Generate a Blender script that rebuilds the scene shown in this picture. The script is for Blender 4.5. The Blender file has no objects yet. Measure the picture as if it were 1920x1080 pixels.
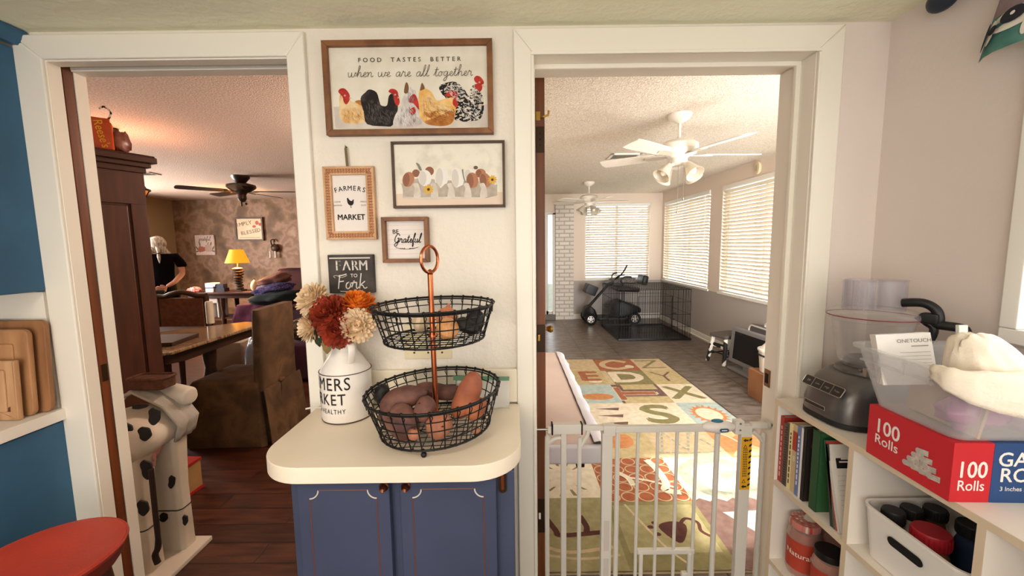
import bpy, bmesh, math, random
from mathutils import Vector, Matrix, noise
sc = bpy.context.scene
COL = sc.collection
RND = random.Random(11)
PI = math.pi

# ---------------------------------------------------------------- camera
FPX = 750.0                       # focal length in pixels of the 1920 px frame
PITCH = math.atan(750 / 7100)
ROLL = math.radians(0.72)
CAM = Vector((0, 0, 1.43))
_f = Vector((0, math.cos(PITCH), -math.sin(PITCH)))
_u0 = Vector((0, math.sin(PITCH), math.cos(PITCH)))
_r0 = Vector((1, 0, 0))
_r = _r0 * math.cos(ROLL) - _u0 * math.sin(ROLL)
_u = _r0 * math.sin(ROLL) + _u0 * math.cos(ROLL)
cd = bpy.data.cameras.new('camera')
cd.sensor_width = 36.0
cd.lens = FPX / 1920 * 36
cd.clip_start = 0.02
cam = bpy.data.objects.new('camera', cd)
COL.objects.link(cam)
cam.matrix_world = Matrix(((_r.x, _u.x, -_f.x, CAM.x), (_r.y, _u.y, -_f.y, CAM.y), (_r.z, _u.z, -_f.z, CAM.z), (0, 0, 0, 1)))
sc.camera = cam

# ---------------------------------------------------------------- light
w = bpy.data.worlds.new('daylight')
sc.world = w
w.use_nodes = True
bg = w.node_tree.nodes['Background']
bg.inputs[0].default_value = (0.93, 0.97, 1.0, 1)
bg.inputs[1].default_value = 4.0
sc.view_settings.view_transform = 'Standard'
sc.view_settings.look = 'None'
sc.view_settings.gamma = 1
sc.view_settings.use_curve_mapping = False
sc.view_settings.exposure = 0.6


def lamp(name, kind, loc, power, color, size=0.1, size_y=None, target=None, portal=False):
    l = bpy.data.lights.new(name, kind)
    l.energy = power
    l.color = color
    if kind == 'AREA':
        l.shape = 'RECTANGLE'
        l.size = size
        l.size_y = size_y or size
        l.cycles.is_portal = portal
    elif kind == 'POINT':
        l.shadow_soft_size = size
    o = bpy.data.objects.new(name, l)
    o.location = loc
    if target is not None:
        o.rotation_euler = (Vector(target) - Vector(loc)).to_track_quat('-Z', 'Y').to_euler()
    COL.objects.link(o)
    return o


# kitchen: added fill light behind the camera, assumed ceiling lamp over the left half
lamp('kitchen_back_fill', 'AREA', (-0.5, -1.6, 1.25), 32, (1, 0.965, 0.925), 3.0, 1.5, (-0.5, 1.3, 1.6))
lamp('kitchen_ceiling_lamp_assumed', 'AREA', (-0.75, -0.25, 2.04), 9, (1, 0.85, 0.73), 0.5, 0.5, (-0.75, -0.25, 0))
# daylight portals at the sunroom windows and the kitchen window
lamp('portal_far', 'AREA', (2.02, 7.8, 1.48), 1, (1, 1, 1), 1.24, 1.45, (2.02, 0, 1.48), True)
lamp('portal_right', 'AREA', (3.05, 4.6, 1.48), 1, (1, 1, 1), 6.0, 1.5, (0, 4.6, 1.48), True)
# low sun through the bare nearest sunroom window, which is unseen and assumed
sl = bpy.data.lights.new('sun', 'SUN')
sl.energy = 7.5
sl.color = (1, 0.93, 0.82)
sl.angle = math.radians(1.5)
so = bpy.data.objects.new('sun', sl)
so.rotation_euler = Vector((-1.0, -0.08, -1.02)).to_track_quat('-Z', 'Y').to_euler()
COL.objects.link(so)
# sunroom: fill light added outside an added glazed door in the near wall
lamp('sunroom_fill_light', 'AREA', (2.2, 1.10, 1.1), 135, (1, 0.975, 0.94), 1.3, 1.9, (1.6, 5.5, 1.5))
# dining room: warm pendant over the table
lamp('dining_lamp', 'POINT', (-3.19, 3.30, 1.99), 12, (1, 0.60, 0.36), 0.1)
# dining room: fill light outside an added left window and another added near its right wall
lamp('dining_window_fill', 'AREA', (-7.0, 5.2, 1.5), 330, (1, 0.89, 0.80), 2.4, 1.3, (0, 5.2, 1.4))
lamp('dining_corner_fill', 'POINT', (-0.7, 3.4, 2.1), 60, (1, 0.80, 0.68), 0.15)

# ---------------------------------------------------------------- materials
def lin(h):
    h = h.lstrip('#')
    out = []
    for i in (0, 2, 4):
        c = int(h[i:i + 2], 16) / 255
        out.append(c / 12.92 if c <= 0.04045 else ((c + 0.055) / 1.055) ** 2.4)
    return tuple(out) + (1,)


_M = {}


def mat(name, color, rough=0.6, metal=0.0, c2=None, scale=8.0, bump=0.0, bscale=60.0, stretch=(1, 1, 1), detail=4.0, lo=0.35, hi=0.65, spec=0.4, bdist=0.004, coat=0.0):
    """Principled material: colour, or a noise mix of two colours, with optional noise bump."""
    if name in _M:
        return _M[name]
    m = bpy.data.materials.new(name)
    _M[name] = m
    m.use_nodes = True
    nt = m.node_tree
    b = nt.nodes['Principled BSDF']
    b.inputs['Base Color'].default_value = lin(color)
    b.inputs['Roughness'].default_value = rough
    b.inputs['Metallic'].default_value = metal
    b.inputs['Specular IOR Level'].default_value = spec
    b.inputs['Coat Weight'].default_value = coat
    m.diffuse_color = lin(color)
    tc = nt.nodes.new('ShaderNodeTexCoord')
    mp = nt.nodes.new('ShaderNodeMapping')
    mp.inputs['Scale'].default_value = stretch
    nt.links.new(tc.outputs['Object'], mp.inputs[0])
    if c2:
        n = nt.nodes.new('ShaderNodeTexNoise')
        n.inputs['Scale'].default_value = scale
        n.inputs['Detail'].default_value = detail
        nt.links.new(mp.outputs[0], n.inputs['Vector'])
        r = nt.nodes.new('ShaderNodeValToRGB')
        r.color_ramp.elements[0].position = lo
        r.color_ramp.elements[1].position = hi
        r.color_ramp.elements[0].color = lin(color)
        r.color_ramp.elements[1].color = lin(c2)
        nt.links.new(n.outputs[0], r.inputs[0])
        nt.links.new(r.outputs[0], b.inputs['Base Color'])
    if bump:
        n2 = nt.nodes.new('ShaderNodeTexNoise')
        n2.inputs['Scale'].default_value = bscale
        n2.inputs['Detail'].default_value = 3
        nt.links.new(mp.outputs[0], n2.inputs['Vector'])
        bp = nt.nodes.new('ShaderNodeBump')
        bp.inputs['Strength'].default_value = bump
        bp.inputs['Distance'].default_value = bdist
        nt.links.new(n2.outputs[0], bp.inputs['Height'])
        nt.links.new(bp.outputs[0], b.inputs['Normal'])
    return m


def ramp_mat(name, stops, scale, detail=6, rough=0.8, stretch=(1, 1, 1), bump=0.0, distort=0.0):
    """Noise run through a many-stop colour ramp."""
    m = mat(name, stops[0][1], rough, c2=stops[1][1], scale=scale, detail=detail, stretch=stretch, bump=bump)
    nt = m.node_tree
    for n in nt.nodes:
        if n.type == 'TEX_NOISE' and n.outputs[0].is_linked and n.outputs[0].links[0].to_node.type == 'VALTORGB':
            n.inputs['Distortion'].default_value = distort
        if n.type == 'VALTORGB':
            cr = n.color_ramp
            while len(cr.elements) > 1:
                cr.elements.remove(cr.elements[-1])
            cr.elements[0].position = stops[0][0]
            cr.elements[0].color = lin(stops[0][1])
            for p, c in stops[1:]:
                e = cr.elements.new(p)
                e.color = lin(c)
    return m


def brick_mat(name, c1, c2, mortar, bw, rh, msize, rough=0.5, offset=0.5, rot=(0, 0, 0), var=None, bump=0.3, nscale=6.0, nstretch=(1, 1, 1)):
    m = bpy.data.materials.new(name)
    _M[name] = m
    m.use_nodes = True
    nt = m.node_tree
    b = nt.nodes['Principled BSDF']
    b.inputs['Roughness'].default_value = rough
    tc = nt.nodes.new('ShaderNodeTexCoord')
    mp = nt.nodes.new('ShaderNodeMapping')
    mp.inputs['Rotation'].default_value = rot
    nt.links.new(tc.outputs['Object'], mp.inputs[0])
    br = nt.nodes.new('ShaderNodeTexBrick')
    br.offset = offset
    br.inputs['Color1'].default_value = lin(c1)
    br.inputs['Color2'].default_value = lin(c2)
    br.inputs['Mortar'].default_value = lin(mortar)
    br.inputs['Scale'].default_value = 1
    br.inputs['Mortar Size'].default_value = msize
    br.inputs['Mortar Smooth'].default_value = 0.2
    br.inputs['Brick Width'].default_value = bw
    br.inputs['Row Height'].default_value = rh
    nt.links.new(mp.outputs[0], br.inputs['Vector'])
    col = br.outputs['Color']
    if var:
        mp2 = nt.nodes.new('ShaderNodeMapping')
        mp2.inputs['Scale'].default_value = nstretch
        nt.links.new(tc.outputs['Object'], mp2.inputs[0])
        n = nt.nodes.new('ShaderNodeTexNoise')
        n.inputs['Scale'].default_value = nscale
        n.inputs['Detail'].default_value = 6
        nt.links.new(mp2.outputs[0], n.inputs['Vector'])
        r = nt.nodes.new('ShaderNodeValToRGB')
        r.color_ramp.elements[0].position = 0.35
        r.color_ramp.elements[1].position = 0.68
        r.color_ramp.elements[0].color = (1, 1, 1, 1)
        r.color_ramp.elements[1].color = lin(var)
        nt.links.new(n.outputs[0], r.inputs[0])
        mx = nt.nodes.new('ShaderNodeMix')
        mx.data_type = 'RGBA'
        mx.blend_type = 'MULTIPLY'
        mx.inputs[0].default_value = 1
        nt.links.new(col, mx.inputs[6])
        nt.links.new(r.outputs[0], mx.inputs[7])
        col = mx.outputs[2]
    nt.links.new(col, b.inputs['Base Color'])
    if bump:
        bp = nt.nodes.new('ShaderNodeBump')
        bp.invert = True
        bp.inputs['Strength'].default_value = bump
        bp.inputs['Distance'].default_value = 0.006
        nt.links.new(br.outputs['Fac'], bp.inputs['Height'])
        nt.links.new(bp.outputs[0], b.inputs['Normal'])
    return m


def clear_mat(name, tint, alpha=0.2, rough=0.1, spec=0.6):
    """Thin clear plastic or window glass: mostly transparent, the rest a glossy coloured film."""
    m = bpy.data.materials.new(name)
    _M[name] = m
    m.use_nodes = True
    nt = m.node_tree
    b = nt.nodes['Principled BSDF']
    b.inputs['Base Color'].default_value = lin(tint)
    b.inputs['Roughness'].default_value = rough
    b.inputs['Specular IOR Level'].default_value = spec
    t = nt.nodes.new('ShaderNodeBsdfTransparent')
    mx = nt.nodes.new('ShaderNodeMixShader')
    lw = nt.nodes.new('ShaderNodeLayerWeight')      # more film is crossed at grazing angles
    lw.inputs[0].default_value = 0.35
    mr = nt.nodes.new('ShaderNodeMapRange')
    mr.inputs[3].default_value = alpha
    mr.inputs[4].default_value = min(1.0, alpha + 0.45)
    nt.links.new(lw.outputs['Facing'], mr.inputs[0])
    nt.links.new(mr.outputs[0], mx.inputs[0])
    nt.links.new(t.outputs[0], mx.inputs[1])
    nt.links.new(b.outputs[0], mx.inputs[2])
    nt.links.new(mx.outputs[0], nt.nodes['Material Output'].inputs[0])
    return m


def translucent_mat(name, color, tr=0.4, rough=0.7):
    m = bpy.data.materials.new(name)
    _M[name] = m
    m.use_nodes = True
    nt = m.node_tree
    b = nt.nodes['Principled BSDF']
    b.inputs['Base Color'].default_value = lin(color)
    b.inputs['Roughness'].default_value = rough
    t = nt.nodes.new('ShaderNodeBsdfTranslucent')
    t.inputs[0].default_value = lin(color)
    mx = nt.nodes.new('ShaderNodeMixShader')
    mx.inputs[0].default_value = tr
    nt.links.new(b.outputs[0], mx.inputs[1])
    nt.links.new(t.outputs[0], mx.inputs[2])
    nt.links.new(mx.outputs[0], nt.nodes['Material Output'].inputs[0])
    return m


def emit_mat(name, color, strength):
    m = mat(name, color)
    b = m.node_tree.nodes['Principled BSDF']
    b.inputs['Emission Color'].default_value = lin(color)
    b.inputs['Emission Strength'].default_value = strength
    return m


# ---------------------------------------------------------------- mesh building
def TR(x, y, z):
    return Matrix.Translation((x, y, z))


def RX(d): return Matrix.Rotation(math.radians(d), 4, 'X')
def RY(d): return Matrix.Rotation(math.radians(d), 4, 'Y')
def RZ(d): return Matrix.Rotation(math.radians(d), 4, 'Z')


def FY(x, y, z):
    """A drawing plane facing -y: local x is world x, local y is world z, local z comes towards the kitchen."""
    return TR(x, y, z) @ RX(90)


def smooth_line(pts, n=5, closed=False):
    out = []
    P = [Vector(p) for p in pts]
    m = len(P)
    for i in range(m if closed else m - 1):
        a, b, c, d = (P[(i - 1) % m], P[i], P[(i + 1) % m], P[(i + 2) % m]) if closed else (P[max(i - 1, 0)], P[i], P[i + 1], P[min(i + 2, m - 1)])
        for k in range(n):
            t = k / n
            out.append(0.5 * ((2 * b) + (c - a) * t + (2 * a - 5 * b + 4 * c - d) * t * t + (3 * b - a - 3 * c + d) * t ** 3))
    if not closed:
        out.append(P[-1])
    return out


def ell(cx, cy, rx, ry, n=20, a=0.0):
    ca, sa = math.cos(math.radians(a)), math.sin(math.radians(a))
    return [(cx + rx * math.cos(2 * PI * i / n) * ca - ry * math.sin(2 * PI * i / n) * sa, cy + rx * math.cos(2 * PI * i / n) * sa + ry * math.sin(2 * PI * i / n) * ca) for i in range(n)]


def rrect(x0, x1, y0, y1, r, n=6):
    out = []
    for cx, cy, a0 in ((x1 - r, y1 - r, 0), (x0 + r, y1 - r, 90), (x0 + r, y0 + r, 180), (x1 - r, y0 + r, 270)):
        for k in range(n + 1):
            a = math.radians(a0 + 90 * k / n)
            out.append((cx + r * math.cos(a), cy + r * math.sin(a)))
    return out


_TXT = {}


def text_data(s, spacing=1.0, bold=0.0, res=3):
    key = (s, spacing, bold)
    if key not in _TXT:
        cu = bpy.data.curves.new('lettering', 'FONT')
        cu.body = s
        cu.size = 1
        cu.align_x = 'CENTER'
        cu.align_y = 'CENTER'
        cu.space_character = spacing
        cu.offset = bold
        cu.resolution_u = res
        cu.fill_mode = 'FRONT'
        o = bpy.data.objects.new('lettering', cu)
        COL.objects.link(o)
        dg = bpy.context.evaluated_depsgraph_get()
        me = bpy.data.meshes.new_from_object(o.evaluated_get(dg))
        vs = [v.co.copy() for v in me.vertices]
        fs = [tuple(p.vertices) for p in me.polygons]
        bpy.data.objects.remove(o)
        bpy.data.curves.remove(cu)
        bpy.data.meshes.remove(me)
        _TXT[key] = (vs, fs)
    return _TXT[key]


def wm(o):
    m = o.matrix_basis.copy()
    while o.parent:
        o = o.parent
        m = o.matrix_basis @ m
    return m


class MB:
    """Collects shapes in a bmesh and links them as ONE mesh object."""

    def __init__(self, m=None):
        self.bm = bmesh.new()
        self.ms = []
        self.m = m

    def mi(self, m):
        m = m or self.m
        if m not in self.ms:
            self.ms.append(m)
        return self.ms.index(m)

    def add(self, vs, fs, m=None, M=None):
        k = self.mi(m)
        V = [self.bm.verts.new(M @ Vector(v) if M else Vector(v)) for v in vs]
        for f in fs:
            try:
                g = self.bm.faces.new([V[i] for i in f])
                g.material_index = k
            except ValueError:
                pass
        return self

    def merge(self, b, m=None, M=None):
        b.verts.index_update()
        self.add([v.co.copy() for v in b.verts], [[v.index for v in f.verts] for f in b.faces], m, M)
        b.free()
        return self

    def box(self, x0, x1, y0, y1, z0, z1, m=None, M=None, bev=0.0, seg=2):
        b = bmesh.new()
        vs = [b.verts.new(p) for p in ((x0, y0, z0), (x1, y0, z0), (x1, y1, z0), (x0, y1, z0), (x0, y0, z1), (x1, y0, z1), (x1, y1, z1), (x0, y1, z1))]
        for f in ((3, 2, 1, 0), (4, 5, 6, 7), (0, 1, 5, 4), (1, 2, 6, 5), (2, 3, 7, 6), (3, 0, 4, 7)):
            b.faces.new([vs[i] for i in f])
        if bev:
            bmesh.ops.bevel(b, geom=b.edges[:], offset=bev, segments=seg, profile=0.5, affect='EDGES')
        return self.merge(b, m, M)

    def prism(self, poly, h0, h1, m=None, M=None, bev=0.0, seg=2):
        b = bmesh.new()
        n = len(poly)
        lo = [b.verts.new((p[0], p[1], h0)) for p in poly]
        hi = [b.verts.new((p[0], p[1], h1)) for p in poly]
        top = b.faces.new(hi)
        bot = b.faces.new(lo[::-1])
        for i in range(n):
            b.faces.new((lo[i], lo[(i + 1) % n], hi[(i + 1) % n], hi[i]))
        bmesh.ops.recalc_face_normals(b, faces=b.faces[:])
        if bev:
            bmesh.ops.bevel(b, geom=list(top.edges) + list(bot.edges), offset=bev, segments=seg, profile=0.5, affect='EDGES')
        return self.merge(b, m, M)

    def cyl(self, p0, p1, r0, r1=None, m=None, n=16, M=None):
        return self.tube([p0, p1], [r0, r0 if r1 is None else r1], m, n, M=M)

    def tube(self, pts, r, m=None, n=8, closed=False, M=None, flat=1.0):
        P = [Vector(p) for p in pts]
        k = len(P)
        rs = r if isinstance(r, (list, tuple)) else [r] * k
        vs, fs = [], []
        up = None
        for i in range(k):
            if closed:
                t = P[(i + 1) % k] - P[(i - 1) % k]
            else:
                t = P[min(i + 1, k - 1)] - P[max(i - 1, 0)]
            t.normalize()
            if up is None:
                up = Vector((0, 0, 1)) if abs(t.z) < 0.9 else Vector((1, 0, 0))
            up = up - t * up.dot(t)
            if up.length < 1e-6:
                up = t.orthogonal()
            up.normalize()
            sd = t.cross(up)
            for j in range(n):
                a = 2 * PI * j / n
                vs.append(P[i] + (sd * math.cos(a) + up * math.sin(a) * flat) * rs[i])
        for i in range(k if closed else k - 1):
            for j in range(n):
                a, b2 = i * n, ((i + 1) % k) * n
                fs.append((a + j, a + (j + 1) % n, b2 + (j + 1) % n, b2 + j))
        if not closed:
            fs.append(tuple(range(n))[::-1])
            fs.append(tuple((k - 1) * n + j for j in range(n)))
        return self.add(vs, fs, m, M)

    def lathe(self, prof, m=None, n=32, M=None, sx=1.0, sy=1.0, cap=True):
        vs, fs = [], []
        k = len(prof)
        for r, z in prof:
            for j in range(n):
                a = 2 * PI * j / n
                vs.append((r * math.cos(a) * sx, r * math.sin(a) * sy, z))
        for i in range(k - 1):
            for j in range(n):
                fs.append((i * n + j, i * n + (j + 1) % n, (i + 1) * n + (j + 1) % n, (i + 1) * n + j))
        if cap:
            if prof[0][0] > 1e-5:
                fs.append(tuple(range(n))[::-1])
            if prof[-1][0] > 1e-5:
                fs.append(tuple((k - 1) * n + j for j in range(n)))
        return self.add(vs, fs, m, M)

    def ball(self, c, r, m=None, M=None, u=18, v=12, amp=0.0, seed=0, freq=2.0):
        b = bmesh.new()
        bmesh.ops.create_uvsphere(b, u_segments=u, v_segments=v, radius=1)
        if not isinstance(r, (tuple, list)):
            r = (r, r, r)
        for q in b.verts:
            k = 1 + amp * noise.noise(q.co * freq + Vector((seed * 7.3, seed * 3.1, seed)))
            q.co = Vector((q.co.x * r[0] * k, q.co.y * r[1] * k, q.co.z * r[2] * k))
        return self.merge(b, m, (M or Matrix()) @ TR(*c) if M is not None else TR(*c))

    def flat(self, poly, m=None, M=None, h=0.0):
        b = bmesh.new()
        vs = [b.verts.new((p[0], p[1], h)) for p in poly]
        f = b.faces.new(vs)
        f.normal_update()
        if f.normal.z < 0:
            f.normal_flip()
        bmesh.ops.triangulate(b, faces=[f])
        return self.merge(b, m, M)

    def ribbon(self, pts, w, m=None, M=None, h=0.0):
        P = [Vector((p[0], p[1])) for p in pts]
        vs, fs = [], []
        for i, p in enumerate(P):
            t = P[min(i + 1, len(P) - 1)] - P[max(i - 1, 0)]
            if t.length < 1e-9:
                t = Vector((1, 0))
            t.normalize()
            ww = w[i] if isinstance(w, list) else w
            nn = Vector((-t.y, t.x)) * ww / 2
            vs += [(p.x + nn.x, p.y + nn.y, h), (p.x - nn.x, p.y - nn.y, h)]
        for i in range(len(P) - 1):
            fs.append((2 * i + 1, 2 * i + 3, 2 * i + 2, 2 * i))
        return self.add(vs, fs, m, M)

    def text(self, s, size, m=None, M=None, h=0.0, u=0.0, v=0.0, spacing=1.0, bold=0.0, sx=1.0, fn=None, rot=0.0):
        if bold > 0:                                    # heavier weight: the same outlines laid side by side
            d = bold * size * 0.7
            for k, (du, dv) in enumerate(((-d, 0), (d, 0), (0, d), (0, -d))):
                self.text(s, size, m, M, h + k * 0.00003, u + du, v + dv, spacing, 0.0, sx, fn, rot)
            return self
        vs, fs = text_data(s, spacing, bold)
        ca, sa = math.cos(math.radians(rot)), math.sin(math.radians(rot))
        out = []
        for p in vs:
            x, y = p.x * size * sx, p.y * size
            x, y = x * ca - y * sa + u, x * sa + y * ca + v
            out.append(fn(x, y, h) if fn else (x, y, h))
        return self.add(out, fs, m, M)

    def script(self, s, xh, w, m=None, M=None, h=0.0, u=0.0, v=0.0, slant=0.25, space=1.0):
        """Hand lettering from stroke glyphs, centred on u, with the baseline at v."""
        tot = sum(GLYPH.get(c, ([], 0.9))[1] for c in s) * space
        x = -tot / 2
        hh = h
        for c in s:
            st, adv = GLYPH.get(c, ([], 0.9))
            for q in st:
                line = smooth_line([(a + x / space * 1.0, b2, 0) for a, b2 in q], 5) if len(q) > 2 else [Vector((a + x / space, b2, 0)) for a, b2 in q]
                pts = [((p.x * space + p.y * slant) * xh + u, p.y * xh + v) for p in line]
                self.ribbon(pts, w, m, M, hh)
                hh += 0.00002
            x += adv * space
        return self

    def build(self, name, parent=None, smooth=35, local=False):
        me = bpy.data.meshes.new(name)
        if parent is not None and not local:
            inv = wm(parent).inverted()
            if inv != Matrix():
                self.bm.transform(inv)
        self.bm.normal_update()
        self.bm.to_mesh(me)
        self.bm.free()
        for m in self.ms:
            me.materials.append(m)
        if smooth:
            me.shade_smooth()
            me.set_sharp_from_angle(angle=math.radians(smooth))
        o = bpy.data.objects.new(name, me)
        COL.objects.link(o)
        if 0 < smooth <= 60:
            o.modifiers.new('weighted_normals', 'WEIGHTED_NORMAL').keep_sharp = True
        if parent is not None:
            o.parent = parent
        return o


GLYPH = {
    'w': ([[(0, 1), (.08, .25), (.3, 0), (.55, .3), (.62, 1)], [(.62, 1), (.68, .2), (.9, 0), (1.15, .35), (1.2, .95), (1.3, .8), (1.55, .9)]], 1.45),
    'h': ([[(-.1, .1), (.3, 1.1), (.5, 2.1), (.38, 2.4), (.25, 2.0), (.22, 0)], [(.22, .1), (.35, .7), (.6, 1), (.78, .75), (.78, .2), (.92, 0), (1.15, .25)]], 1.1),
    'e': ([[(-.1, .15), (.35, .45), (.55, .8), (.38, 1), (.18, .7), (.2, .2), (.45, 0), (.8, .25)]], .75),
    'n': ([[(-.05, .75), (.1, 1), (.18, .8), (.18, 0)], [(.18, .1), (.3, .7), (.55, 1), (.72, .75), (.72, .2), (.86, 0), (1.1, .25)]], 1.05),
    'a': ([[(.72, .8), (.5, 1), (.18, .75), (.1, .28), (.32, 0), (.6, .3), (.74, .95)], [(.74, .95), (.72, .2), (.86, 0), (1.1, .25)]], 1.05),
    'r': ([[(-.05, .2), (.2, 1.15), (.28, .9), (.55, .92), (.56, .3), (.7, 0), (.92, .25)]], .88),
    'l': ([[(-.1, .15), (.3, 1.1), (.46, 2.1), (.34, 2.4), (.2, 1.8), (.2, .3), (.4, 0), (.68, .25)]], .64),
    't': ([[(-.1, .15), (.2, 1), (.3, 1.9)], [(.3, 1.9), (.26, .3), (.42, 0), (.68, .25)], [(-.02, 1.3), (.65, 1.42)]], .64),
    'o': ([[(.45, 1), (.15, .75), (.12, .25), (.38, 0), (.66, .3), (.62, .8), (.42, 1), (.65, .82), (.95, .88)]], .9),
    'g': ([[(.72, .8), (.45, 1), (.15, .72), (.14, .25), (.36, .05), (.62, .35), (.74, .95)], [(.74, .95), (.7, -.5), (.45, -1.05), (.22, -.8), (.5, -.25), (1.05, .25)]], 1.0),
    'f': ([[(-.1, .15), (.3, 1.1), (.5, 2.1), (.38, 2.4), (.25, 1.8), (.22, .2), (.22, -.8), (.38, -1), (.44, -.4), (.3, .05), (.7, .25)]], .66),
    'u': ([[(-.05, .8), (.05, .95), (.08, .25), (.28, 0), (.55, .3), (.66, 1)], [(.66, 1), (.66, .2), (.8, 0), (1.05, .25)]], 1.0),
    'G': ([[(1.25, 1.7), (1.0, 2.25), (.55, 2.1), (.18, 1.3), (.25, .4), (.65, .1), (1.05, .5), (1.2, 1.15)], [(.75, 1.05), (1.2, 1.15), (1.1, 0), (.8, -.8), (.4, -.8), (.35, -.3), (1.45, .3)]], 1.45),
    'F': ([[(.2, 0), (.22, 1.0), (.26, 2.0)], [(.1, 1.95), (.6, 2.02), (1.15, 2.2)], [(.24, 1.05), (.85, 1.15)]], 1.1),
    'k': ([[(.15, 0), (.17, 1.2), (.2, 2.3)], [(.78, 1.1), (.2, .5), (.5, .5), (.8, .05), (1.15, .2)]], 1.0),
    ' ': ([], .85),
}


def thing(name, label, cat, loc=(0, 0, 0), rotz=0.0, group=None):
    o = bpy.data.objects.new(name, None)
    COL.objects.link(o)
    o.empty_display_size = 0.05
    o.location = loc
    o.rotation_euler = (0, 0, math.radians(rotz))
    o['label'] = label
    o['category'] = cat
    if group:
        o['group'] = group
    return o


def tag(o, label, cat, group=None, kind=None):
    o['label'] = label
    o['category'] = cat
    if group:
        o['group'] = group
    if kind:
        o['kind'] = kind
    return o


def struct(o):
    o['kind'] = 'structure'
    return o


def dup(root, loc=None, rotz=None, label=None):
    def cp(o, parent):
        c = o.copy()
        COL.objects.link(c)
        if parent is not None:
            c.parent = parent
        for ch in [q for q in COL.objects if q.parent == o]:
            cp(ch, c)
        return c
    r = cp(root, None)
    if loc is not None:
        r.location = loc
    if rotz is not None:
        r.rotation_euler = (0, 0, math.radians(rotz))
    if label:
        r['label'] = label
    return r


def on_plane_y(px, py, y):
    """Point (x, z) where the photograph's pixel meets the plane at depth y: used to lay flat artwork out on the walls."""
    d = _f * FPX + _r * (px - 960) + _u * (540 - py)
    t = y / d.y
    return d.x * t, CAM.z + d.z * t

# ================================================================ THE SETTING
wall_cream = mat('cream_textured_paint', '#e7ded0', 0.75, bump=0.55, bscale=55, bdist=0.006, detail=6)
trim_white = mat('trim_paint', '#efe8da', 0.45, bump=0.05, bscale=20)
ceil_cream = mat('knockdown_ceiling', '#f0edd0', 0.85, bump=0.5, bscale=45, bdist=0.007)
wall_cream_shaded = mat('cream_paint_shaded', '#e3d6ce', 0.75, bump=0.15, bscale=60)  # the cream wall paint again, its dimmer light put into the colour
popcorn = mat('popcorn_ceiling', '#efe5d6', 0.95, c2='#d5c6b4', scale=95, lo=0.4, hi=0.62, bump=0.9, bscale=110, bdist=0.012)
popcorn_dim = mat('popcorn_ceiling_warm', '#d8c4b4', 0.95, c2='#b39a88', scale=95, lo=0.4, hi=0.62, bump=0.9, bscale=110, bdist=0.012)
wood_plank = brick_mat('brown_plank_floor', '#5a3220', '#472516', '#24110a', 1.2, 0.13, 0.004, 0.35, 0.37, var='#8a6a58', nscale=9, nstretch=(0.5, 4, 1))
tile = brick_mat('grey_floor_tile', '#85796f', '#7b7068', '#55493f', 0.46, 0.46, 0.006, 0.32, 0.0, var='#a89c92', nscale=7, nstretch=(1, 2.2, 1))
grey_paint = mat('grey_lower_wall', '#b4ada8', 0.7, bump=0.1)
sun_cream = mat('sunroom_cream_paint', '#e6d6c6', 0.7, bump=0.1)
faux = ramp_mat('faux_brown_wall', [(0.30, '#563f2a'), (0.42, '#74583c'), (0.50, '#927560'), (0.58, '#785c46'), (0.70, '#a68874')], 3.2, detail=12, distort=0.12, rough=0.6)
tan_paint = mat('tan_wall_paint', '#a08a68', 0.7)
white_brick = brick_mat('white_painted_brick', '#e4ddd2', '#d8d0c6', '#b9aea2', 0.2, 0.075, 0.012, 0.6, 0.5, rot=(PI / 2, 0, 0), bump=0.7)
glass = clear_mat('window_glass', '#dfe8ea', 0.1, 0.02)
dark = mat('dark_gap', '#120d0a', 0.9)
frame_white = mat('window_frame_white', '#f0ece4', 0.5)

struct(MB(wood_plank).box(-2.2, 1.3, -1.7, 1.41, -0.06, 0).build('floor'))
struct(MB(wood_plank).box(-7.0, -0.09, 1.41, 8.2, -0.06, 0).build('floor_dining'))
struct(MB(tile).box(-0.09, 3.0, 1.41, 7.9, -0.06, 0).build('floor_sunroom'))
struct(MB(ceil_cream).box(-2.2, 1.3, -1.7, 1.32, 2.097, 2.2).build('ceiling'))
struct(MB(popcorn).box(-0.09, 3.0, 1.4, 7.9, 2.385, 2.5).build('ceiling_sunroom'))
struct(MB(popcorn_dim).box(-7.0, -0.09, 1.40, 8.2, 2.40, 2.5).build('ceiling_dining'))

wb = MB(wall_cream)
# left of the dining doorway, with the pocket the sliding door runs in
wb.box(-2.2, -1.42, 1.30, 1.332, 0, 2.5).box(-2.2, -1.42, 1.372, 1.405, 0, 2.5)
wb.box(-0.675, 0.073, 1.30, 1.405, 0, 2.5).box(-0.1, 0.073, 1.405, 1.455, 0, 2.5)
wb.box(0.942, 1.3, 1.30, 1.455, 0, 2.5, wall_cream_shaded)
wb.box(-1.42, -0.675, 1.30, 1.332, 2.014, 2.5).box(-1.42, -0.675, 1.362, 1.405, 2.014, 2.5)
wb.box(0.073, 0.942, 1.30, 1.455, 2.014, 2.5)
wb.box(-1.42, -0.675, 1.333, 1.361, 2.022, 2.1, dark)  # dark lining added in the door slot, its shade put into the colour
struct(wb.build('wall_back', smooth=0))
struct(MB(wall_cream).box(-2.2, -2.12, -1.7, 1.30, 0, 2.2).build('wall_left'))
struct(MB(wall_cream).box(-2.2, 1.3, -1.78, -1.7, 0, 2.2).build('wall_front'))
# right kitchen wall with its window opening
KWY0, KWY1, KWZ0, KWZ1 = -0.25, 0.932, 1.19, 1.98
wr = MB(wall_cream_shaded)
wr.box(1.17, 1.3, KWY1, 1.30, 0, 2.2).box(1.17, 1.3, -1.7, KWY0, 0, 2.2)
wr.box(1.17, 1.3, KWY0, KWY1, 0, KWZ0).box(1.17, 1.3, KWY0, KWY1, KWZ1, 2.2)
struct(wr.build('wall_right', smooth=0))


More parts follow.
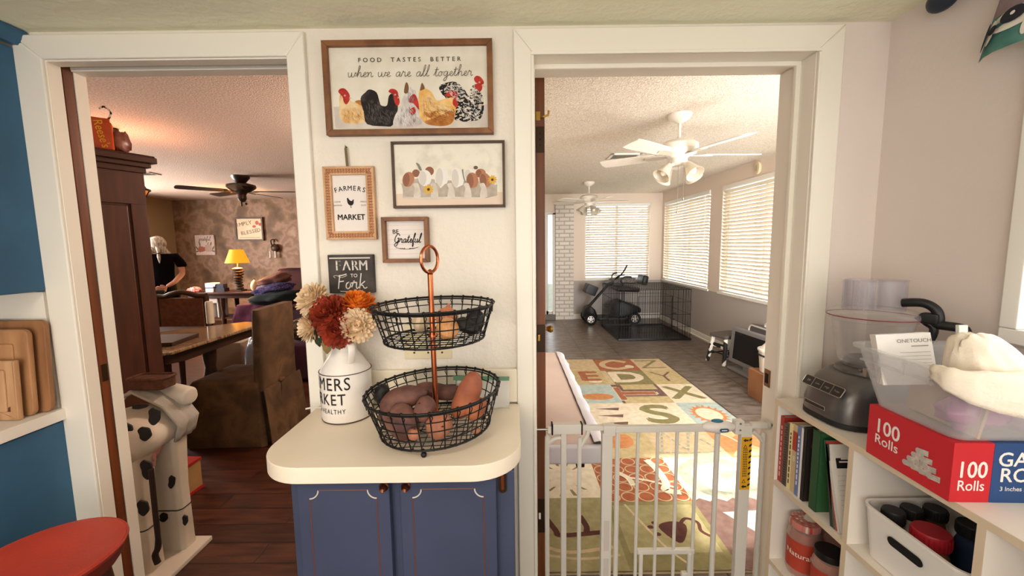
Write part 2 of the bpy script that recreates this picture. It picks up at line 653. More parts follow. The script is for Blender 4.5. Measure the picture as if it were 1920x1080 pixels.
def window(n, axis, a0, a1, z0, z1, p, depth, mull=1):
    """A window: frame with sash bars, glass behind it and a sill. axis 'x' runs along x at y=p, axis 'y' along y at x=p."""
    def bx(mb, s0, s1, q0, q1, d0, d1, m=None, bev=0.004):
        if axis == 'x':
            mb.box(s0, s1, p + d0, p + d1, q0, q1, m, bev=bev)
        else:
            mb.box(p + d0, p + d1, s0, s1, q0, q1, m, bev=bev)
    f = MB(frame_white)
    t = 0.035
    bx(f, a0, a1, z0, z0 + t, depth - 0.05, depth)
    bx(f, a0, a1, z1 - t, z1, depth - 0.05, depth)
    bx(f, a0, a0 + t, z0 + t, z1 - t, depth - 0.05, depth)
    bx(f, a1 - t, a1, z0 + t, z1 - t, depth - 0.05, depth)
    for k in range(mull):
        c = a0 + (a1 - a0) * (k + 1) / (mull + 1)
        bx(f, c - 0.02, c + 0.02, z0 + t, z1 - t, depth - 0.045, depth - 0.005)
    o = struct(f.build('window_%d' % n))
    g = MB(glass)
    bx(g, a0 + t, a1 - t, z0 + t, z1 - t, depth - 0.028, depth - 0.024, bev=0)
    g.build('pane', o)
    return o


window(5, 'y', KWY0, KWY1, KWZ0, KWZ1, 1.17, 0.03, 1)
window(1, 'x', 1.40, 2.64, 0.765, 2.205, 7.668, 0.12, 1)
RW = [(5.83, 7.56), (3.9, 5.50), (1.85, 2.75)]  # the last, nearest window is unseen, assumed as the way in for the sun
for i, (a, b) in enumerate(RW):
    window(2 + i, 'y', a, b, 0.765, 2.195, 2.864, 0.13, 1)

# sunroom walls: cream above a grey dado
wf = MB(sun_cream)
wf.box(1.177, 1.40, 7.668, 7.8, 0.745, 2.5).box(2.64, 3.0, 7.668, 7.8, 0.745, 2.5).box(1.40, 2.64, 7.668, 7.8, 2.205, 2.5)
wf.box(-0.09, 0.60, 7.668, 7.8, 0, 2.5).box(0.60, 1.177, 7.668, 7.8, 2.04, 2.5)
wf.box(1.177, 3.0, 7.668, 7.8, 0, 0.745, grey_paint).box(1.40, 2.64, 7.66, 7.8, 0.745, 0.765, frame_white)
struct(wf.build('wall_far', smooth=0))
ws = MB(sun_cream)
prev = 7.668
for a, b in RW:
    ws.box(2.864, 3.0, b, prev, 0.745, 2.5)
    prev = a
ws.box(2.864, 3.0, 1.2, prev, 0.745, 2.5)
for a, b in RW:
    ws.box(2.864, 3.0, a, b, 2.195, 2.5)
    ws.box(2.85, 3.0, a - 0.03, b + 0.03, 0.735, 0.765, frame_white)
ws.box(2.862, 3.0, 1.2, 7.668, 0, 0.745, grey_paint)
struct(ws.build('wall_sunroom_right', smooth=0))
struct(MB(white_brick).box(0.835, 1.177, 7.60, 7.68, 0, 2.225).build('wall_brick_pier', smooth=0))
struct(MB(sun_cream).box(-0.10, -0.08, 1.45, 7.8, 0, 2.5).build('wall_sunroom_left', smooth=0))
struct(MB(sun_cream).box(1.3, 1.55, 1.2, 1.45, 0, 2.5).box(2.83, 3.0, 1.2, 1.45, 0, 2.5).box(1.55, 2.83, 1.2, 1.45, 2.1, 2.5).build('wall_sunroom_near', smooth=0))
f = MB(frame_white)
f.box(1.55, 1.61, 1.22, 1.28, 0, 2.04).box(2.77, 2.83, 1.22, 1.28, 0, 2.04).box(2.16, 2.22, 1.22, 1.28, 0.06, 2.04).box(1.55, 2.83, 1.22, 1.28, 2.04, 2.1).box(1.61, 2.77, 1.22, 1.28, 0, 0.06)
d4 = struct(f.build('door_4_added'))  # unseen door added as an opening for the sunroom fill light
MB(glass).box(1.61, 2.16, 1.245, 1.25, 0.06, 2.04).build('pane', d4)
MB(glass).box(2.22, 2.77, 1.245, 1.25, 0.06, 2.04).build('pane', d4)
bb = MB(frame_white)
bb.box(1.177, 2.862, 7.645, 7.668, 0, 0.10, bev=0.006)
struct(bb.build('baseboard_far'))
bb = MB(frame_white)
bb.box(2.838, 2.862, 1.46, 7.645, 0, 0.085, bev=0.006).box(2.825, 2.84, 1.46, 7.645, 0, 0.025, bev=0.006)
struct(bb.build('baseboard_right'))
# dining room walls
struct(MB(faux).box(-7.0, -0.10, 8.0, 8.2, 0, 2.5).build('wall_dining_far', smooth=0))
struct(MB(tan_paint).box(-6.8, -6.66, 1.4, 4.0, 0, 2.5).box(-6.8, -6.66, 6.4, 8.0, 0, 2.5).box(-6.8, -6.66, 4.0, 6.4, 0, 0.85).box(-6.8, -6.66, 4.0, 6.4, 2.15, 2.5).build('wall_dining_left', smooth=0))
window(6, 'y', 4.0, 6.4, 0.85, 2.15, -6.76, 0.06, 1)  # unseen window added to go with the dining fill light
struct(MB(tan_paint).box(-6.8, -2.2, 1.35, 1.40, 0, 2.5).build('wall_dining_near', smooth=0))
struct(MB(tan_paint).box(-0.16, -0.10, 1.41, 8.0, 0, 2.5).build('wall_dining_right', smooth=0))


# ---- door casings
def casing(n, x0, x1, xi0, xi1, zi, zt, y0=1.282, y1=1.302):
    t = MB(trim_white)
    M = FY(0, 0, 0)
    for poly in ([(x0, 0), (xi0, 0), (xi0, zi), (x0, zt)], [(xi1, 0), (x1, 0), (x1, zt), (xi1, zi)], [(x0, zt), (xi0, zi), (xi1, zi), (x1, zt)]):
        t.prism(poly, -y1, -y0, None, M, bev=0.005, seg=3)
    return t


t = casing(1, -1.505, -0.622, -1.420, -0.678, 2.012, 2.083)
t.box(-1.4215, -1.4175, 1.292, 1.332, 0, 2.012)
t.box(-1.4215, -1.4175, 1.370, 1.408, 0, 2.012)
t.box(-0.6785, -0.672, 1.292, 1.408, 0, 2.012)
t.box(-1.4175, -0.6785, 1.292, 1.329, 2.008, 2.013).box(-1.4175, -0.6785, 1.362, 1.408, 2.008, 2.013)
struct(t.build('trim_1'))
t = casing(2, 0.013, 1.020, 0.073, 0.942, 2.012, 2.084)
t.box(0.071, 0.076, 1.290, 1.456, 0, 2.007).box(0.939, 0.944, 1.290, 1.456, 0, 2.007)
t.box(0.071, 0.944, 1.290, 1.456, 2.008, 2.014)
t.box(0.924, 0.940, 1.352, 1.368, 0, 2.0, bev=0.003).box(0.075, 0.082, 1.352, 1.368, 0, 2.0, bev=0.003).box(0.075, 0.940, 1.352, 1.368, 1.994, 2.009, bev=0.003)
t.box(0.066, 0.075, 1.277, 1.284, 0, 2.004, bev=0.002).box(0.940, 0.949, 1.277, 1.284, 0, 2.004, bev=0.002).box(0.066, 0.949, 1.277, 1.284, 2.005, 2.015, bev=0.002)
trim2 = struct(t.build('trim_2'))
p = MB(mat('aged_brass', '#7d5a36', 0.4, 0.8))
p.box(0.9355, 0.939, 1.415, 1.448, 0.90, 0.965, bev=0.002).box(0.934, 0.936, 1.424, 1.44, 0.915, 0.95, dark)
p.build('strike_plate', trim2)
# backsplash on the wall behind the small counter
struct(MB(mat('cream_laminate', '#ece0c9', 0.35)).box(-0.645, 0.013, 1.282, 1.30, 0.912, 1.026, bev=0.004).build('trim_backsplash'))

# ---- doors
door_wood = mat('brown_door_wood', '#7a3f1d', 0.45, c2='#5c2c13', scale=6, stretch=(8, 8, 0.6), detail=6)
d1 = struct(MB(door_wood).box(-2.15, -1.419, 1.336, 1.368, 0.01, 2.05, bev=0.002).build('door_1'))
bronze = mat('dark_bronze', '#3a2a1c', 0.45, 0.7)
brass = mat('worn_brass', '#a9843c', 0.35, 0.9)
MB(bronze).box(-1.419, -1.4165, 1.343, 1.362, 0.98, 1.04, bev=0.001).build('pull_plate', d1)
red_wood = mat('dark_red_door_wood', '#7a4526', 0.42, c2='#5c3119', scale=6, stretch=(8, 8, 0.6), detail=6)
d2 = struct(MB(red_wood).box(0.090, 0.1235, 1.475, 2.26, 0.012, 2.022, bev=0.002).build('door_2'))
h = MB(bronze)
h.box(0.0915, 0.122, 1.4715, 1.476, 1.76, 1.85, bev=0.001)
for z in (1.785, 1.805, 1.825):
    h.cyl((0.107, 1.4722, z), (0.107, 1.470, z), 0.003, m=dark, n=8)
h.build('hinge', d2)
h = MB(bronze)
h.box(0.0915, 0.122, 1.4715, 1.476, 0.30, 0.44, bev=0.001).box(0.094, 0.102, 1.468, 1.473, 0.36, 0.385, frame_white)
h.build('hinge', d2)
h = MB(bronze)
h.box(0.0915, 0.122, 1.4715, 1.476, 1.03, 1.135, bev=0.001)
h.build('latch_plate', d2)
MB(brass).box(0.094, 0.103, 1.460, 1.473, 1.075, 1.10, bev=0.002).build('latch_bolt', d2)
h = MB(brass)
h.lathe([(0.016, 0), (0.017, 0.003), (0.007, 0.006), (0.006, 0.012), (0.012, 0.018), (0.015, 0.028), (0.012, 0.036), (0.0, 0.039)], None, 20, TR(0.1235, 1.56, 1.10) @ RY(90))
h.build('door_knob', d2)
h = MB(brass)
h.tube([(0.105, 1.475, 1.88), (0.118, 1.462, 1.88), (0.135, 1.462, 1.885), (0.137, 1.462, 1.90)], 0.004, None, 8).box(0.092, 0.108, 1.468, 1.476, 1.87, 1.90, bev=0.001)
h.build('hook_latch', d2)
d3w = mat('white_door_paint', '#d9d4cc', 0.5)
f = MB(d3w)
f.box(0.60, 0.66, 7.64, 7.70, 0, 2.04, bev=0.004).box(0.78, 0.835, 7.63, 7.70, 0, 2.04, bev=0.006).box(0.60, 0.835, 7.63, 7.70, 2.0, 2.06, bev=0.005)
f.box(0.60, 0.835, 7.6, 7.70, 0, 0.10, mat('door_sill_grey', '#6d6762', 0.6))
d3 = struct(f.build('door_3'))
MB(glass).box(0.66, 0.78, 7.68, 7.684, 0.14, 2.0).build('pane', d3)
MB(d3w).box(0.66, 0.70, 7.67, 7.70, 0.1, 2.0).box(0.66, 0.78, 7.67, 7.70, 0.1, 0.16).build('sash', d3)
# ground added outside the sunroom, coloured dark to keep the blind gaps dark
struct(MB(mat('dark_ground', '#3f4436', 0.95, c2='#2c3026', scale=3)).box(3.05, 14, -6, 18, -0.35, -0.3).box(-8, 3.05, 8.3, 18, -0.35, -0.3).build('ground'))
# unseen panel added to block the sun from the kitchen window
struct(MB(frame_white).box(2.35, 3.9, -2.4, 1.3, 3.4, 3.46).build('sun_block_panel'))

# ================================================================ KITCHEN
blue = mat('blue_cabinet_paint', '#376585', 0.5, c2='#315b79', scale=5, bump=0.04, bscale=90)
blue_island = mat('slate_blue_cabinet_paint', '#40465f', 0.48, c2='#393f56', scale=4, bump=0.04, bscale=90)
rub = mat('rubbed_edge_brown', '#6a4034', 0.5)
pale_edge = mat('rubbed_edge_pale', '#cfc6b8', 0.5)
lam = mat('counter_laminate', '#f2e4cf', 0.32, c2='#eadac3', scale=3)
copper = mat('copper', '#c06a44', 0.24, 1.0)
blackwire = mat('black_wire', '#14110f', 0.45, 0.3)

# ---- small counter between the two doorways
base = thing('base_cabinet', 'slate blue two-door base cabinet under the rounded cream counter', 'cabinet', (-0.28, 1.12, 0))
b = MB(blue_island)
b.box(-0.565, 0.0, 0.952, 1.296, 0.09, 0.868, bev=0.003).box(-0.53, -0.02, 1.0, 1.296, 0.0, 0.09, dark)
b.build('body', base)


def panel_door(x0, x1, z0, z1, y, name='door'):
    d = MB(blue_island)
    d.box(x0, x1, y, y + 0.02, z0, z1, bev=0.004)
    # routed groove: thin brown line with notched corners
    g = 0.032
    a, c2_, e, f2 = x0 + g, x1 - g, z0 + g, z1 - g
    r = 0.022
    for p0, p1 in (((a, e + r), (a, f2 - r)), ((c2_, e + r), (c2_, f2 - r)), ((a + r, f2), (c2_ - r, f2)), ((a + r, e), (c2_ - r, e))):
        d.tube([(p0[0], y, p0[1]), (p1[0], y, p1[1])], 0.0016, rub, 6)
    for cx, cz, a0 in ((a, f2, 270), (c2_, f2, 180), (a, e, 0), (c2_, e, 90)):
        d.tube([(cx + r * math.cos(math.radians(a0 + k * 15)), y, cz + r * math.sin(math.radians(a0 + k * 15))) for k in range(7)], 0.0018, pale_edge, 6)
    return d.build(name, base)


dl = panel_door(-0.540, -0.310, 0.12, 0.866, 0.932)
dr = panel_door(-0.285, -0.045, 0.12, 0.866, 0.932)
for d, x in ((dl, -0.322), (dr, -0.268)):
    k = MB(mat('antique_copper', '#7a452e', 0.3, 0.9))
    k.lathe([(0.0115, 0), (0.0118, 0.003), (0.0095, 0.005), (0.009, 0.008), (0.0085, 0.013), (0.0072, 0.015), (0.0055, 0.0135), (0.003, 0.012), (0, 0.012)], None, 20, TR(x, 0.932, 0.843) @ RX(90))
    k.build('door_knob', d)
h = MB(bronze)
h.prism(rrect(-0.010, 0.010, -0.030, 0.030, 0.0095), 0, 0.006, None, FY(-0.030, 0.952, 0.842))
h.prism(rrect(-0.0035, 0.0035, -0.02, 0.02, 0.0034), 0.006, 0.009, copper, FY(-0.030, 0.952, 0.842))
h.build('hinge', base)

ct = MB(lam)
out = [(-0.64, 1.2985), (0.008, 1.2985), (0.008, 1.284)]
R_ = 0.125
cx, cy = 0.019 - R_, 0.903 + R_
out = [(0.008, 1.28), (0.0185, 1.27), (0.0185, cy)] + [(cx + R_ * math.cos(math.radians(-k * 7.5)), cy + R_ * math.sin(math.radians(-k * 7.5))) for k in range(1, 13)]
cx = -0.646 + R_
out += [(cx + R_ * math.cos(math.radians(-90 - k * 7.5)), cy + R_ * math.sin(math.radians(-90 - k * 7.5))) for k in range(0, 13)] + [(-0.646, 1.28)]
ct.prism(out[::-1], 0.868, 0.910, bev=0.003)
tag(ct.build('countertop'), 'cream countertop with rounded front corners on the slate blue cabinet', 'countertop')

# ---- outlet plate
o = thing('outlet_plate', 'cream three gang wall plate half hidden behind the wire baskets', 'wall plate', (-0.28, 1.30, 1.115))
M = FY(-0.280, 1.3, 1.118)
MB(mat('ivory_plastic', '#dccda8', 0.4)).box(-0.078, 0.078, -0.058, 0.058, 0, 0.006, None, M, bev=0.003).build('plate', o)
for dx in (-0.046, 0, 0.046):
    s = MB(bronze)
    s.lathe([(0.0035, 0), (0.003, 0.0015), (0, 0.002)], None, 10, M @ TR(dx, -0.036, 0.006))
    s.build('screw', o)
    MB(mat('ivory_plastic', '#dccda8')).box(dx - 0.006, dx + 0.006, -0.013, 0.013, 0.006, 0.012, None, M, bev=0.002).build('switch', o)

# ---- framed pictures: art laid out from the wall plane
white_panel = mat('white_art_board', '#e9e2d2', 0.7, c2='#ddd4c2', scale=14)
frame_oak = mat('oak_frame', '#8a5a34', 0.5, c2='#6f4526', scale=10, stretch=(2, 2, 2), detail=8)
frame_dark = mat('walnut_frame', '#5a3c2a', 0.5, c2='#442b1d', scale=12, detail=8)
ink = mat('charcoal_ink', '#4a4038', 0.8)
black_ink = mat('black_ink', '#211c1a', 0.8)
YA = 1.286


def pic_frame(root, x0, x1, z0, z1, wdt, y0, y1, m, name='frame'):
    f = MB(m)
    M = FY(0, 0, 0)
    i0, i1, j0, j1 = x0 + wdt, x1 - wdt, z0 + wdt, z1 - wdt
    for poly in ([(x0, z0), (i0, j0), (i0, j1), (x0, z1)], [(x1, z0), (x1, z1), (i1, j1), (i1, j0)], [(x0, z1), (i0, j1), (i1, j1), (x1, z1)], [(x0, z0), (x1, z0), (i1, j0), (i0, j0)]):
        f.prism(poly, -y1, -y0, None, M, bev=0.0015)
    return f.build(name, root)


def art(yp, sx, sy, ox, oy):
    """Maps picture coordinates measured on an enlarged crop to the art board at depth yp."""
    def fn(zx, zy):
        return on_plane_y(zx / sx + ox, zy / sy + oy, yp)
    return fn


# 1. the hens
root = thing('framed_print', 'wide oak framed print of six hens, topmost on the wall', 'picture', (-0.307, 1.30, 1.776), group='pictures between the doorways')
pic_frame(root, -0.566, -0.051, 1.776, 2.052, 0.0165, 1.274, 1.2995, frame_oak)
YB = 1.288
p = MB(white_panel)
p.box(-0.553, -0.064, YB, 1.299, 1.789, 2.04)
A = art(YB, 5.647, 5.647, 600, 70)
FM = FY(0, YB, 0)
H = [0.0003]


def P(mb, pts, m, f=None, lay=True, closed=True, sm=0):
    q = [(f or A)(*t) for t in pts]
    if sm:
        q = [(v.x, v.y) for v in smooth_line([(a, b_, 0) for a, b_ in q], sm, True)]
    mb.flat(q, m, FMX[0], H[0])
    H[0] += 0.00003


FMX = [FM]
P(p, [(145, 735), (1772, 712), (1775, 962), (165, 966)], mat('art_table_grey', '#c9bdb2', 0.8, c2='#d8cdc0', scale=20))
p.build('art_board', root)
hc = {
    'buff': mat('buff_feathers', '#d9a45e', 0.9, c2='#e9cfa0', scale=40, detail=8),
    'black': mat('black_feathers', '#231d1c', 0.9, c2='#4a423f', scale=45, detail=6, lo=0.5, hi=0.75),
    'grey': mat('grey_feathers', '#b5a9a6', 0.9, c2='#dcd4ce', scale=40, detail=8),
    'gold': mat('gold_feathers', '#dba24d', 0.9, c2='#eec886', scale=36, detail=8),
    'rust': mat('rust_feathers', '#a8642b', 0.9, c2='#c98a48', scale=40, detail=8),
    'speck': mat('speckled_feathers', '#1d1a1a', 0.9, c2='#cfc4b6', scale=90, detail=2, lo=0.52, hi=0.56, stretch=(1, 1, 1.6)),
    'speckw': mat('speckled_white_feathers', '#2b2522', 0.9, c2='#ddd3c6', scale=90, detail=2, lo=0.42, hi=0.47, stretch=(1, 1, 1.8)),
    'red': mat('comb_red', '#a3221d', 0.8, c2='#c23a2c', scale=60),
    'brown': mat('tail_brown', '#7a5638', 0.9),
    'beak': mat('beak_buff', '#c9b39a', 0.8),
}
q = MB()
# speckled rooster behind
P(q, [(1260, 520), (1340, 480), (1430, 472), (1500, 520), (1560, 600), (1580, 660), (1600, 760), (1450, 880), (1400, 800), (1330, 640), (1290, 600)], hc['speck'], sm=3)
P(q, [(1560, 640), (1640, 620), (1720, 660), (1735, 760), (1700, 860), (1620, 885), (1480, 890), (1420, 820), (1450, 720)], hc['speck'], sm=3)
P(q, [(1640, 490), (1700, 560), (1735, 680), (1690, 690), (1600, 690), (1555, 650), (1590, 560)], hc['speckw'], sm=3)
P(q, [(1630, 440), (1655, 408), (1700, 420), (1735, 470), (1725, 500), (1690, 490), (1650, 480)], hc['red'], sm=3)
P(q, [(1660, 490), (1715, 495), (1715, 550), (1690, 575), (1650, 540), (1635, 520)], hc['red'], sm=3)
P(q, [(1712, 500), (1755, 528), (1715, 520)], hc['beak'])
# buff hen on the left
P(q, [(215, 600), (300, 640), (350, 690), (440, 670), (480, 760), (485, 880), (400, 915), (270, 905), (215, 850), (205, 760)], hc['buff'], sm=3)
P(q, [(370, 680), (440, 668), (470, 740), (430, 720)], hc['rust'], sm=3)
P(q, [(195, 580), (215, 545), (265, 545), (310, 600), (315, 660), (280, 712), (250, 680), (240, 630)], hc['red'], sm=3)
P(q, [(310, 632), (342, 648), (312, 652)], hc['beak'])
# black hen
P(q, [(430, 650), (480, 585), (525, 552), (600, 585), (630, 680), (650, 722), (710, 722), (730, 620), (780, 600), (820, 700), (820, 790), (770, 930), (690, 943), (500, 920), (465, 800)], hc['black'], sm=3)
P(q, [(725, 575), (760, 545), (815, 565), (832, 620), (845, 690), (820, 728), (790, 690), (775, 610)], hc['red'], sm=3)
P(q, [(822, 632), (852, 638), (825, 648)], hc['beak'])
# grey hen
P(q, [(900, 600), (960, 540), (1020, 610), (1050, 760), (960, 720), (870, 740), (860, 690)], hc['grey'], sm=3)
P(q, [(890, 585), (905, 490), (925, 482), (940, 530), (930, 590)], hc['brown'], sm=3)
P(q, [(945, 600), (960, 520), (975, 560), (1010, 560), (1020, 640), (960, 650)], hc['grey'], sm=3)
P(q, [(950, 640), (1000, 600), (1040, 680), (1050, 770), (990, 700), (945, 690)], hc['red'], sm=3)
P(q, [(860, 740), (940, 690), (1010, 730), (1050, 800), (1085, 900), (1000, 943), (840, 945), (775, 920), (800, 820)], hc['grey'], sm=3)
P(q, [(955, 760), (1000, 740), (1015, 790), (985, 828), (950, 800)], hc['red'], sm=3)
P(q, [(1000, 740), (1065, 782), (1010, 765)], hc['beak'])
# gold hen
P(q, [(1045, 640), (1060, 540), (1090, 530), (1180, 580), (1235, 670), (1330, 650), (1420, 640), (1440, 720), (1430, 830), (1390, 920), (1280, 940), (1140, 920), (1060, 850), (1050, 760)], hc['gold'], sm=3)
P(q, [(1060, 560), (1080, 482), (1110, 540), (1080, 560)], hc['brown'], sm=3)
P(q, [(1110, 890), (1200, 860), (1330, 800), (1420, 760), (1420, 860), (1380, 920), (1280, 940), (1150, 925)], hc['rust'], sm=3)
P(q, [(1100, 790), (1160, 800), (1230, 780), (1180, 850), (1130, 840)], hc['rust'], sm=3)
P(q, [(1320, 620), (1370, 565), (1430, 568), (1465, 610), (1440, 640), (1380, 630)], hc['red'], sm=3)
P(q, [(1415, 650), (1450, 650), (1460, 730), (1430, 740), (1405, 700)], hc['red'], sm=3)
P(q, [(1440, 645), (1482, 685), (1445, 670)], hc['beak'])


def strokes(cx_, cy_, rx_, ry_, n_, ang, L_, m_, seed, wd=0.0011):
    """Short brush marks for feathers inside an ellipse of the painting."""
    g_ = random.Random(seed)
    for _ in range(n_):
        a_, d_ = g_.uniform(0, 2 * PI), math.sqrt(g_.random())
        x_, y_ = cx_ + rx_ * d_ * math.cos(a_), cy_ + ry_ * d_ * math.sin(a_)
        t_ = math.radians(ang + g_.uniform(-25, 25))
        l_ = L_ * g_.uniform(0.6, 1.2)
        pts_ = [A(x_, y_), A(x_ + l_ * 0.5 * math.cos(t_) + 4, y_ + l_ * 0.5 * math.sin(t_)), A(x_ + l_ * math.cos(t_), y_ + l_ * math.sin(t_))]
        q.ribbon(pts_, [wd * 0.5, wd, wd * 0.2], m_, FM, H[0])
        H[0] += 0.000004


fl = {k_: mat('feather_mark_' + k_, c_, 0.9) for k_, c_ in (('cream', '#ecd6ad'), ('ochre', '#b9803c'), ('ash', '#6a605c'), ('pearl', '#ece6e0'), ('slate', '#8d8382'), ('rust', '#8f4f22'))}
strokes(345, 790, 105, 95, 60, 60, 40, fl['cream'], 1)
strokes(360, 820, 100, 80, 45, 70, 40, fl['ochre'], 2)
strokes(560, 780, 85, 130, 60, 75, 45, fl['ash'], 3)
strokes(690, 830, 80, 80, 40, 60, 40, fl['ash'], 4)
strokes(930, 830, 105, 90, 70, 75, 42, fl['pearl'], 5)
strokes(920, 820, 110, 100, 50, 80, 40, fl['slate'], 6)
strokes(960, 620, 40, 60, 26, 80, 45, fl['slate'], 7)
strokes(1130, 690, 65, 110, 60, 70, 50, fl['cream'], 8)
strokes(1290, 740, 110, 70, 60, 40, 50, fl['cream'], 9)
strokes(1270, 840, 130, 70, 60, 20, 50, fl['rust'], 10)
strokes(1160, 760, 80, 130, 45, 60, 45, fl['ochre'], 11)
strokes(1420, 560, 100, 70, 50, 35, 36, fl['pearl'], 12)
strokes(1590, 780, 110, 85, 60, 50, 34, fl['pearl'], 13)
strokes(1660, 620, 50, 80, 45, 75, 40, mat('feather_mark_black', '#1d1a1a', 0.9), 14)
for ex_, ey_ in ((268, 622), (800, 612), (975, 732), (1425, 632), (1690, 482)):
    P(q, ell(ex_, ey_, 9, 9, 10), fl['pearl'])
    P(q, ell(ex_, ey_, 5, 5, 10), black_ink)
q.build('hen_painting', root)
t = MB(ink)
x0, z0 = A(405, 250)
x1, z1 = A(1490, 250)
t.text('FOOD  TASTES  BETTER', 0.0175, None, FM, 0.002, (x0 + x1) / 2, z0 + 0.001, spacing=1.6, bold=0.014, sx=(x1 - x0) / 0.285)
x0, z0 = A(300, 425)
x1, _ = A(1610, 425)
t.script('when we are all together', 0.0138, 0.0014, ink, FM, 0.002, (x0 + x1) / 2, z0, 0.2, 1.28)
t.build('lettering', root)

# 2. the eggs
root = thing('framed_print', 'dark framed print of an egg carton with mixed eggs', 'picture', (-0.194, 1.30, 1.552), group='pictures between the doorways')
pic_frame(root, -0.370, -0.0175, 1.552, 1.755, 0.0075, 1.276, 1.2995, frame_dark)
p = MB(mat('whitewashed_board_art', '#e8e0cf', 0.7, c2='#cfc6b6', scale=22, detail=8, lo=0.5, hi=0.75))
p.box(-0.364, -0.024, YB - 0.003, 1.299, 1.558, 1.749)
YC = YB - 0.003
A = art(YC, 7.713, 7.713, 730, 260)
FMX[0] = FY(0, YC, 0)
H[0] = 0.0003
P(p, [(80, 800), (1645, 770), (1650, 970), (110, 985)], mat('art_table_pink', '#e0c9b4', 0.8))
p.build('art_board', root)
q = MB()
egg_w, egg_ws, egg_b, egg_bs = mat('egg_white', '#e6e0d8'), mat('egg_white_shade', '#d0c8be'), mat('egg_brown', '#ae7653'), mat('egg_brown_shade', '#8d5a41')
cart, cart_s = mat('carton_pale', '#d9cec0', c2='#c7bcae', scale=40), mat('carton_grey', '#a89a8a', c2='#bcae9e', scale=40)


def E(cx, cy, rx, ry, a, m1, m2=None):
    P(q, ell(cx, cy, rx, ry, 24, a), m1)
    if m2:
        P(q, [(cx + (x - cx) * 0.55 - rx * 0.33, cy + (y - cy) * 0.9 + ry * 0.03) for x, y in ell(cx, cy, rx, ry, 20, a)], m2)


E(385, 500, 55, 55, 0, egg_bs)
E(580, 470, 65, 65, 20, egg_bs)
E(1160, 510, 80, 75, 0, egg_w, egg_ws)
E(1320, 500, 75, 65, 0, egg_b, egg_bs)
P(q, [(190, 620), (480, 560), (700, 600), (1450, 620), (1560, 690), (1540, 830), (200, 830)], cart_s)
E(275, 590, 85, 110, 15, egg_b, egg_bs)
E(515, 570, 95, 118, 0, egg_w, egg_ws)
E(755, 560, 98, 155, 5, egg_w, egg_ws)
E(985, 570, 92, 148, -8, egg_w, egg_ws)
E(1200, 605, 88, 115, -6, egg_b, egg_bs)
E(1385, 600, 80, 110, -20, egg_b, egg_bs)
P(q, [(170, 640), (215, 680), (290, 720), (340, 640), (400, 640), (470, 720), (520, 700), (600, 640), (690, 640), (740, 720), (800, 660), (880, 630), (950, 720), (1020, 690), (1100, 650), (1180, 720), (1250, 700), (1320, 650), (1400, 690), (1440, 740), (1500, 690), (1560, 660), (1560, 820), (1400, 860), (900, 870), (650, 860), (200, 860), (195, 740)], cart_s)
for x in (400, 650, 890, 1130, 1360):
    P(q, [(x - 60, 660), (x, 640), (x + 30, 680), (x + 60, 840), (x - 50, 845), (x - 30, 720)], cart, sm=2)
P(q, [(185, 838), (420, 850), (640, 845), (900, 840), (1390, 850), (1390, 866), (900, 868), (640, 880), (200, 860)], cart)
yel, yc_ = mat('petal_yellow', '#d9a630'), mat('flower_centre', '#4a2a14')
for cx, cy, r in ((567, 735, 72), (1490, 595, 65)):
    for k in range(11):
        a = k * 360 / 11
        P(q, ell(cx + r * 0.6 * math.cos(math.radians(a)), cy + r * 0.6 * math.sin(math.radians(a)), r * 0.45, r * 0.17, 10, a), yel)
    P(q, ell(cx, cy, r * 0.3, r * 0.3, 12), yc_)
P(q, [(385, 350), (430, 370), (470, 450), (440, 460), (410, 400)], mat('feather_grey', '#7f7f72'), sm=2)
P(q, [(1050, 450), (1070, 450), (1075, 530), (1110, 640), (1080, 600), (1060, 520)], mat('feather_grey', '#7f7f72'), sm=2)
P(q, ell(1250, 420, 32, 26, 12), mat('bud_brown', '#6b5540'))
q.build('egg_painting', root)

# 3. beaded farmers market sign
root = thing('beaded_sign', 'beaded pale wood sign reading FARMERS MARKET hung by a cord', 'sign', (-0.508, 1.30, 1.456), group='pictures between the doorways')
bead_wood = mat('pale_frame_wood', '#d3a982', 0.55, c2='#c0936b', scale=14)
pic_frame(root, -0.588, -0.4285, 1.456, 1.683, 0.026, 1.280, 1.2995, bead_wood)
p = MB(mat('sign_white', '#e6dcd4', 0.7))
p.box(-0.568, -0.448, 1.289, 1.299, 1.476, 1.662)
p.build('sign_board', root)
bd = MB(mat('terracotta_bead', '#b47a50', 0.45))
bx0, bx1, bz0, bz1 = -0.5745, -0.442, 1.4695, 1.6695
nx, nz = 15, 23
for r_ in range(2):
    ins = -0.0035 + r_ * 0.007
    for k in range(nx + 1):
        for z in (bz0 + ins, bz1 - ins):
            bd.ball((bx0 + (bx1 - bx0) * k / nx, 1.2795, z), 0.0038, u=8, v=6)
    for k in range(1, nz):
        for x in (bx0 + ins, bx1 - ins):
            bd.ball((x, 1.2795, bz0 + (bz1 - bz0) * k / nz), 0.0038, u=8, v=6)
bd.build('bead_border', root)
t = MB(black_ink)
M = FY(-0.508, 1.2888, 1.572)
for k, c in enumerate('FARMERS'):
    u = (k - 3) * 0.0148
    t.text(c, 0.021, None, M, 0.0003, u, 0.0445 - (u ** 2) * 3.2, bold=0.02, rot=-u * 360, sx=0.95)
t.text('MARKET', 0.0235, None, M, 0.0003, 0.0, -0.046, bold=0.045, sx=0.98)
for u in (-0.041, 0.041):
    t.text('HOME' if u < 0 else 'FRESH', 0.0065, None, M, 0.0003, u, 0.0025, spacing=1.1)
    t.text('GROWN' if u < 0 else 'EGGS', 0.0065, None, M, 0.0003, u, -0.0085, spacing=1.1)
t.build('lettering', root)
q = MB(black_ink)
A = lambda zx, zy: ((zx - 265) * 0.000235, (548 - zy) * 0.000235)
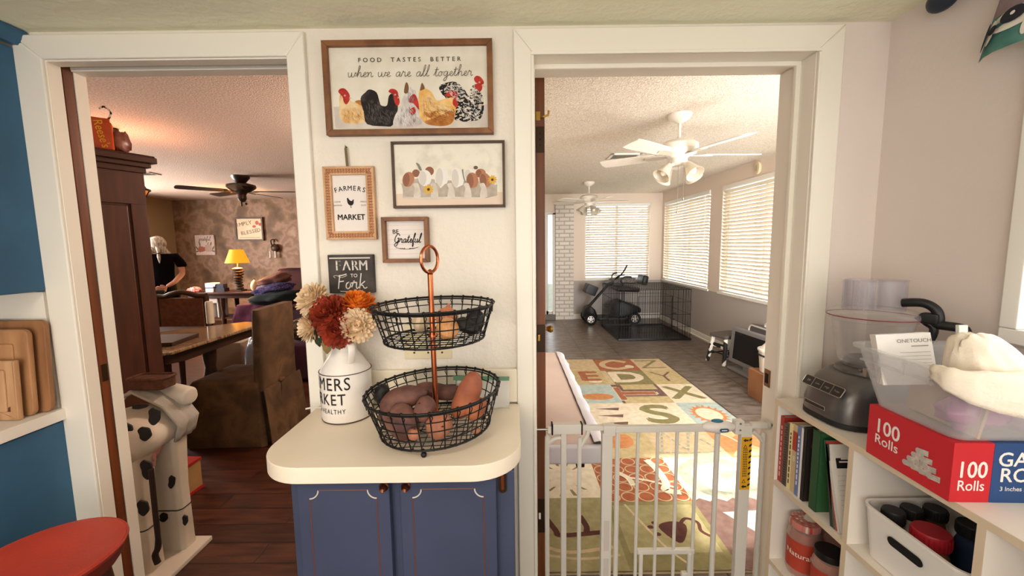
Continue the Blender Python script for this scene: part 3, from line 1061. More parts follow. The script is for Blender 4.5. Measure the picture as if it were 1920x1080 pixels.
q.flat([(v.x, v.y) for v in smooth_line([A(*z) + (0,) for z in [(220, 490), (232, 484), (248, 505), (262, 520), (285, 525), (300, 508), (311, 507), (309, 530), (306, 560), (290, 580), (272, 586), (274, 606), (280, 612), (262, 612), (266, 588), (245, 578), (228, 556), (222, 525)]], 3, True)], None, M, 0.0003)
q.build('hen_silhouette', root)
c = MB(mat('jute_cord', '#7d6a4e', 0.9, bump=0.5, bscale=300))
xa, za = on_plane_y(652, 273, 1.29)
c.tube([(-0.5135, 1.288, 1.683), (-0.516, 1.288, za - 0.01), (-0.515, 1.288, za), (-0.512, 1.288, za - 0.01), (-0.5095, 1.288, 1.683)], 0.0022, None, 8)
c.ball((-0.5145, 1.293, za - 0.004), (0.003, 0.006, 0.003), bronze)
c.build('hanging_cord', root)

# 4. be grateful
root = thing('box_sign', 'square wood box sign reading BE Grateful beside the beaded sign', 'sign', (-0.335, 1.30, 1.381), group='pictures between the doorways')
pic_frame(root, -0.4085, -0.2625, 1.381, 1.524, 0.012, 1.268, 1.2995, frame_oak)
p = MB(mat('sign_white', '#e6dcd4'))
p.box(-0.398, -0.273, 1.289, 1.299, 1.391, 1.514)
for k in range(1, 8):
    p.box(-0.397, -0.274, 1.2885, 1.2895, 1.393 + k * 0.0152, 1.3936 + k * 0.0152, mat('shiplap_line', '#b9b0a8'))
p.build('sign_board', root)
t = MB(black_ink)
M = FY(-0.335, 1.2882, 1.452)
t.text('BE', 0.019, None, M, 0.0005, -0.034, 0.0265, spacing=1.05, bold=0.012)
t.script('Grateful', 0.0125, 0.0024, None, M, 0.0006, 0.002, -0.008, 0.22, 0.98)
t.ribbon([(x * 0.001, -0.0285 + (x * 0.001) ** 2 * 4.5) for x in range(-36, 37, 4)], 0.0014, None, M, 0.0008)
for x in (-20, -14, -8, 10, 16, 22):
    t.flat(ell(x * 0.001, -0.0265, 0.003, 0.0012, 8, 20), None, M, 0.001)
t.build('lettering', root)

# 5. farm to fork
root = thing('block_sign', 'dark chalk style block sign reading FARM TO Fork above the flowers', 'sign', (-0.514, 1.30, 1.285), group='pictures between the doorways')
MB(mat('chalkboard', '#3a3430', 0.8, c2='#4c4540', scale=18, detail=6)).box(-0.587, -0.443, 1.278, 1.2995, 1.285, 1.408, bev=0.002).build('block', root)
chalk = mat('chalk_white', '#d8cfc4', 0.9)
t = MB(chalk)
M = FY(-0.515, 1.2776, 1.346)
for k, c in enumerate('FARM'):
    t.text(c, 0.047, None, M, 0.0003, (k - 1.5) * 0.0268, 0.026, bold=-0.012, sx=0.82)
    t.text(c, 0.047, None, M, 0.0003, (k - 1.5) * 0.0268 + 0.0025, 0.026, bold=-0.02, sx=0.82)
t.text('TO', 0.016, None, M, 0.0003, 0.010, -0.005, bold=0.02)
t.script('Fork', 0.0215, 0.0034, None, M, 0.0004, 0.0, -0.0465, 0.12, 1.12)
t.box(-0.066, 0.064, 0.0495, 0.0535, 0, 0.0004, None, M)
t.ribbon([(v.x, v.y) for v in smooth_line([(-0.05, -0.012, 0), (-0.055, -0.006, 0), (-0.045, -0.004, 0), (-0.03, -0.01, 0), (-0.012, -0.004, 0)], 5)], 0.0014, None, M, 0.0006)
t.ribbon([(-0.036, -0.0545), (0.0, -0.0565), (0.036, -0.053)], 0.0022, None, M, 0.0006)
t.build('lettering', root)

# ---- milk can with flowers
CX, CY = -0.518, 1.205
can = thing('milk_can', 'white enamel milk can lettered FARMERS MARKET holding the flowers', 'milk can', (CX, CY, 0.91))
enamel = mat('white_enamel', '#ece4dc', 0.28, c2='#e0d6cb', scale=6)
rim_dark = mat('enamel_rim', '#5d4a40', 0.5, 0.3)
c = MB(enamel)
c.lathe([(0.070, 0.911), (0.0735, 0.914), (0.0740, 0.93), (0.0745, 1.05), (0.0750, 1.058), (0.070, 1.066), (0.045, 1.105), (0.036, 1.118), (0.034, 1.13), (0.035, 1.150), (0.040, 1.158), (0.038, 1.16), (0.032, 1.15), (0.031, 1.118), (0.036, 1.10)], None, 48, TR(CX, CY, 0), cap=False)
c.build('body', can)
c = MB(rim_dark)
c.tube([(CX + 0.0755 * math.cos(k * PI / 24), CY + 0.0755 * math.sin(k * PI / 24), 1.059) for k in range(48)], 0.0013, None, 6, True)
c.tube([(CX + 0.072 * math.cos(k * PI / 24), CY + 0.072 * math.sin(k * PI / 24), 0.9128) for k in range(48)], 0.0026, None, 6, True)
c.build('rim', can)
for sg in (1, -1):
    hd = MB(enamel)
    a0 = math.radians(-52 if sg > 0 else 128)
    dx, dy = math.cos(a0), math.sin(a0)
    hd.tube(smooth_line([(CX + dx * r + dy * 0.0, CY + dy * r, z) for r, z in ((0.052, 1.086), (0.066, 1.100), (0.078, 1.122), (0.076, 1.142), (0.060, 1.150), (0.046, 1.142), (0.037, 1.132))], 4), 0.0105, None, 10, flat=0.35)
    hd.build('handle', can)
t = MB(black_ink)


def wrap(x, y, h):
    a = -PI / 2 - 0.72 + x / 0.0752
    return (CX + (0.0752 + h) * math.cos(a), CY + (0.0752 + h) * math.sin(a), y)


for s, sz, zz, sp, bo in (('FARMERS', 0.054, 1.031, 1.12, 0.004), ('MARKET', 0.048, 0.985, 1.15, 0.004), ('FRESH & HEALTHY', 0.0195, 0.950, 1.25, 0.0)):
    t.text(s, sz, None, None, 0.0006, 0.0, zz, spacing=sp, bold=bo, sx=0.80, fn=wrap)
t.build('lettering', can)

petal_cols = {'cream': mat('cream_petal', '#f3dcbc', 0.7, c2='#e8c79a', scale=30), 'rust': mat('rust_petal', '#a63a1e', 0.7, c2='#7e2714', scale=30), 'orange': mat('orange_petal', '#ef8a24', 0.7, c2='#e06d12', scale=30)}
leaf_m = mat('leaf_green_brown', '#6d6a3c', 0.7, c2='#82643a', scale=25)
leaf_d = mat('leaf_dark_green', '#2f331f', 0.7)
stem_m = mat('stem_green', '#5a6236', 0.7)


def leaf(mb, p, d, L, W, m):
    d = Vector(d).normalized()
    s = d.cross(Vector((0, -1, 0.3))).normalized()
    n = s.cross(d)
    prof = [(0, 0.08), (0.2, 0.7), (0.35, 0.55), (0.5, 1.0), (0.65, 0.7), (0.8, 0.6), (1, 0.03)]
    vs, fs = [], []
    for t_, ww in prof:
        c_ = Vector(p) + d * L * t_ - n * L * 0.18 * t_ * t_
        vs += [c_ - s * W * ww + n * 0.003, c_ - n * 0.002, c_ + s * W * ww + n * 0.003]
    for i in range(len(prof) - 1):
        for j in (0, 1):
            fs.append((3 * i + j, 3 * i + j + 1, 3 * i + 4 + j, 3 * i + 3 + j))
    mb.add(vs, fs, m)


def mum(label, pos, nrm, R0, col, leaves=()):
    pos = Vector(pos)
    nrm = Vector(nrm).normalized()
    neck = Vector((CX + (pos.x - CX) * 0.12, CY + (pos.y - CY) * 0.12, 1.10))
    root = thing('artificial_mum', label, 'flower', neck, group='artificial mums in the milk can')
    a = nrm.orthogonal().normalized()
    b2 = nrm.cross(a)
    f = MB(petal_cols[col])
    rng = random.Random(sum(map(ord, label)))
    f.ball(pos - nrm * R0 * 0.15, R0 * 0.42, u=10, v=8)
    for elev, cnt, L, Wd in ((-22, 20, 1.0, .115), (-8, 22, 1.0, .115), (6, 22, .98, .115), (20, 21, .94, .11), (33, 19, .88, .11), (46, 17, .81, .105), (58, 13, .74, .10), (70, 9, .67, .095), (82, 5, .6, .09)):
        for k in range(cnt):
            az = 2 * PI * (k + rng.random() * 0.5) / cnt + elev
            e2 = math.radians(elev + rng.uniform(-7, 7))
            d = (a * math.cos(az) + b2 * math.sin(az)) * math.cos(e2) + nrm * math.sin(e2)
            s = d.cross(nrm + Vector((0.01, 0.02, 0.03))).normalized()
            up = s.cross(d).normalized()
            if up.dot(nrm) < 0:
                up = -up
            LL = R0 * L * rng.uniform(0.9, 1.08)
            vs, fs = [], []
            for t_, ww, cu in ((0.2, .45, 0), (0.55, .95, -.03), (0.82, 1.0, .03), (0.96, .6, .10), (1.0, .1, .13)):
                c_ = pos - nrm * R0 * 0.2 + d * LL * t_ + up * LL * cu
                w_ = R0 * Wd * ww
                vs += [c_ - s * w_ + up * w_ * 0.45, c_, c_ + s * w_ + up * w_ * 0.45]
            for i in range(4):
                for j in (0, 1):
                    fs.append((3 * i + j, 3 * i + j + 1, 3 * i + 4 + j, 3 * i + 3 + j))
            f.add(vs, fs)
    f.build('flower_head', root, smooth=60)
    s = MB(stem_m)
    s.tube(smooth_line([pos - nrm * R0 * 0.35, pos - nrm * R0 * 0.8 - Vector((0, 0, 0.01)), (neck + pos) / 2 - Vector((0, 0, 0.01)), neck + Vector((0, 0, 0.02)), neck - Vector((0, 0, 0.06))], 4), 0.0022, None, 6)
    s.build('stem', root)
    for lp, ld, LL, W, m in leaves:
        l = MB()
        leaf(l, lp, ld, LL, W, m)
        l.build('leaf', root)
    return root


mum('large cream mum at upper left of the milk can bouquet', (-0.598, 1.175, 1.285), (-0.35, -0.75, 0.55), 0.052, 'cream')
mum('cream mum at lower left of the bouquet, facing left', (-0.606, 1.165, 1.198), (-0.75, -0.6, 0.1), 0.049, 'cream', [((-0.575, 1.16, 1.195), (0.1, -0.2, -1), 0.055, 0.016, leaf_d), ((-0.57, 1.165, 1.21), (-0.1, -0.1, -1), 0.06, 0.015, leaf_d)])
mum('rust mum at upper centre of the bouquet', (-0.540, 1.155, 1.243), (-0.1, -0.85, 0.45), 0.060, 'rust')
mum('rust mum at lower centre of the bouquet hanging over the can', (-0.508, 1.14, 1.195), (0.1, -0.95, 0.1), 0.056, 'rust', [((-0.535, 1.145, 1.178), (-0.12, -0.25, -1), 0.055, 0.020, leaf_m), ((-0.510, 1.15, 1.178), (0.05, -0.2, -1), 0.045, 0.018, leaf_m), ((-0.465, 1.16, 1.19), (0.3, -0.2, -0.9), 0.04, 0.016, leaf_m)])
mum('flat orange mum at the back right of the bouquet', (-0.468, 1.20, 1.266), (0.2, -0.35, 0.9), 0.058, 'orange')
mum('cream mum at right of the bouquet beside the wire basket', (-0.455, 1.15, 1.205), (0.25, -0.9, 0.2), 0.055, 'cream')

# ---- two tier wire basket stand
BX, BY = -0.219, 1.089
TILT = RY(-0.5)
bk = thing('two_tier_basket', 'black wire two tier basket stand with copper pole on the counter', 'basket', (BX, BY, 0.91))
BM = TR(BX, BY, 0.925) @ TILT


def wire_basket(name, z0, r0, z1, r1, n, rings, M, weave):
    b = MB(blackwire)
    circ = lambda r, z, k=48: [(r * math.cos(2 * PI * i / k), r * math.sin(2 * PI * i / k), z) for i in range(k)]
    b.tube(circ(r1, z1), 0.0034, None, 8, True, M)
    b.tube(circ(r1 - 0.004, z1 - 0.006), 0.0022, None, 6, True, M)
    b.tube(circ(r0, z0), 0.0030, None, 8, True, M)
    for k in range(1, rings + 1):
        t_ = k / (rings + 1)
        b.tube(circ(r0 + (r1 - r0) * t_, z0 + (z1 - z0) * t_), 0.0016, None, 6, True, M)
    for i in range(n):
        a = 2 * PI * i / n + 0.05
        ca, sa = math.cos(a), math.sin(a)
        b.tube([(r1 * ca, r1 * sa, z1 + 0.003), ((r1 - .002) * ca, (r1 - .002) * sa, z1 - 0.004), (r0 * ca, r0 * sa, z0), ((r0 - .01) * ca, (r0 - .01) * sa, z0)], 0.0017, None, 6, M=M)
        b.ball((r1 * ca, r1 * sa, z1 + 0.001), 0.0048, None, M, 8, 6)
        # tiny wrap where the upright splits under the rim
        b.tube([(r1 * ca, r1 * sa, z1), (r1 * math.cos(a + .035) * .985, r1 * math.sin(a + .035) * .985, z1 - 0.012), ((r1 * .975) * ca, (r1 * .975) * sa, z1 - 0.026)], 0.0014, None, 5, M=M)
        b.ball((r0 * ca, r0 * sa, z0), 0.0036, None, M, 6, 5)
    # floor mesh
    for k in range(1, weave):
        y = -r0 + 2 * r0 * k / weave
        hx = math.sqrt(max(r0 * r0 - y * y, 0))
        b.tube([(-hx, y, z0), (hx, y, z0)], 0.0013, None, 5, M=M)
        b.tube([(y, -hx, z0 - 0.002), (y, hx, z0 - 0.002)], 0.0013, None, 5, M=M)
    for r in (0.35, 0.7):
        b.tube(circ(r0 * r, z0 - 0.001, 32), 0.0014, None, 5, True, M)
    return b.build(name, bk)


wire_basket('lower_basket', 0.006, 0.152, 0.112, 0.185, 34, 3, BM @ RY(-2.2), 13)
wire_basket('upper_basket', 0.256, 0.136, 0.348, 0.164, 28, 3, BM @ TR(0.008, 0, 0) @ RY(-0.3), 12)
pole = MB(copper)
pole.tube([(0, 0, 0.0), (0, 0, 0.43)], 0.0075, None, 16, M=BM)
pole.lathe([(0.012, 0.256), (0.012, 0.262), (0.009, 0.27)], None, 16, BM)
pole.lathe([(0.014, 0.006), (0.012, 0.014), (0.0078, 0.02)], None, 16, BM)
pole.lathe([(0.0076, 0.43), (0.009, 0.434), (0.006, 0.44), (0.003, 0.444)], None, 16, BM)
pole.build('pole', bk)
rg = MB(copper)
ra = math.radians(58)
rg.tube([(0.0325 * math.cos(2 * PI * i / 32) * math.cos(ra), 0.0325 * math.cos(2 * PI * i / 32) * math.sin(ra), 0.471 + 0.036 * math.sin(2 * PI * i / 32)) for i in range(32)], 0.0043, None, 10, True, BM)
rg.build('ring_handle', bk)
for a in (-92, 28, 148):
    f = MB(blackwire)
    x, y = 0.145 * math.cos(math.radians(a)), 0.145 * math.sin(math.radians(a))
    f.ball((BX + x, BY + y, 0.9175), 0.0075, u=14, v=10)
    f.cyl((BX + x, BY + y, 0.918), (BX + x, BY + y, 0.931), 0.0025)
    f.build('ball_foot', bk)

# vegetables: each one its own thing
sp_m = mat('sweet_potato_skin', '#8a5e50', 0.7, c2='#563630', scale=14, bump=0.5, bscale=45, detail=8, bdist=0.002)
sp_o = mat('orange_sweet_potato_skin', '#b26a45', 0.65, c2='#92503a', scale=14, bump=0.5, bscale=45, detail=8, bdist=0.002)
sp_p = mat('pale_potato_skin', '#b87a5c', 0.7, c2='#9c6048', scale=16, bump=0.5, bscale=50, detail=8, bdist=0.002)
onion_m = mat('onion_skin', '#d9a066', 0.4, c2='#c98650', scale=6, stretch=(30, 30, 1), detail=4)
onion_p = mat('pinkish_onion_skin', '#c98664', 0.4, c2='#b06a4c', scale=6, stretch=(30, 30, 1), detail=4)
avo = mat('dark_avocado_skin', '#120f0d', 0.55, c2='#1f1a16', scale=40, bump=0.8, bscale=160, bdist=0.002)
scar = mat('potato_scar', '#5a3426', 0.9)


def tuber(name, cat, label, c, half, axis, rad, m, seed, group, bend=0.1, taper=0.4, eyes=3):
    """A lumpy tuber: a bent spine of rings with tapering ends along axis."""
    ax = Vector(axis).normalized()
    s = ax.orthogonal().normalized()
    s2 = ax.cross(s)
    n, seg = 16, 18
    vs, fs = [], []
    for i in range(n + 1):
        t_ = -1 + 2 * i / n
        rr = max(1 - abs(t_) ** 2.4, 0) ** 0.55
        rr *= 1 - taper * (0.5 + 0.5 * t_) * 0.6
        cc = Vector(c) + ax * half * t_ + s * bend * half * (1 - t_ * t_)
        for j in range(seg):
            a = 2 * PI * j / seg
            d = s * math.cos(a) + s2 * math.sin(a)
            k = 1 + 0.14 * noise.noise(d * 1.4 + ax * t_ * 2 + Vector((seed * 3.7, seed, 0))) + 0.05 * noise.noise(d * 4 + ax * t_ * 5 + Vector((seed, 0, seed * 2)))
            vs.append(cc + d * rad * rr * k)
    for i in range(n):
        for j in range(seg):
            fs.append((i * seg + j, i * seg + (j + 1) % seg, (i + 1) * seg + (j + 1) % seg, (i + 1) * seg + j))
    b = MB(m)
    b.add(vs, fs)
    bmesh.ops.remove_doubles(b.bm, verts=b.bm.verts[:], dist=0.0002)
    rng = random.Random(seed)
    for k in range(eyes):
        a, t_ = rng.uniform(0, 6.28), rng.uniform(-0.6, 0.6)
        d = s * math.cos(a) + s2 * math.sin(a)
        p = Vector(c) + ax * half * t_ + s * bend * half * (1 - t_ * t_) + d * rad * (max(1 - abs(t_) ** 2.4, 0) ** 0.55) * (1 - taper * (0.5 + 0.5 * t_) * 0.6) * 0.97
        b.ball(tuple(p), (0.004, 0.003, 0.002), scar, u=6, v=4)
    o = b.build(name, smooth=180)
    tag(o, label, cat, group)
    return o


G = 'sweet potatoes and potatoes in the lower wire basket'


def wp3(px, py, y, off=-0.02):
    y += off
    x, z = on_plane_y(px, py, y)
    return (x, y, z)


tuber('sweet_potato', 'sweet potato', 'long orange sweet potato standing upright against the rim right of the copper pole', wp3(873, 741, 1.085), 0.072, (0.42, 0.10, 0.9), 0.031, sp_o, 3, G, 0.08, -0.15)
tuber('sweet_potato', 'sweet potato', 'orange brown sweet potato at the far right of the lower wire basket', wp3(893, 766, 1.08), 0.036, (0.6, 0.5, 0.35), 0.031, sp_o, 5, G, 0.05)
tuber('sweet_potato', 'sweet potato', 'purple brown sweet potato lying behind the copper pole with a thin tip to the left', wp3(825, 730, 1.165), 0.075, (1, 0.05, -0.12), 0.027, sp_m, 7, G, -0.1, 0.2)
tuber('sweet_potato', 'sweet potato', 'big reddish brown sweet potato lying on top of the heap at left', wp3(757, 750, 1.085), 0.068, (0.9, 0.15, 0.28), 0.036, sp_m, 9, G, 0.1)
tuber('sweet_potato', 'sweet potato', 'reddish brown sweet potato at the left edge against the wires', wp3(736, 770, 1.09), 0.046, (0.5, 0.1, 0.55), 0.033, sp_m, 11, G, 0.05)
tuber('sweet_potato', 'sweet potato', 'purple brown sweet potato below the heap at front left', wp3(757, 790, 1.04), 0.052, (-0.35, 0.2, 0.65), 0.037, sp_m, 13, G, 0.05, 0.2)
tuber('sweet_potato', 'sweet potato', 'reddish sweet potato lying low along the front left wires', wp3(744, 805, 1.04), 0.040, (0.6, -0.3, -0.45), 0.025, sp_m, 15, G, 0.1)
tuber('potato', 'potato', 'dusty brown potato leaning on the left side of the copper pole', wp3(797, 767, 1.055), 0.036, (0.15, 0.3, 0.8), 0.029, sp_m, 17, G, 0.02, 0.1)
tuber('potato', 'potato', 'round pale pinkish potato at the front under the pole', wp3(823, 797, 1.015), 0.036, (0.5, 0.1, 0.6), 0.0325, sp_p, 19, G, 0.02, 0.0, 5)
tuber('potato', 'potato', 'smallest round potato at the front left bottom', wp3(776, 814, 1.0), 0.0165, (1, 0.2, 0.1), 0.0155, sp_p, 21, G, 0.0, 0.0, 1)
tuber('potato', 'potato', 'tiny pale potato end at the lower right of the basket floor', wp3(893, 808, 1.04), 0.012, (1, 0.2, 0.2), 0.009, sp_p, 22, G, 0.0, 0.0, 0)
tuber('avocado', 'avocado', 'dark fruit peeking out at the upper left of the lower wire basket', wp3(716, 738, 1.14), 0.030, (0.2, 0.1, 0.8), 0.023, avo, 23, None, 0.0, 0.2, 0)


def onion(label, c, r, m, sq=0.86, tip=(0, 0, 1)):
    o = thing('onion', label, 'onion', c, group='onions in the upper wire basket')
    q = Vector(tip).to_track_quat('Z', 'Y').to_matrix().to_4x4()
    b = MB(m)
    M = TR(*c) @ q
    b.lathe([(0.0, -r * sq), (r * .4, -r * sq * .93), (r * .8, -r * sq * .6), (r, -r * .05), (r * .93, r * sq * .45), (r * .62, r * sq * .82), (r * .28, r * sq * 1.02), (r * .13, r * sq * 1.25), (r * .10, r * sq * 1.4), (0, r * sq * 1.42)], None, 24, M)
    b.build('bulb', o)
    t_ = MB(mat('dry_root', '#8c6a44', 0.9))
    for k in range(6):
        a = k * 1.05
        t_.tube([(0, 0, -r * sq), (r * .15 * math.cos(a), r * .15 * math.sin(a), -r * sq - 0.003)], 0.0006, None, 4, M=M)
    t_.build('root_tuft', o)


onion('yellow onion at the front of the upper basket right of the pole', wp3(839, 617, 1.045), 0.030, onion_m, 0.85, (0.3, -0.6, 0.5))
onion('pinkish onion standing behind the yellow one with its dry neck up', wp3(838, 596, 1.115), 0.032, onion_p, 0.9, (0.15, 0.1, 1))
onion('pale onion lying at the back left of the pole in the upper basket', wp3(790, 604, 1.17), 0.030, mat('pale_onion_skin', '#d9c3a0', 0.4), 0.75, (-0.9, 0, 0.2))
tuber('avocado', 'avocado', 'larger dark avocado at the right end of the upper wire basket', wp3(890, 602, 1.10), 0.034, (0.3, 0.2, 0.6), 0.029, avo, 31, 'avocados in the upper wire basket', 0, 0.3, 0)
tuber('avocado', 'avocado', 'smaller dark avocado between the onions and the larger avocado', wp3(875, 612, 1.06), 0.034, (0.7, -0.2, -0.3), 0.021, avo, 33, 'avocados in the upper wire basket', 0.05, 0.3, 0)

# zip bag behind the basket
z = thing('zip_bag', 'clear zip bag with green seal behind the lower wire basket', 'bag', (-0.06, 1.22, 0.91))
bagm = clear_mat('clear_bag_plastic', '#e6e4df', 0.35, 0.15)
b = MB(bagm)
prof = [(0.000, 0.0), (0.022, 0.012), (0.028, 0.04), (0.018, 0.075), (0.002, 0.100)]
vs, fs = [], []
for sgn in (1, -1):
    for d_, zz in prof:
        for i in range(9):
            u = -0.085 + 0.17 * i / 8
            vs.append((-0.095 + u * 0.97, 1.225 + sgn * d_ * math.sin(PI * i / 8) ** 0.5 + u * 0.15 + 0.004 * math.sin(i * 2.1 + zz * 60), 0.912 + zz))
for s_ in range(2):
    for j in range(4):
        for i in range(8):
            a = s_ * 45 + j * 9 + i
            fs.append((a, a + 1, a + 10, a + 9))
b.add(vs, fs)
b.build('bag_film', z)
MB(mat('green_zip', '#5f8a68', 0.4)).box(-0.088, 0.088, -0.003, 0.003, 0, 0.012, None, TR(-0.100, 1.223, 1.010) @ RZ(8) @ RY(4)).build('zip_seal', z)
cordm = mat('white_cord', '#ddd6cc', 0.5)
tag(MB(cordm).tube(smooth_line([(-0.60, 1.262, 0.914), (-0.628, 1.255, 0.914), (-0.65, 1.245, 0.918), (-0.668, 1.238, 0.917)], 5), 0.0028, None, 8).build('white_cable'), 'short white cable end poking past the counter edge behind the milk can', 'cable')

# ---- blue cabinets along the left wall
uc = thing('wall_cabinet', 'tall blue wall cabinet above the cutting boards at the left', 'cabinet', (-1.8, 0.6, 1.30))
b = MB(blue)
b.box(-2.12, -1.520, -0.6, 1.296, 1.302, 2.05, bev=0.003)
b.build('body', uc)
b = MB(blue)
b.box(-1.520, -1.502, 0.62, 1.290, 1.305, 2.045, bev=0.004)
b.build('door', uc)
b = MB(blue)
b.box(-1.520, -1.502, -0.05, 0.61, 1.305, 2.045, bev=0.004)
b.build('door', uc)
b = MB(blue)
b.prism([(0, 0), (0.018, 0.0), (0.030, 0.014), (0.036, 0.03), (0.036, 0.042), (0, 0.042)], -1.294, 0.6, None, TR(-1.502, 0, 2.052) @ RX(90))
b.build('crown_moulding', uc)
lc = thing('base_cabinet', 'blue base cabinet under the white worktop at the left', 'cabinet', (-1.8, 0.6, 0))
b = MB(blue)
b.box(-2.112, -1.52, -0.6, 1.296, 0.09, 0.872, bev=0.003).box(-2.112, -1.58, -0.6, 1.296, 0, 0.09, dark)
b.build('body', lc)
MB(blue).box(-1.52, -1.503, 0.64, 1.29, 0.10, 0.868, bev=0.004).build('door', lc)
MB(blue).box(-1.52, -1.503, -0.05, 0.63, 0.10, 0.868, bev=0.004).build('door', lc)
tag(MB(mat('white_worktop', '#efe6d9', 0.4)).box(-2.12, -1.490, -0.6, 1.298, 0.874, 0.912, bev=0.004).build('worktop'), 'white worktop on the left blue base cabinet under the cutting boards', 'worktop')
struct(MB(trim_white).box(-2.12, -1.515, 1.285, 1.299, 0.912, 1.30).build('trim_niche'))

board_w = [mat('board_wood_%s' % n, c, 0.55, c2=c2, scale=5, stretch=(6, 6, 1.0), detail=8) for n, c, c2 in (('tan', '#c89c74', '#b07f56'), ('mid', '#bb8a5e', '#a0714a'), ('dark', '#a8774e', '#8c5f3c'))]
BG = 'raised panel cutting boards nested in the niche'
for i, (x1, wd, y, ht, lab) in enumerate(((-1.494, 0.55, 1.262, 0.300, 'largest wooden board at the back of the nested boards'), (-1.514, 0.46, 1.232, 0.277, 'middle wooden board with raised panel between the other boards'), (-1.524, 0.40, 1.200, 0.187, 'smallest wooden board in front of the nested boards'))):
    M = TR(x1 - wd / 2, y, 0.9125) @ RX(-2.5) @ RX(90)
    o = thing('cutting_board', lab + ' on the white worktop', 'cutting board', (x1 - wd / 2, y, 0.912), group=BG)
    b = MB(board_w[2 - i])
    b.prism(rrect(-wd / 2, wd / 2, 0, ht, 0.022 if i < 2 else 0.004), 0, 0.016, None, M, bev=0.005)
    b.build('board', o)
    b = MB(board_w[2 - i])
    ins = 0.045 if i < 2 else 0.028
    fr = 0.004
    b.prism(rrect(-wd / 2 + ins, wd / 2 - ins, ins, ht - ins, 0.006), 0.015, 0.021, None, M, bev=0.004)
    b.build('raised_panel', o)
    if i == 2:
        MB(scar).prism([(wd / 2 - 0.045, 0.028), (wd / 2 - 0.022, 0.028), (wd / 2 - 0.022, 0.045)], 0.0155, 0.0165, None, M).build('burn_mark', o)

# ---- red stool
SX, SY = -1.212, 0.945
st = thing('bar_stool', 'red vinyl round stool with dark wooden legs in front of the left cabinet', 'stool', (SX, SY, 0))
red_v = mat('red_vinyl', '#b23a26', 0.42, c2='#9c2f20', scale=4, bump=0.15, bscale=160)
dkw = mat('dark_stool_wood', '#4a2415', 0.45, c2='#371a0e', scale=8, stretch=(6, 6, 1))
b = MB(red_v)
b.lathe([(0.0, 0.646), (0.06, 0.6465), (0.115, 0.649), (0.148, 0.652), (0.158, 0.648), (0.161, 0.640), (0.158, 0.634)], None, 48, TR(SX, SY, 0))
b.tube([(SX + 0.1605 * math.cos(k * PI / 28), SY + 0.1605 * math.sin(k * PI / 28), 0.645) for k in range(56)], 0.0032, None, 8, True)
b.build('seat', st)
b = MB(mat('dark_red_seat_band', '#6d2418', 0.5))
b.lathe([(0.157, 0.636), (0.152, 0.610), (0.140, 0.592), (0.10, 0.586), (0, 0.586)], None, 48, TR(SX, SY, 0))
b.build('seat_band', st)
for a in (38, 128, 218, 308):
    ca, sa = math.cos(math.radians(a)), math.sin(math.radians(a))
    MB(dkw).tube([(SX + 0.10 * ca, SY + 0.10 * sa, 0.592), (SX + 0.165 * ca, SY + 0.165 * sa, 0.0)], [0.019, 0.014], None, 12).build('leg', st)
b = MB(dkw)
b.tube([(SX + 0.143 * math.cos(k * PI / 20), SY + 0.143 * math.sin(k * PI / 20), 0.2) for k in range(40)], 0.008, None, 8, True)
b.build('foot_ring', st)

# ================================================================ RIGHT HAND SHELF
shelf_w = mat('white_shelf_laminate', '#e8dfd4', 0.45)
shelf_edge = mat('shelf_edge_beige', '#d8c4a8', 0.5)
XS, XB = 0.866, 1.164
ZT = 0.918
cb = thing('cube_bookcase', 'white cube bookcase along the right wall under the window', 'bookcase', (1.01, 0.6, 0))


def slab(name, x0, x1, y0, y1, z0, z1, front=True):
    b = MB(shelf_w)
    b.box(x0 + (0.0003 if name == 'divider' else 0), x1, y0, y1, z0, z1)
    if front:
        e_ = 0.0012 if name != 'divider' else 0.0006
        b.box(x0 - e_, x0 - e_ + 0.0005, y0, y1, z0, z1, shelf_edge)
    return b.build(name, cb)


YE = 1.275
PART = [1.267, 0.976, 0.690, 0.404]
slab('top', XS, XB, 0.25, YE, ZT - 0.016, ZT)
for z in (0.629, 0.343, 0.06):
    slab('shelf', XS, XB, 0.25, YE, z, z + 0.015)
for i, y in enumerate(PART):
    slab('divider', XS, XB, y - 0.0075, y + 0.0075, 0.0, ZT - 0.016)
MB(mat('shelf_back', '#d9cfc4', 0.6)).box(XB - 0.006, XB, 0.25, YE, 0.0, ZT - 0.016).build('back_panel', cb)

# ---- books in the upper left cell
ZB = 0.6445
BG = 'books on the upper shelf of the bookcase'
paper = mat('page_edges', '#d9cdb8', 0.8, c2='#c8b99f', scale=60, stretch=(1, 30, 1))


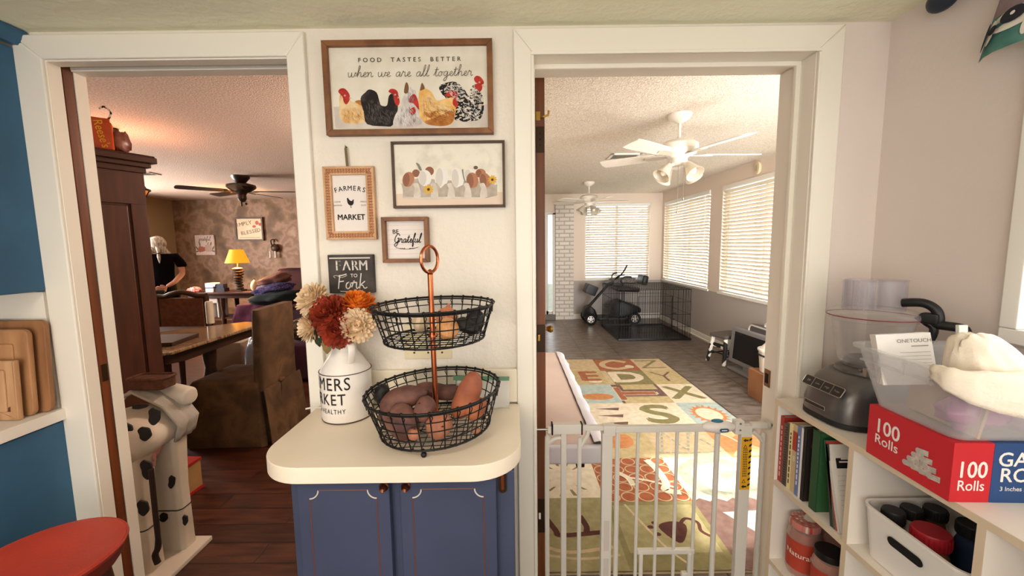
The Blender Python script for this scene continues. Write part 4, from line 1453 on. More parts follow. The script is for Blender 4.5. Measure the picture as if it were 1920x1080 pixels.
def book(label, y, th, ht, dep, col, spine=None, txt=None, tcol='#3a3028', lean=0.0, x=XS + 0.012, name='book', stripe=None):
    """Book standing with its spine to the front edge; th runs along y (towards the camera is -y)."""
    o = thing(name, label, 'book', (x + dep / 2, y - th / 2, ZB), group=BG)
    M = TR(x, y, ZB) @ RX(-lean)
    cm = mat('book_cover_' + col, col, 0.5)
    c = MB(cm)
    c.box(0, dep, -th, -th + 0.0025, 0, ht, None, M)
    c.box(0, dep, -0.0025, 0, 0, ht, None, M)
    sm_ = mat('book_spine_' + spine, spine, 0.5) if spine else cm
    c.box(-0.002, 0.001, -th, 0, 0, ht, sm_, M)
    if stripe:
        c.box(-0.0024, 0.0, -th, 0, ht * 0.62, ht * 0.9, mat('book_band_' + stripe, stripe, 0.5), M)
    c.build('cover', o)
    MB(paper).box(0.001, dep - 0.004, -th + 0.0025, -0.0025, 0.003, ht - 0.003, None, M).build('pages', o)
    if txt:
        t_ = MB(mat('print_' + tcol, tcol, 0.6))
        T = M @ TR(-0.0022, -th / 2, ht / 2) @ RZ(-90) @ RX(90) @ RZ(-90)
        if txt[0] == '-':                               # print too small to read: dashes of the same length
            u_ = -ht * 0.36
            while u_ < ht * 0.36:
                L_ = RND.uniform(0.006, 0.018)
                t_.box(u_, u_ + L_, -th * 0.14, th * 0.14, 0.0001, 0.0005, None, T)
                u_ += L_ + 0.005
        else:
            t_.text(txt, th * 0.75, None, T, 0.0004, 0, 0, sx=0.9, bold=0.01)
        t_.build('lettering', o)
    return o


book('red book at the left end of the upper shelf', 1.258, 0.017, 0.222, 0.17, '#a8342c', None, '-', '#e0b8a8')
book('thin brown book next to the red one', 1.240, 0.010, 0.205, 0.19, '#8d7763', '#75604e')
# spiral bound
o = book('spiral bound notebook between brown and yellow books', 1.229, 0.012, 0.212, 0.19, '#cfc3ae', '#5c5148')
c = MB(mat('spiral_wire', '#3a342e', 0.4, 0.5))
for k in range(24):
    c.tube([(XS + 0.006, 1.229, ZB + 0.008 + k * 0.0083), (XS + 0.002, 1.223, ZB + 0.008 + k * 0.0083), (XS + 0.006, 1.217, ZB + 0.008 + k * 0.0083)], 0.0012, None, 5)
c.build('spiral', o)
book('pale yellow book with dark spine lettering', 1.215, 0.016, 0.218, 0.20, '#ead9a0', None, '-', '#4a3a20')
book('tan book with red label and white letters on the spine', 1.198, 0.017, 0.222, 0.20, '#c9ae86', None, 'SIO', '#f2ead8', stripe='#b03a24')
book('white and blue striped spine book', 1.179, 0.014, 0.225, 0.20, '#e6e0d8', '#6d7da8', '-', '#f0ece4')
book('blue edged thin book right of the striped one', 1.163, 0.007, 0.225, 0.21, '#42609a', '#e6e0d8')
o = book('cookbook with dark fruit photograph cover', 1.154, 0.012, 0.232, 0.20, '#2d2422', '#1d1816')
f = MB(mat('fruit_print', '#7a2f33', 0.6, c2='#2c1a1c', scale=30))
M = TR(XS + 0.012, 1.154 - 0.012, ZB)
for k in range(14):
    f.ball((0.02 + 0.045 * RND.random(), -0.0004, 0.10 + 0.10 * RND.random()), (0.011, 0.0008, 0.011), None, M, 10, 6)
f.flat(ell(0.05, -0.05, 0.045, 0.02, 18), mat('plate_print', '#b9a894'), M @ RX(90), 0.0006)
f.build('cover_picture', o)
book('dark green thick book', 1.118, 0.026, 0.243, 0.20, '#2f5a36', '#274e2e')
# leaning magazines
for lab, y, th, ht, lean, col, sp in (('white spiral notepad leaning behind the magazines', 1.036, 0.010, 0.225, 9, '#ddd6cc', '#3a3430'), ('green edged magazine leaning in the middle', 1.024, 0.005, 0.235, 13, '#4d7a63', '#3f6a55'), ('red edged magazine leaning near the front', 1.017, 0.004, 0.235, 14, '#b0453a', None), ('white magazine leaning frontmost with a black title box', 1.010, 0.007, 0.222, 16, '#e3dcd2', '#cfc7bc')):
    o = book(lab, y, th, ht, 0.20, col, sp, lean=lean, name='magazine')
    o['category'] = 'magazine'
    o['group'] = 'magazines leaning on the upper shelf'
    M = TR(XS + 0.012, y, ZB) @ RX(-lean) @ TR(0, -th, 0) @ RX(90)
    if 'frontmost' in lab:
        q = MB(dark)
        q.box(0.016, 0.09, 0.165, 0.205, 0.0003, 0.0008, None, M)
        q.box(0.03, 0.076, 0.188, 0.192, 0.0008, 0.0012, mat('chalk_white', '#d8cfc4'), M).box(0.024, 0.082, 0.180, 0.184, 0.0008, 0.0012, mat('chalk_white', '#d8cfc4'), M)
        for k in range(11):
            q.box(0.014, 0.18, 0.02 + k * 0.0125, 0.0206 + k * 0.0125, 0.0003, 0.0006, mat('print_grey', '#a59d94'), M)
        q.build('cover_print', o)
    if 'notepad' in lab:
        q = MB(dark)
        q.box(0.0, 0.2, 0.150, 0.164, 0.0003, 0.0008, None, M)
        q.build('binding_band', o)

# ---- jars in the middle left cell
ZJ = 0.3585
glassj = clear_mat('jar_glass', '#d9c3b4', 0.25, 0.05)


def sauce_jar(label, x, y, r, h, lid, fill, txt, plain=False):
    o = thing('jar', label, 'jar', (x, y, ZJ), group='jars in the middle shelf of the bookcase')
    M = TR(x, y, ZJ)
    MB(mat('sauce_' + fill, fill, 0.4, c2='#8a2a1a', scale=20)).lathe([(0, 0.003), (r * .9, 0.003), (r * .96, 0.02), (r * .96, h * .72), (r * .8, h * .82), (0, h * .82)], None, 32, M).build('sauce', o)
    MB(glassj).lathe([(r * .92, 0), (r, 0.012), (r, h * .74), (r * .86, h * .84), (r * .86, h * .9)], None, 36, M, cap=False).build('glass_body', o)
    l = MB(lid)
    l.lathe([(r * .88, h * .88), (r * .90, h * .885), (r * .90, h * .975), (r * .87, h), (r * .2, h * 1.0), (0, h)], None, 40, M)
    l.build('lid', o)
    lb = MB(mat('jar_label_red', '#b3402c', 0.6))

    def wr(u, v, hh):
        a = -PI / 2 - 0.95 + u / r
        return (x + (r + hh) * math.cos(a), y + (r + hh) * math.sin(a), ZJ + v)
    n = 16
    vs = [wr(-0.05 + 0.1 * i / n, v, 0.0006) for i in range(n + 1) for v in (h * .14, h * .68)]
    lb.add(vs, [(2 * i, 2 * i + 2, 2 * i + 3, 2 * i + 1) for i in range(n)])
    lb.build('label', o)
    if txt:
        t_ = MB(mat('label_white', '#efe2d2', 0.6))
        for s, sz, v in txt:
            t_.text(s, sz, None, None, 0.0012, 0, h * v, fn=wr, bold=0.01)
        t_.build('lettering', o)
    return o


ging = brick_mat('gingham_lid', '#e8ddd0', '#b0362c', '#c9786c', 0.011, 0.011, 0.002, 0.5, 0.5, bump=0)
sauce_jar('tallest sauce jar with red checked lid at the front left', 0.938, 1.205, 0.047, 0.180, ging, '#a83a22', (('Natural', 0.024, .44),))
sauce_jar('checked lid sauce jar standing behind the tallest one', 1.035, 1.203, 0.045, 0.170, ging, '#9a3a22', None)
sauce_jar('shorter jar with plain black lid in front of the checked ones', 0.935, 1.098, 0.043, 0.160, mat('black_lid', '#1a1716', 0.4), '#b0522c', None)

# ---- white bin of bottles in the next cell
bn = thing('storage_bin', 'white plastic bin with slot handle holding bottles on the upper shelf', 'bin', (1.0, 0.835, ZB))
bw = mat('white_plastic', '#e9e2da', 0.4)
b = MB(bw)
bx0, bx1, by0, by1 = 0.878, 1.125, 0.712, 0.952


def bin_shell(mb, x0, x1, y0, y1, z0, z1, tp, r, th, lipw, M=None):
    """Open tapered box with rounded corners: floor, wall and a rolled lip."""
    lo = rrect(x0 + tp, x1 - tp, y0 + tp, y1 - tp, r * .7)
    hi = rrect(x0, x1, y0, y1, r)
    hi2 = rrect(x0 + th, x1 - th, y0 + th, y1 - th, r - th * .5)
    lo2 = rrect(x0 + tp + th, x1 - tp - th, y0 + tp + th, y1 - tp - th, r * .7 - th * .3)
    lp = rrect(x0 - lipw, x1 + lipw, y0 - lipw, y1 + lipw, r + lipw)
    n = len(lo)
    rings = [[(p[0], p[1], z0) for p in lo], [(p[0], p[1], z1 - 0.006) for p in hi], [(p[0], p[1], z1 - 0.006) for p in lp], [(p[0], p[1], z1) for p in lp], [(p[0], p[1], z1) for p in hi2], [(p[0], p[1], z0 + th) for p in lo2]]
    vs = [v for rg_ in rings for v in rg_]
    fs = []
    for i in range(len(rings) - 1):
        for j in range(n):
            fs.append((i * n + j, i * n + (j + 1) % n, (i + 1) * n + (j + 1) % n, (i + 1) * n + j))
    fs.append(tuple(range(n))[::-1])
    fs.append(tuple((len(rings) - 1) * n + j for j in range(n)))
    mb.add(vs, fs, None, M)


bin_shell(b, bx0, bx1, by0, by1, ZB + 0.001, ZB + 0.135, 0.012, 0.028, 0.003, 0.003)
b.build('bin_body', bn)
b = MB(dark)
b.prism(rrect(-0.040, 0.040, -0.0105, 0.0105, 0.0104), 0.0, 0.002, None, TR(bx0 + 0.0015, 0.835, ZB + 0.088) @ RZ(-90) @ RX(90) @ RX(5))
b.build('handle_slot', bn)
BT = 'bottles and jars in the white bin'


def bottle(label, x, y, r, h, cap, capr, caph, body, alpha=None):
    o = thing('bottle', label, 'bottle', (x, y, ZB + 0.005), group=BT)
    M = TR(x, y, ZB + 0.005)
    MB(body).lathe([(r * .95, 0), (r, 0.006), (r, h * .7), (r * .8, h * .86), (capr * .85, h * .92), (capr * .85, h)], None, 28, M).build('body', o)
    c = MB(cap)
    c.lathe([(capr, h - 0.004), (capr, h + caph * .88), (capr * .94, h + caph), (0, h + caph)], None, 32, M)
    for k in range(28):
        a = 2 * PI * k / 28
        c.cyl((capr * math.cos(a), capr * math.sin(a), h), (capr * math.cos(a), capr * math.sin(a), h + caph * .8), 0.0012, None, None, 5, M=M)
    c.build('cap', o)


bcap = mat('black_ribbed_cap', '#1d1c1b', 0.5)
amber = mat('amber_bottle', '#5a3a20', 0.25)
bottle('black capped bottle at the left front of the bin', 0.917, 0.905, 0.024, 0.108, bcap, 0.022, 0.026, amber)
bottle('black capped bottle behind the left one', 0.975, 0.918, 0.023, 0.108, bcap, 0.021, 0.022, mat('white_bottle', '#ddd6cd', 0.4))
bottle('black capped bottle at the back centre of the bin', 1.03, 0.915, 0.023, 0.108, bcap, 0.022, 0.022, amber)
bottle('wide black capped bottle at the back right of the bin', 1.052, 0.855, 0.030, 0.108, bcap, 0.027, 0.024, mat('navy_bottle', '#26324a', 0.3))
bottle('brown jar with big red screw lid at the bin front', 0.935, 0.835, 0.036, 0.106, mat('red_lid', '#a3202a', 0.42), 0.034, 0.028, mat('brown_spice_glass', '#8a5a3a', 0.12, coat=0.5))
bottle('white capped small bottle beside the red lidded jar', 0.963, 0.880, 0.015, 0.09, bw, 0.014, 0.02, bw)
tag(MB(mat('purple_bag_film', '#6d4a5c', 0.25, c2='#8a6578', scale=14)).ball((1.04, 0.765, ZB + 0.065), (0.042, 0.036, 0.06), None, None, 20, 14, 0.25, 4, 2.5).build('snack_bag'), 'crumpled purple bag at the right end of the white bin', 'bag')

# ---- food processor on top
fp = thing('food_processor', 'grey food processor with clear bowl on the far end of the bookcase', 'food processor', (1.005, 1.115, ZT))
gun = mat('gunmetal_grey', '#66625f', 0.32, 0.55)
FPM = TR(1.003, 1.118, ZT) @ RZ(3)
b = MB(gun)
n = 40


def sup(ax, ay, e=3.4):
    return [(ax * math.copysign(abs(math.cos(2 * PI * i / n)) ** (2 / e), math.cos(2 * PI * i / n)), ay * math.copysign(abs(math.sin(2 * PI * i / n)) ** (2 / e), math.sin(2 * PI * i / n))) for i in range(n)]


def loft(mb, secs, m=None, M=None, caps=True):
    vs = [(x + ox, y + oy, z) for pts, z, ox, oy in secs for x, y in pts]
    k = len(secs[0][0])
    fs = []
    for i in range(len(secs) - 1):
        for j in range(k):
            fs.append((i * k + j, i * k + (j + 1) % k, (i + 1) * k + (j + 1) % k, (i + 1) * k + j))
    if caps:
        fs += [tuple(range(k))[::-1], tuple((len(secs) - 1) * k + j for j in range(k))]
    mb.add(vs, fs, m, M)


loft(b, [(sup(0.124, 0.096), 0.016, 0, 0), (sup(0.124, 0.097), 0.05, 0, 0), (sup(0.118, 0.094), 0.085, 0.004, 0), (sup(0.104, 0.090), 0.115, 0.012, 0), (sup(0.088, 0.084, 3), 0.135, 0.02, 0), (sup(0.078, 0.078, 2.4), 0.142, 0.022, 0)], None, FPM)
b.build('base', fp)
b = MB(mat('black_rubber', '#1c1b1a', 0.6))
loft(b, [(sup(0.118, 0.09), 0.001, 0, 0), (sup(0.125, 0.097), 0.004, 0, 0), (sup(0.125, 0.097), 0.018, 0, 0)], None, FPM)
b.build('foot_skirt', fp)
# control strip on the sloping front (-x) face
pt = MB(mat('control_black', '#2b2927', 0.35))
CM = FPM @ TR(-0.1135, 0.0, 0.101) @ RY(-58) @ RZ(-90)
pt.prism(rrect(-0.066, 0.066, -0.0135, 0.0135, 0.005), 0, 0.002, None, CM)
pt.build('control_strip', fp)
pt = MB(mat('silver_trim', '#b9b4ae', 0.3, 0.8))
pts = rrect(-0.067, 0.067, -0.0145, 0.0145, 0.006)
pt.tube([(x, y, 0.002) for x, y in pts], 0.0011, None, 6, True, CM)
for k, s in enumerate(('Off', 'Low', 'High', 'Pulse')):
    pt.text(s, 0.0085, None, CM, 0.0024, -0.049 + k * 0.0325, 0, bold=0.0)
    if k:
        pt.box(-0.0655 + k * 0.0325, -0.0648 + k * 0.0325, -0.013, 0.013, 0.002, 0.003, None, CM)
pt.build('control_lettering', fp)
pt = MB(mat('control_black', '#2b2927'))
NM = FPM @ TR(-0.1235, 0.012, 0.042) @ RY(-92) @ RZ(-90)
pt.prism(rrect(-0.036, 0.036, -0.0055, 0.0055, 0.001), 0, 0.0022, None, NM)
pt.tube([(x, y, 0.002) for x, y in rrect(-0.036, 0.036, -0.0055, 0.0055, 0.001)], 0.0008, mat('silver_trim', '#b9b4ae'), 5, True, NM)
pt.build('name_plate', fp)
clear = clear_mat('clear_bowl_plastic', '#cfc8c6', 0.10, 0.06, 0.8)
BW = FPM @ TR(0.018, 0.0, 0)
col = MB(gun)
col.lathe([(0.077, 0.138), (0.074, 0.150), (0.058, 0.158), (0.056, 0.175), (0.05, 0.18), (0, 0.18)], None, 36, BW)
col.build('bowl_collar', fp)
bl = MB(clear)
bl.lathe([(0.050, 0.166), (0.070, 0.170), (0.074, 0.19), (0.086, 0.255), (0.093, 0.290), (0.097, 0.292), (0.097, 0.302)], None, 48, BW, cap=False)
bl.lathe([(0.048, 0.170), (0.066, 0.174), (0.071, 0.193), (0.083, 0.256), (0.090, 0.290)], None, 48, BW, cap=False)
bl.build('bowl', fp)
ld = MB(clear)
ld.lathe([(0.104, 0.302), (0.106, 0.308), (0.104, 0.316), (0.088, 0.322), (0.06, 0.326), (0.0, 0.326)], None, 48, BW, cap=False)
ld.build('lid', fp)
sealm = mat('red_seal', '#8c2f34', 0.5)
MB(sealm).tube([(0.1035 * math.cos(k * PI / 30), 0.1035 * math.sin(k * PI / 30), 0.3035) for k in range(60)], 0.0016, None, 6, True, BW).build('seal_ring', fp)
ft = MB(clear_mat('clear_tube_plastic', '#a9a2b0', 0.14, 0.06, 0.8))
ft.lathe([(0.074, 0.320), (0.0745, 0.40), (0.077, 0.404)], None, 40, BW, cap=False, sx=1.05, sy=0.8)
ft.lathe([(0.033, 0.322), (0.034, 0.402), (0.036, 0.405)], None, 28, BW @ TR(-0.034, 0.01, 0), cap=False)
ft.lathe([(0.028, 0.322), (0.029, 0.402), (0.031, 0.404)], None, 28, BW @ TR(0.035, -0.015, 0), cap=False)
ft.lathe([(0.031, 0.404), (0.0, 0.404)], None, 28, BW @ TR(0.035, -0.015, 0), cap=False)
for k in range(4):
    ft.tube([(-0.068 + 0.005 * k, -0.042 + 0.024 * k, 0.322), (-0.068 + 0.005 * k, -0.042 + 0.024 * k, 0.402)], 0.0012, None, 5, M=BW)
ft.build('feed_tube', fp)
bk_ = MB(mat('black_handle_plastic', '#1b1a1a', 0.4))
HM = BW @ RZ(-62)
bk_.tube(smooth_line([(0.060, 0, 0.346), (0.10, 0, 0.35), (0.125, 0, 0.335), (0.132, 0, 0.31), (0.128, 0, 0.298), (0.165, 0, 0.296), (0.178, 0, 0.290), (0.180, 0, 0.26), (0.176, 0, 0.20)], 5), 0.0115, None, 12, M=HM)
bk_.tube(smooth_line([(0.092, 0, 0.315), (0.11, 0, 0.30), (0.125, 0, 0.285), (0.118, 0, 0.25), (0.10, 0, 0.23)], 4), 0.009, None, 10, M=HM)
bk_.box(0.098, 0.135, -0.017, 0.017, 0.298, 0.326, None, HM, bev=0.006)
bk_.build('bowl_handle', fp)
s = MB(mat('silver_trim', '#b9b4ae'))
s.box(-0.062, -0.048, -0.058, -0.046, 0.142, 0.166, None, BW, bev=0.002).box(-0.058, -0.046, -0.036, -0.03, 0.142, 0.158, None, BW, bev=0.001)
s.build('lock_clip', fp)

# ---- gauze roll carton
RB = TR(0.8525, 0.7365, ZT) @ RZ(-2.5)
gb = thing('carton', 'red and blue gauze rolls carton on the bookcase under the clear bin', 'box', (1.0, 0.83, ZT))
redc, bluec = mat('carton_red', '#c8202c', 0.5), mat('carton_blue', '#24497f', 0.5)
b = MB(redc)
BL, BD, BH = 0.305, 0.195, 0.122
b.box(0, 0.075, 0, BD, 0, BH, None, RB, bev=0.0015)
b.box(0.075, BL, 0, BD, 0, BH, bluec, RB, bev=0.0015)
b.build('carton_body', gb)
wht = mat('print_white', '#efe9e2', 0.6)
t = MB(wht)
FRM = RB @ RX(90)
LFM = RB @ RZ(-90) @ TR(-BD, 0, 0) @ RX(90)
t.text('100', 0.047, None, FRM, 0.0004, 0.0375, 0.066, bold=0.02, sx=0.82)
t.text('Rolls', 0.030, None, FRM, 0.0004, 0.0375, 0.034, bold=0.012, sx=0.88)
t.text('GAUZE', 0.040, None, FRM, 0.0004, 0.148, 0.088, bold=0.02)
t.text('ROLLS', 0.040, None, FRM, 0.0004, 0.146, 0.056, bold=0.02)
t.text('3 Inches x 4', 0.0125, None, FRM, 0.0004, 0.122, 0.029, bold=0.01)
t.text('100', 0.047, None, LFM, 0.0004, 0.052, 0.079, bold=0.02, sx=0.92)
t.text('Rolls', 0.031, None, LFM, 0.0004, 0.052, 0.047, bold=0.012)
t.build('lettering', gb)
t = MB()
rg1, rg2 = mat('roll_print', '#cfc6bb', 0.8, c2='#a9a096', scale=80), mat('roll_print_end', '#b5aca2')
for r in range(4):
    for k in range(4 - r):
        x, z = 0.100 + k * 0.018 + r * 0.009, 0.030 + r * 0.0135
        t.flat([(x, z - 0.006), (x + 0.022, z - 0.003), (x + 0.022, z + 0.009), (x, z + 0.006)], rg1, LFM, 0.0004 + (r * 4 + k) * 0.00003)
        t.flat(ell(x, z, 0.0055, 0.0063, 14), rg2, LFM, 0.0006 + (r * 4 + k) * 0.00003)
t.build('roll_picture', gb)

# ---- clear bin with its contents
ZC = ZT + BH + 0.001
cbn = thing('clear_bin', 'clear plastic bin standing on the red and blue carton', 'bin', (1.0, 0.83, ZC))
cm = clear_mat('clear_bin_plastic', '#d6d4d4', 0.17, 0.1, 0.7)
b = MB(cm)
CB = TR(0.985, 0.828, 0) @ RZ(-2)
bin_shell(b, -0.152, 0.172, -0.122, 0.132, ZC, ZC + 0.142, 0.034, 0.03, 0.0022, 0.012, CB)
for s in (-0.06, 0.0, 0.06):
    b.box(-0.150, -0.147, s - 0.001, s + 0.001, ZC + 0.10, ZC + 0.135, None, CB)
b.box(-0.158, -0.150, -0.09, 0.10, ZC + 0.108, ZC + 0.112, None, CB)
b.build('bin_body', cbn)
bx = thing('glucose_carton', 'small white printed carton sticking up from the clear bin', 'box', (0.898, 0.898, ZC))
M = TR(0.898, 0.898, ZC + 0.122) @ RZ(-20) @ RX(-10) @ RY(-7)
MB(mat('white_carton', '#ece6e0', 0.5)).box(-0.050, 0.050, -0.014, 0.014, -0.060, 0.055, None, M, bev=0.001).build('carton_body', bx)
t = MB(mat('print_grey', '#a59d94'))
FM2 = M @ TR(0, -0.0142, 0) @ RX(90)
t.text('ONETOUCH', 0.0115, mat('print_dark_grey', '#6d6762'), FM2, 0.0004, 0.018, 0.038, sx=0.95)
t.box(0.012, 0.042, 0.025, 0.0275, 0.0002, 0.0005, None, FM2)
for k in range(4):
    t.box(-0.01, 0.044, 0.012 - k * 0.008, 0.0128 - k * 0.008, 0.0002, 0.0005, None, FM2)
t.build('lettering', bx)
st_ = MB(mat('white_strip', '#e4e4d8', 0.5))
st_.box(-0.0105, 0.0105, -0.004, 0.004, -0.10, 0.07, None, TR(1.035, 0.90, ZC + 0.125) @ RX(-5), bev=0.001)
tag(st_.build('white_tube'), 'upright white strip shaped pack at the back of the clear bin', 'pack')


def cloth(mb, rows, m=None, M=None, th=0.003, crumple=0.0):
    """A draped sheet from a grid of points, given thickness."""
    nr, nc = len(rows), len(rows[0])
    top = [Vector(p) for r in rows for p in r]
    vs = list(top)
    fs = []
    for i in range(nr - 1):
        for j in range(nc - 1):
            fs.append((i * nc + j, i * nc + j + 1, (i + 1) * nc + j + 1, (i + 1) * nc + j))
    b_ = bmesh.new()
    V = [b_.verts.new(v) for v in vs]
    for f in fs:
        b_.faces.new([V[i] for i in f])
    bmesh.ops.subdivide_edges(b_, edges=b_.edges[:], cuts=2, use_grid_fill=True, smooth=0.3 if crumple else 0.6)
    b_.normal_update()
    if crumple:
        for q_ in b_.verts:
            q_.co += q_.normal * crumple * (noise.noise(q_.co * 28) + 0.6 * noise.noise(q_.co * 70))
        b_.normal_update()
    bmesh.ops.solidify(b_, geom=b_.faces[:], thickness=th)
    mb.merge(b_, m, M)


cl_m = mat('cream_cloth', '#efe2d0', 0.9, bump=0.6, bscale=70, bdist=0.004)
c = MB(cl_m)
zr = ZC + 0.142
rim_path = [(0.809, 0.756), (0.806, 0.724), (0.824, 0.699), (0.862, 0.688), (0.915, 0.687), (0.970, 0.687), (1.015, 0.688)]
hang = [0.016, 0.030, 0.046, 0.060, 0.072, 0.066, 0.05]
inw = [(0.9, 0.25), (0.9, 0.5), (0.5, 0.9), (0.1, 1.0), (0.0, 1.0), (0.0, 1.0), (0.0, 1.0)]
rows = []
for k_ in range(7):
    (px_, py_), (ix, iy) = rim_path[k_], inw[k_]
    rows.append([(px_, py_ - 0.003, zr - hang[k_]), (px_, py_ - 0.005, zr - hang[k_] * 0.55), (px_, py_ - 0.002, zr - 0.002), (px_ + ix * 0.010, py_ + iy * 0.010, zr + 0.006), (px_ + ix * 0.028, py_ + iy * 0.028, zr + 0.002), (px_ + ix * 0.045, py_ + iy * 0.045, zr - 0.016)])
cloth(c, rows, crumple=0.004)
# the bunched part standing up behind the rim: a leaning, creased heap
nt_, nr_ = 56, 14
vs, fs = [], []
for i in range(nr_ + 1):
    r_ = i / nr_
    for j in range(nt_):
        a = 2 * PI * j / nt_
        rx_ = 0.088 if math.cos(a) > 0 else 0.066
        up_ = max(1 - r_ ** 2.4, 0) ** 0.75
        fold = 0.0055 * math.sin(5 * a + 5 * r_) * math.sin(PI * r_) + 0.003 * math.sin(11 * a - 7 * r_) * r_
        k_ = 1 + 0.07 * math.sin(3 * a + 1.2) * r_
        vs.append((0.930 + rx_ * r_ * k_ * math.cos(a) - 0.036 * up_, 0.758 + 0.050 * r_ * k_ * math.sin(a) + fold, zr - 0.022 + 0.088 * up_ + fold * 0.9))
for i in range(nr_):
    for j in range(nt_):
        a, b_ = i * nt_ + j, i * nt_ + (j + 1) % nt_
        fs.append((a, b_, b_ + nt_, a + nt_))
c.add(vs, fs)
tag(c.build('kitchen_cloth', smooth=180), 'crumpled cream cloth draped over the front rim of the clear bin', 'cloth')
pk = MB(mat('pink_bag_plastic', '#a8508c', 0.22, c2='#c070a4', scale=10, coat=0.4))
pk.ball((0.938, 0.782, ZC + 0.042), (0.066, 0.040, 0.036), None, None, 26, 16, 0.3, 9, 2.2)
tag(pk.build('pink_pack', smooth=180), 'shiny pink plastic pack on the bottom of the clear bin', 'pack')
pk = MB(mat('mauve_ball_plastic', '#8f7088', 0.3))
pk.ball((1.012, 0.768, ZC + 0.036), (0.03, 0.026, 0.031))
tag(pk.build('mauve_ball', smooth=180), 'round mauve item beside the pink pack in the clear bin', 'ball')
pk = MB(mat('tan_papers', '#c9a98c', 0.7, c2='#b0886a', scale=12))
for k in range(7):
    pk.box(-0.06, 0.06, -0.0025, 0.0025, 0, 0.085 + 0.01 * math.sin(k * 2), None, TR(0.915, 0.80 + k * 0.0075, ZC + 0.004) @ RZ(78 + k) @ RX(10))
tag(pk.build('paper_packets'), 'upright bundle of tan paper packets at the left of the clear bin', 'packets')

# ---- valance over the kitchen window and its rod
val = thing('cow_valance', 'teal farm print valance with a black and white cow at the top right', 'curtain', (1.14, 0.4, 1.84))
v_teal = mat('valance_teal', '#4a7078', 0.85, c2='#3c5c66', scale=14)
v_grn = mat('valance_green', '#5d8a80', 0.85, c2='#3f6f66', scale=18)
c = MB(v_teal)
n = 60
vs, fs = [], []
YV0, YV1 = 1.003, -0.30


def vpos(i, z_):
    t_ = i / n
    fold = 0.018 * math.sin(t_ * 34) + 0.006 * math.sin(t_ * 71)
    flare = (2.06 - z_) / 0.22
    y = YV0 - 0.042 * (1 - flare) * (1 - t_) + (YV1 - YV0) * t_
    return (1.128 - fold * min(max(flare, .15), 1.0) - 0.012 * max(flare, 0), y, z_)


zs = [2.075, 2.05, 2.02, 1.985, 1.95, 1.935, 1.915, 1.885, 1.865, 1.848]
for z_ in zs:
    for i in range(n + 1):
        vs.append(vpos(i, z_ + (0.012 * math.sin(i * 0.23) if z_ < 1.9 else 0)))
bands = [v_teal, v_teal, mat('valance_navy', '#3a4654', 0.85), mat('valance_mauve_brown', '#7a6468', 0.85, c2='#8f7a7a', scale=20), mat('valance_mauve_brown', '#7a6468'), v_grn, v_grn, v_grn, v_grn]
for k in range(len(zs) - 1):
    c.add(vs, [(k * (n + 1) + i, k * (n + 1) + i + 1, (k + 1) * (n + 1) + i + 1, (k + 1) * (n + 1) + i) for i in range(n)], bands[k])
c.build('fabric', val, smooth=180)


def on_val(u, v):
    """Point on the valance's front: u metres from its left end, v height."""
    t_ = u / (YV0 - YV1)
    p = vpos(t_ * n, v)
    return (p[0] - 0.0025, p[1], p[2])


cow = MB(mat('cow_print_white', '#d8d2c4', 0.85))


def patch(cx_, cz, rx_, rz_, m, a=0):
    pts = ell(cx_, cz, rx_, rz_, 16, a)
    cvs = [on_val(cx_, cz)] + [on_val(*p) for p in pts]
    cvs = [(x - 0.0006 * patch.k, y, z_) for x, y, z_ in cvs]
    patch.k += 1
    cow.add(cvs, [(0, i + 1, (i + 1) % 16 + 1) for i in range(16)], m)


patch.k = 0
cw, ck = mat('cow_print_white', '#d8d2c4'), mat('cow_print_black', '#24242c', 0.85)
for off in (0.0, 0.30, 0.62):
    patch(off + 0.055, 1.915, 0.045, 0.022, cw, 6)
    patch(off + 0.102, 1.925, 0.020, 0.018, cw, 0)
    patch(off + 0.018, 1.90, 0.009, 0.026, cw, 0)
    patch(off + 0.085, 1.89, 0.008, 0.02, cw, 0)
    patch(off + 0.055, 1.922, 0.022, 0.016, ck, 0)
    patch(off + 0.022, 1.905, 0.010, 0.010, ck, 0)
    patch(off + 0.008, 1.895, 0.006, 0.03, ck, 0)
    patch(off + 0.108, 1.93, 0.008, 0.007, ck, 0)
    patch(off + 0.056, 1.924, 0.004, 0.004, cw, 0)
    patch(off + 0.12, 1.875, 0.02, 0.009, cw, 0)
    patch(off + 0.115, 1.88, 0.011, 0.012, ck, 0)
cow.build('cow_print', val)
rod = MB(mat('navy_metal', '#2a3340', 0.45, 0.3))
rod.tube([(1.128, 1.08, 2.062), (1.128, -0.32, 2.062)], 0.008, None, 14)
rod.ball((1.128, 1.110, 2.054), (0.024, 0.038, 0.031), None, None, 20, 14)
rod.lathe([(0.012, 0), (0.016, 0.004), (0.010, 0.012)], None, 16, TR(1.128, 1.078, 2.062) @ RX(90))
tag(rod.build('curtain_rod'), 'dark navy curtain rod with rounded finial above the kitchen window', 'curtain rod')

# ================================================================ SUNROOM
# ---- alphabet rug: one mesh, the tiles and letters are its pattern
rc = lambda n, a, b: mat('rug_' + n, a, 0.95, c2=b, scale=24, detail=8, bump=0.5, bscale=260)
r_olive, r_tan, r_cream = rc('olive', '#a59b70', '#948a60'), rc('tan', '#cdb894', '#bda680'), rc('cream', '#e3d6bd', '#d3c4a8')
r_rust, r_blue, r_dk = rc('rust', '#a9694a', '#97593b'), rc('blue', '#b3bfb6', '#9fb0aa'), rc('maroon', '#5a3028', '#4b2620')
r_gold, r_moss, r_sage = rc('gold', '#c4b184', '#b39f70'), rc('moss', '#8c8256', '#7d744c'), rc('sage', '#8f937e', '#a9ab98')
r_orange, r_mauve, r_red = rc('orange', '#cb8a58', '#bb7a48'), rc('mauve', '#7a5f55', '#6a5048'), rc('brick', '#a8603c', '#985230')
rug = MB(r_tan)
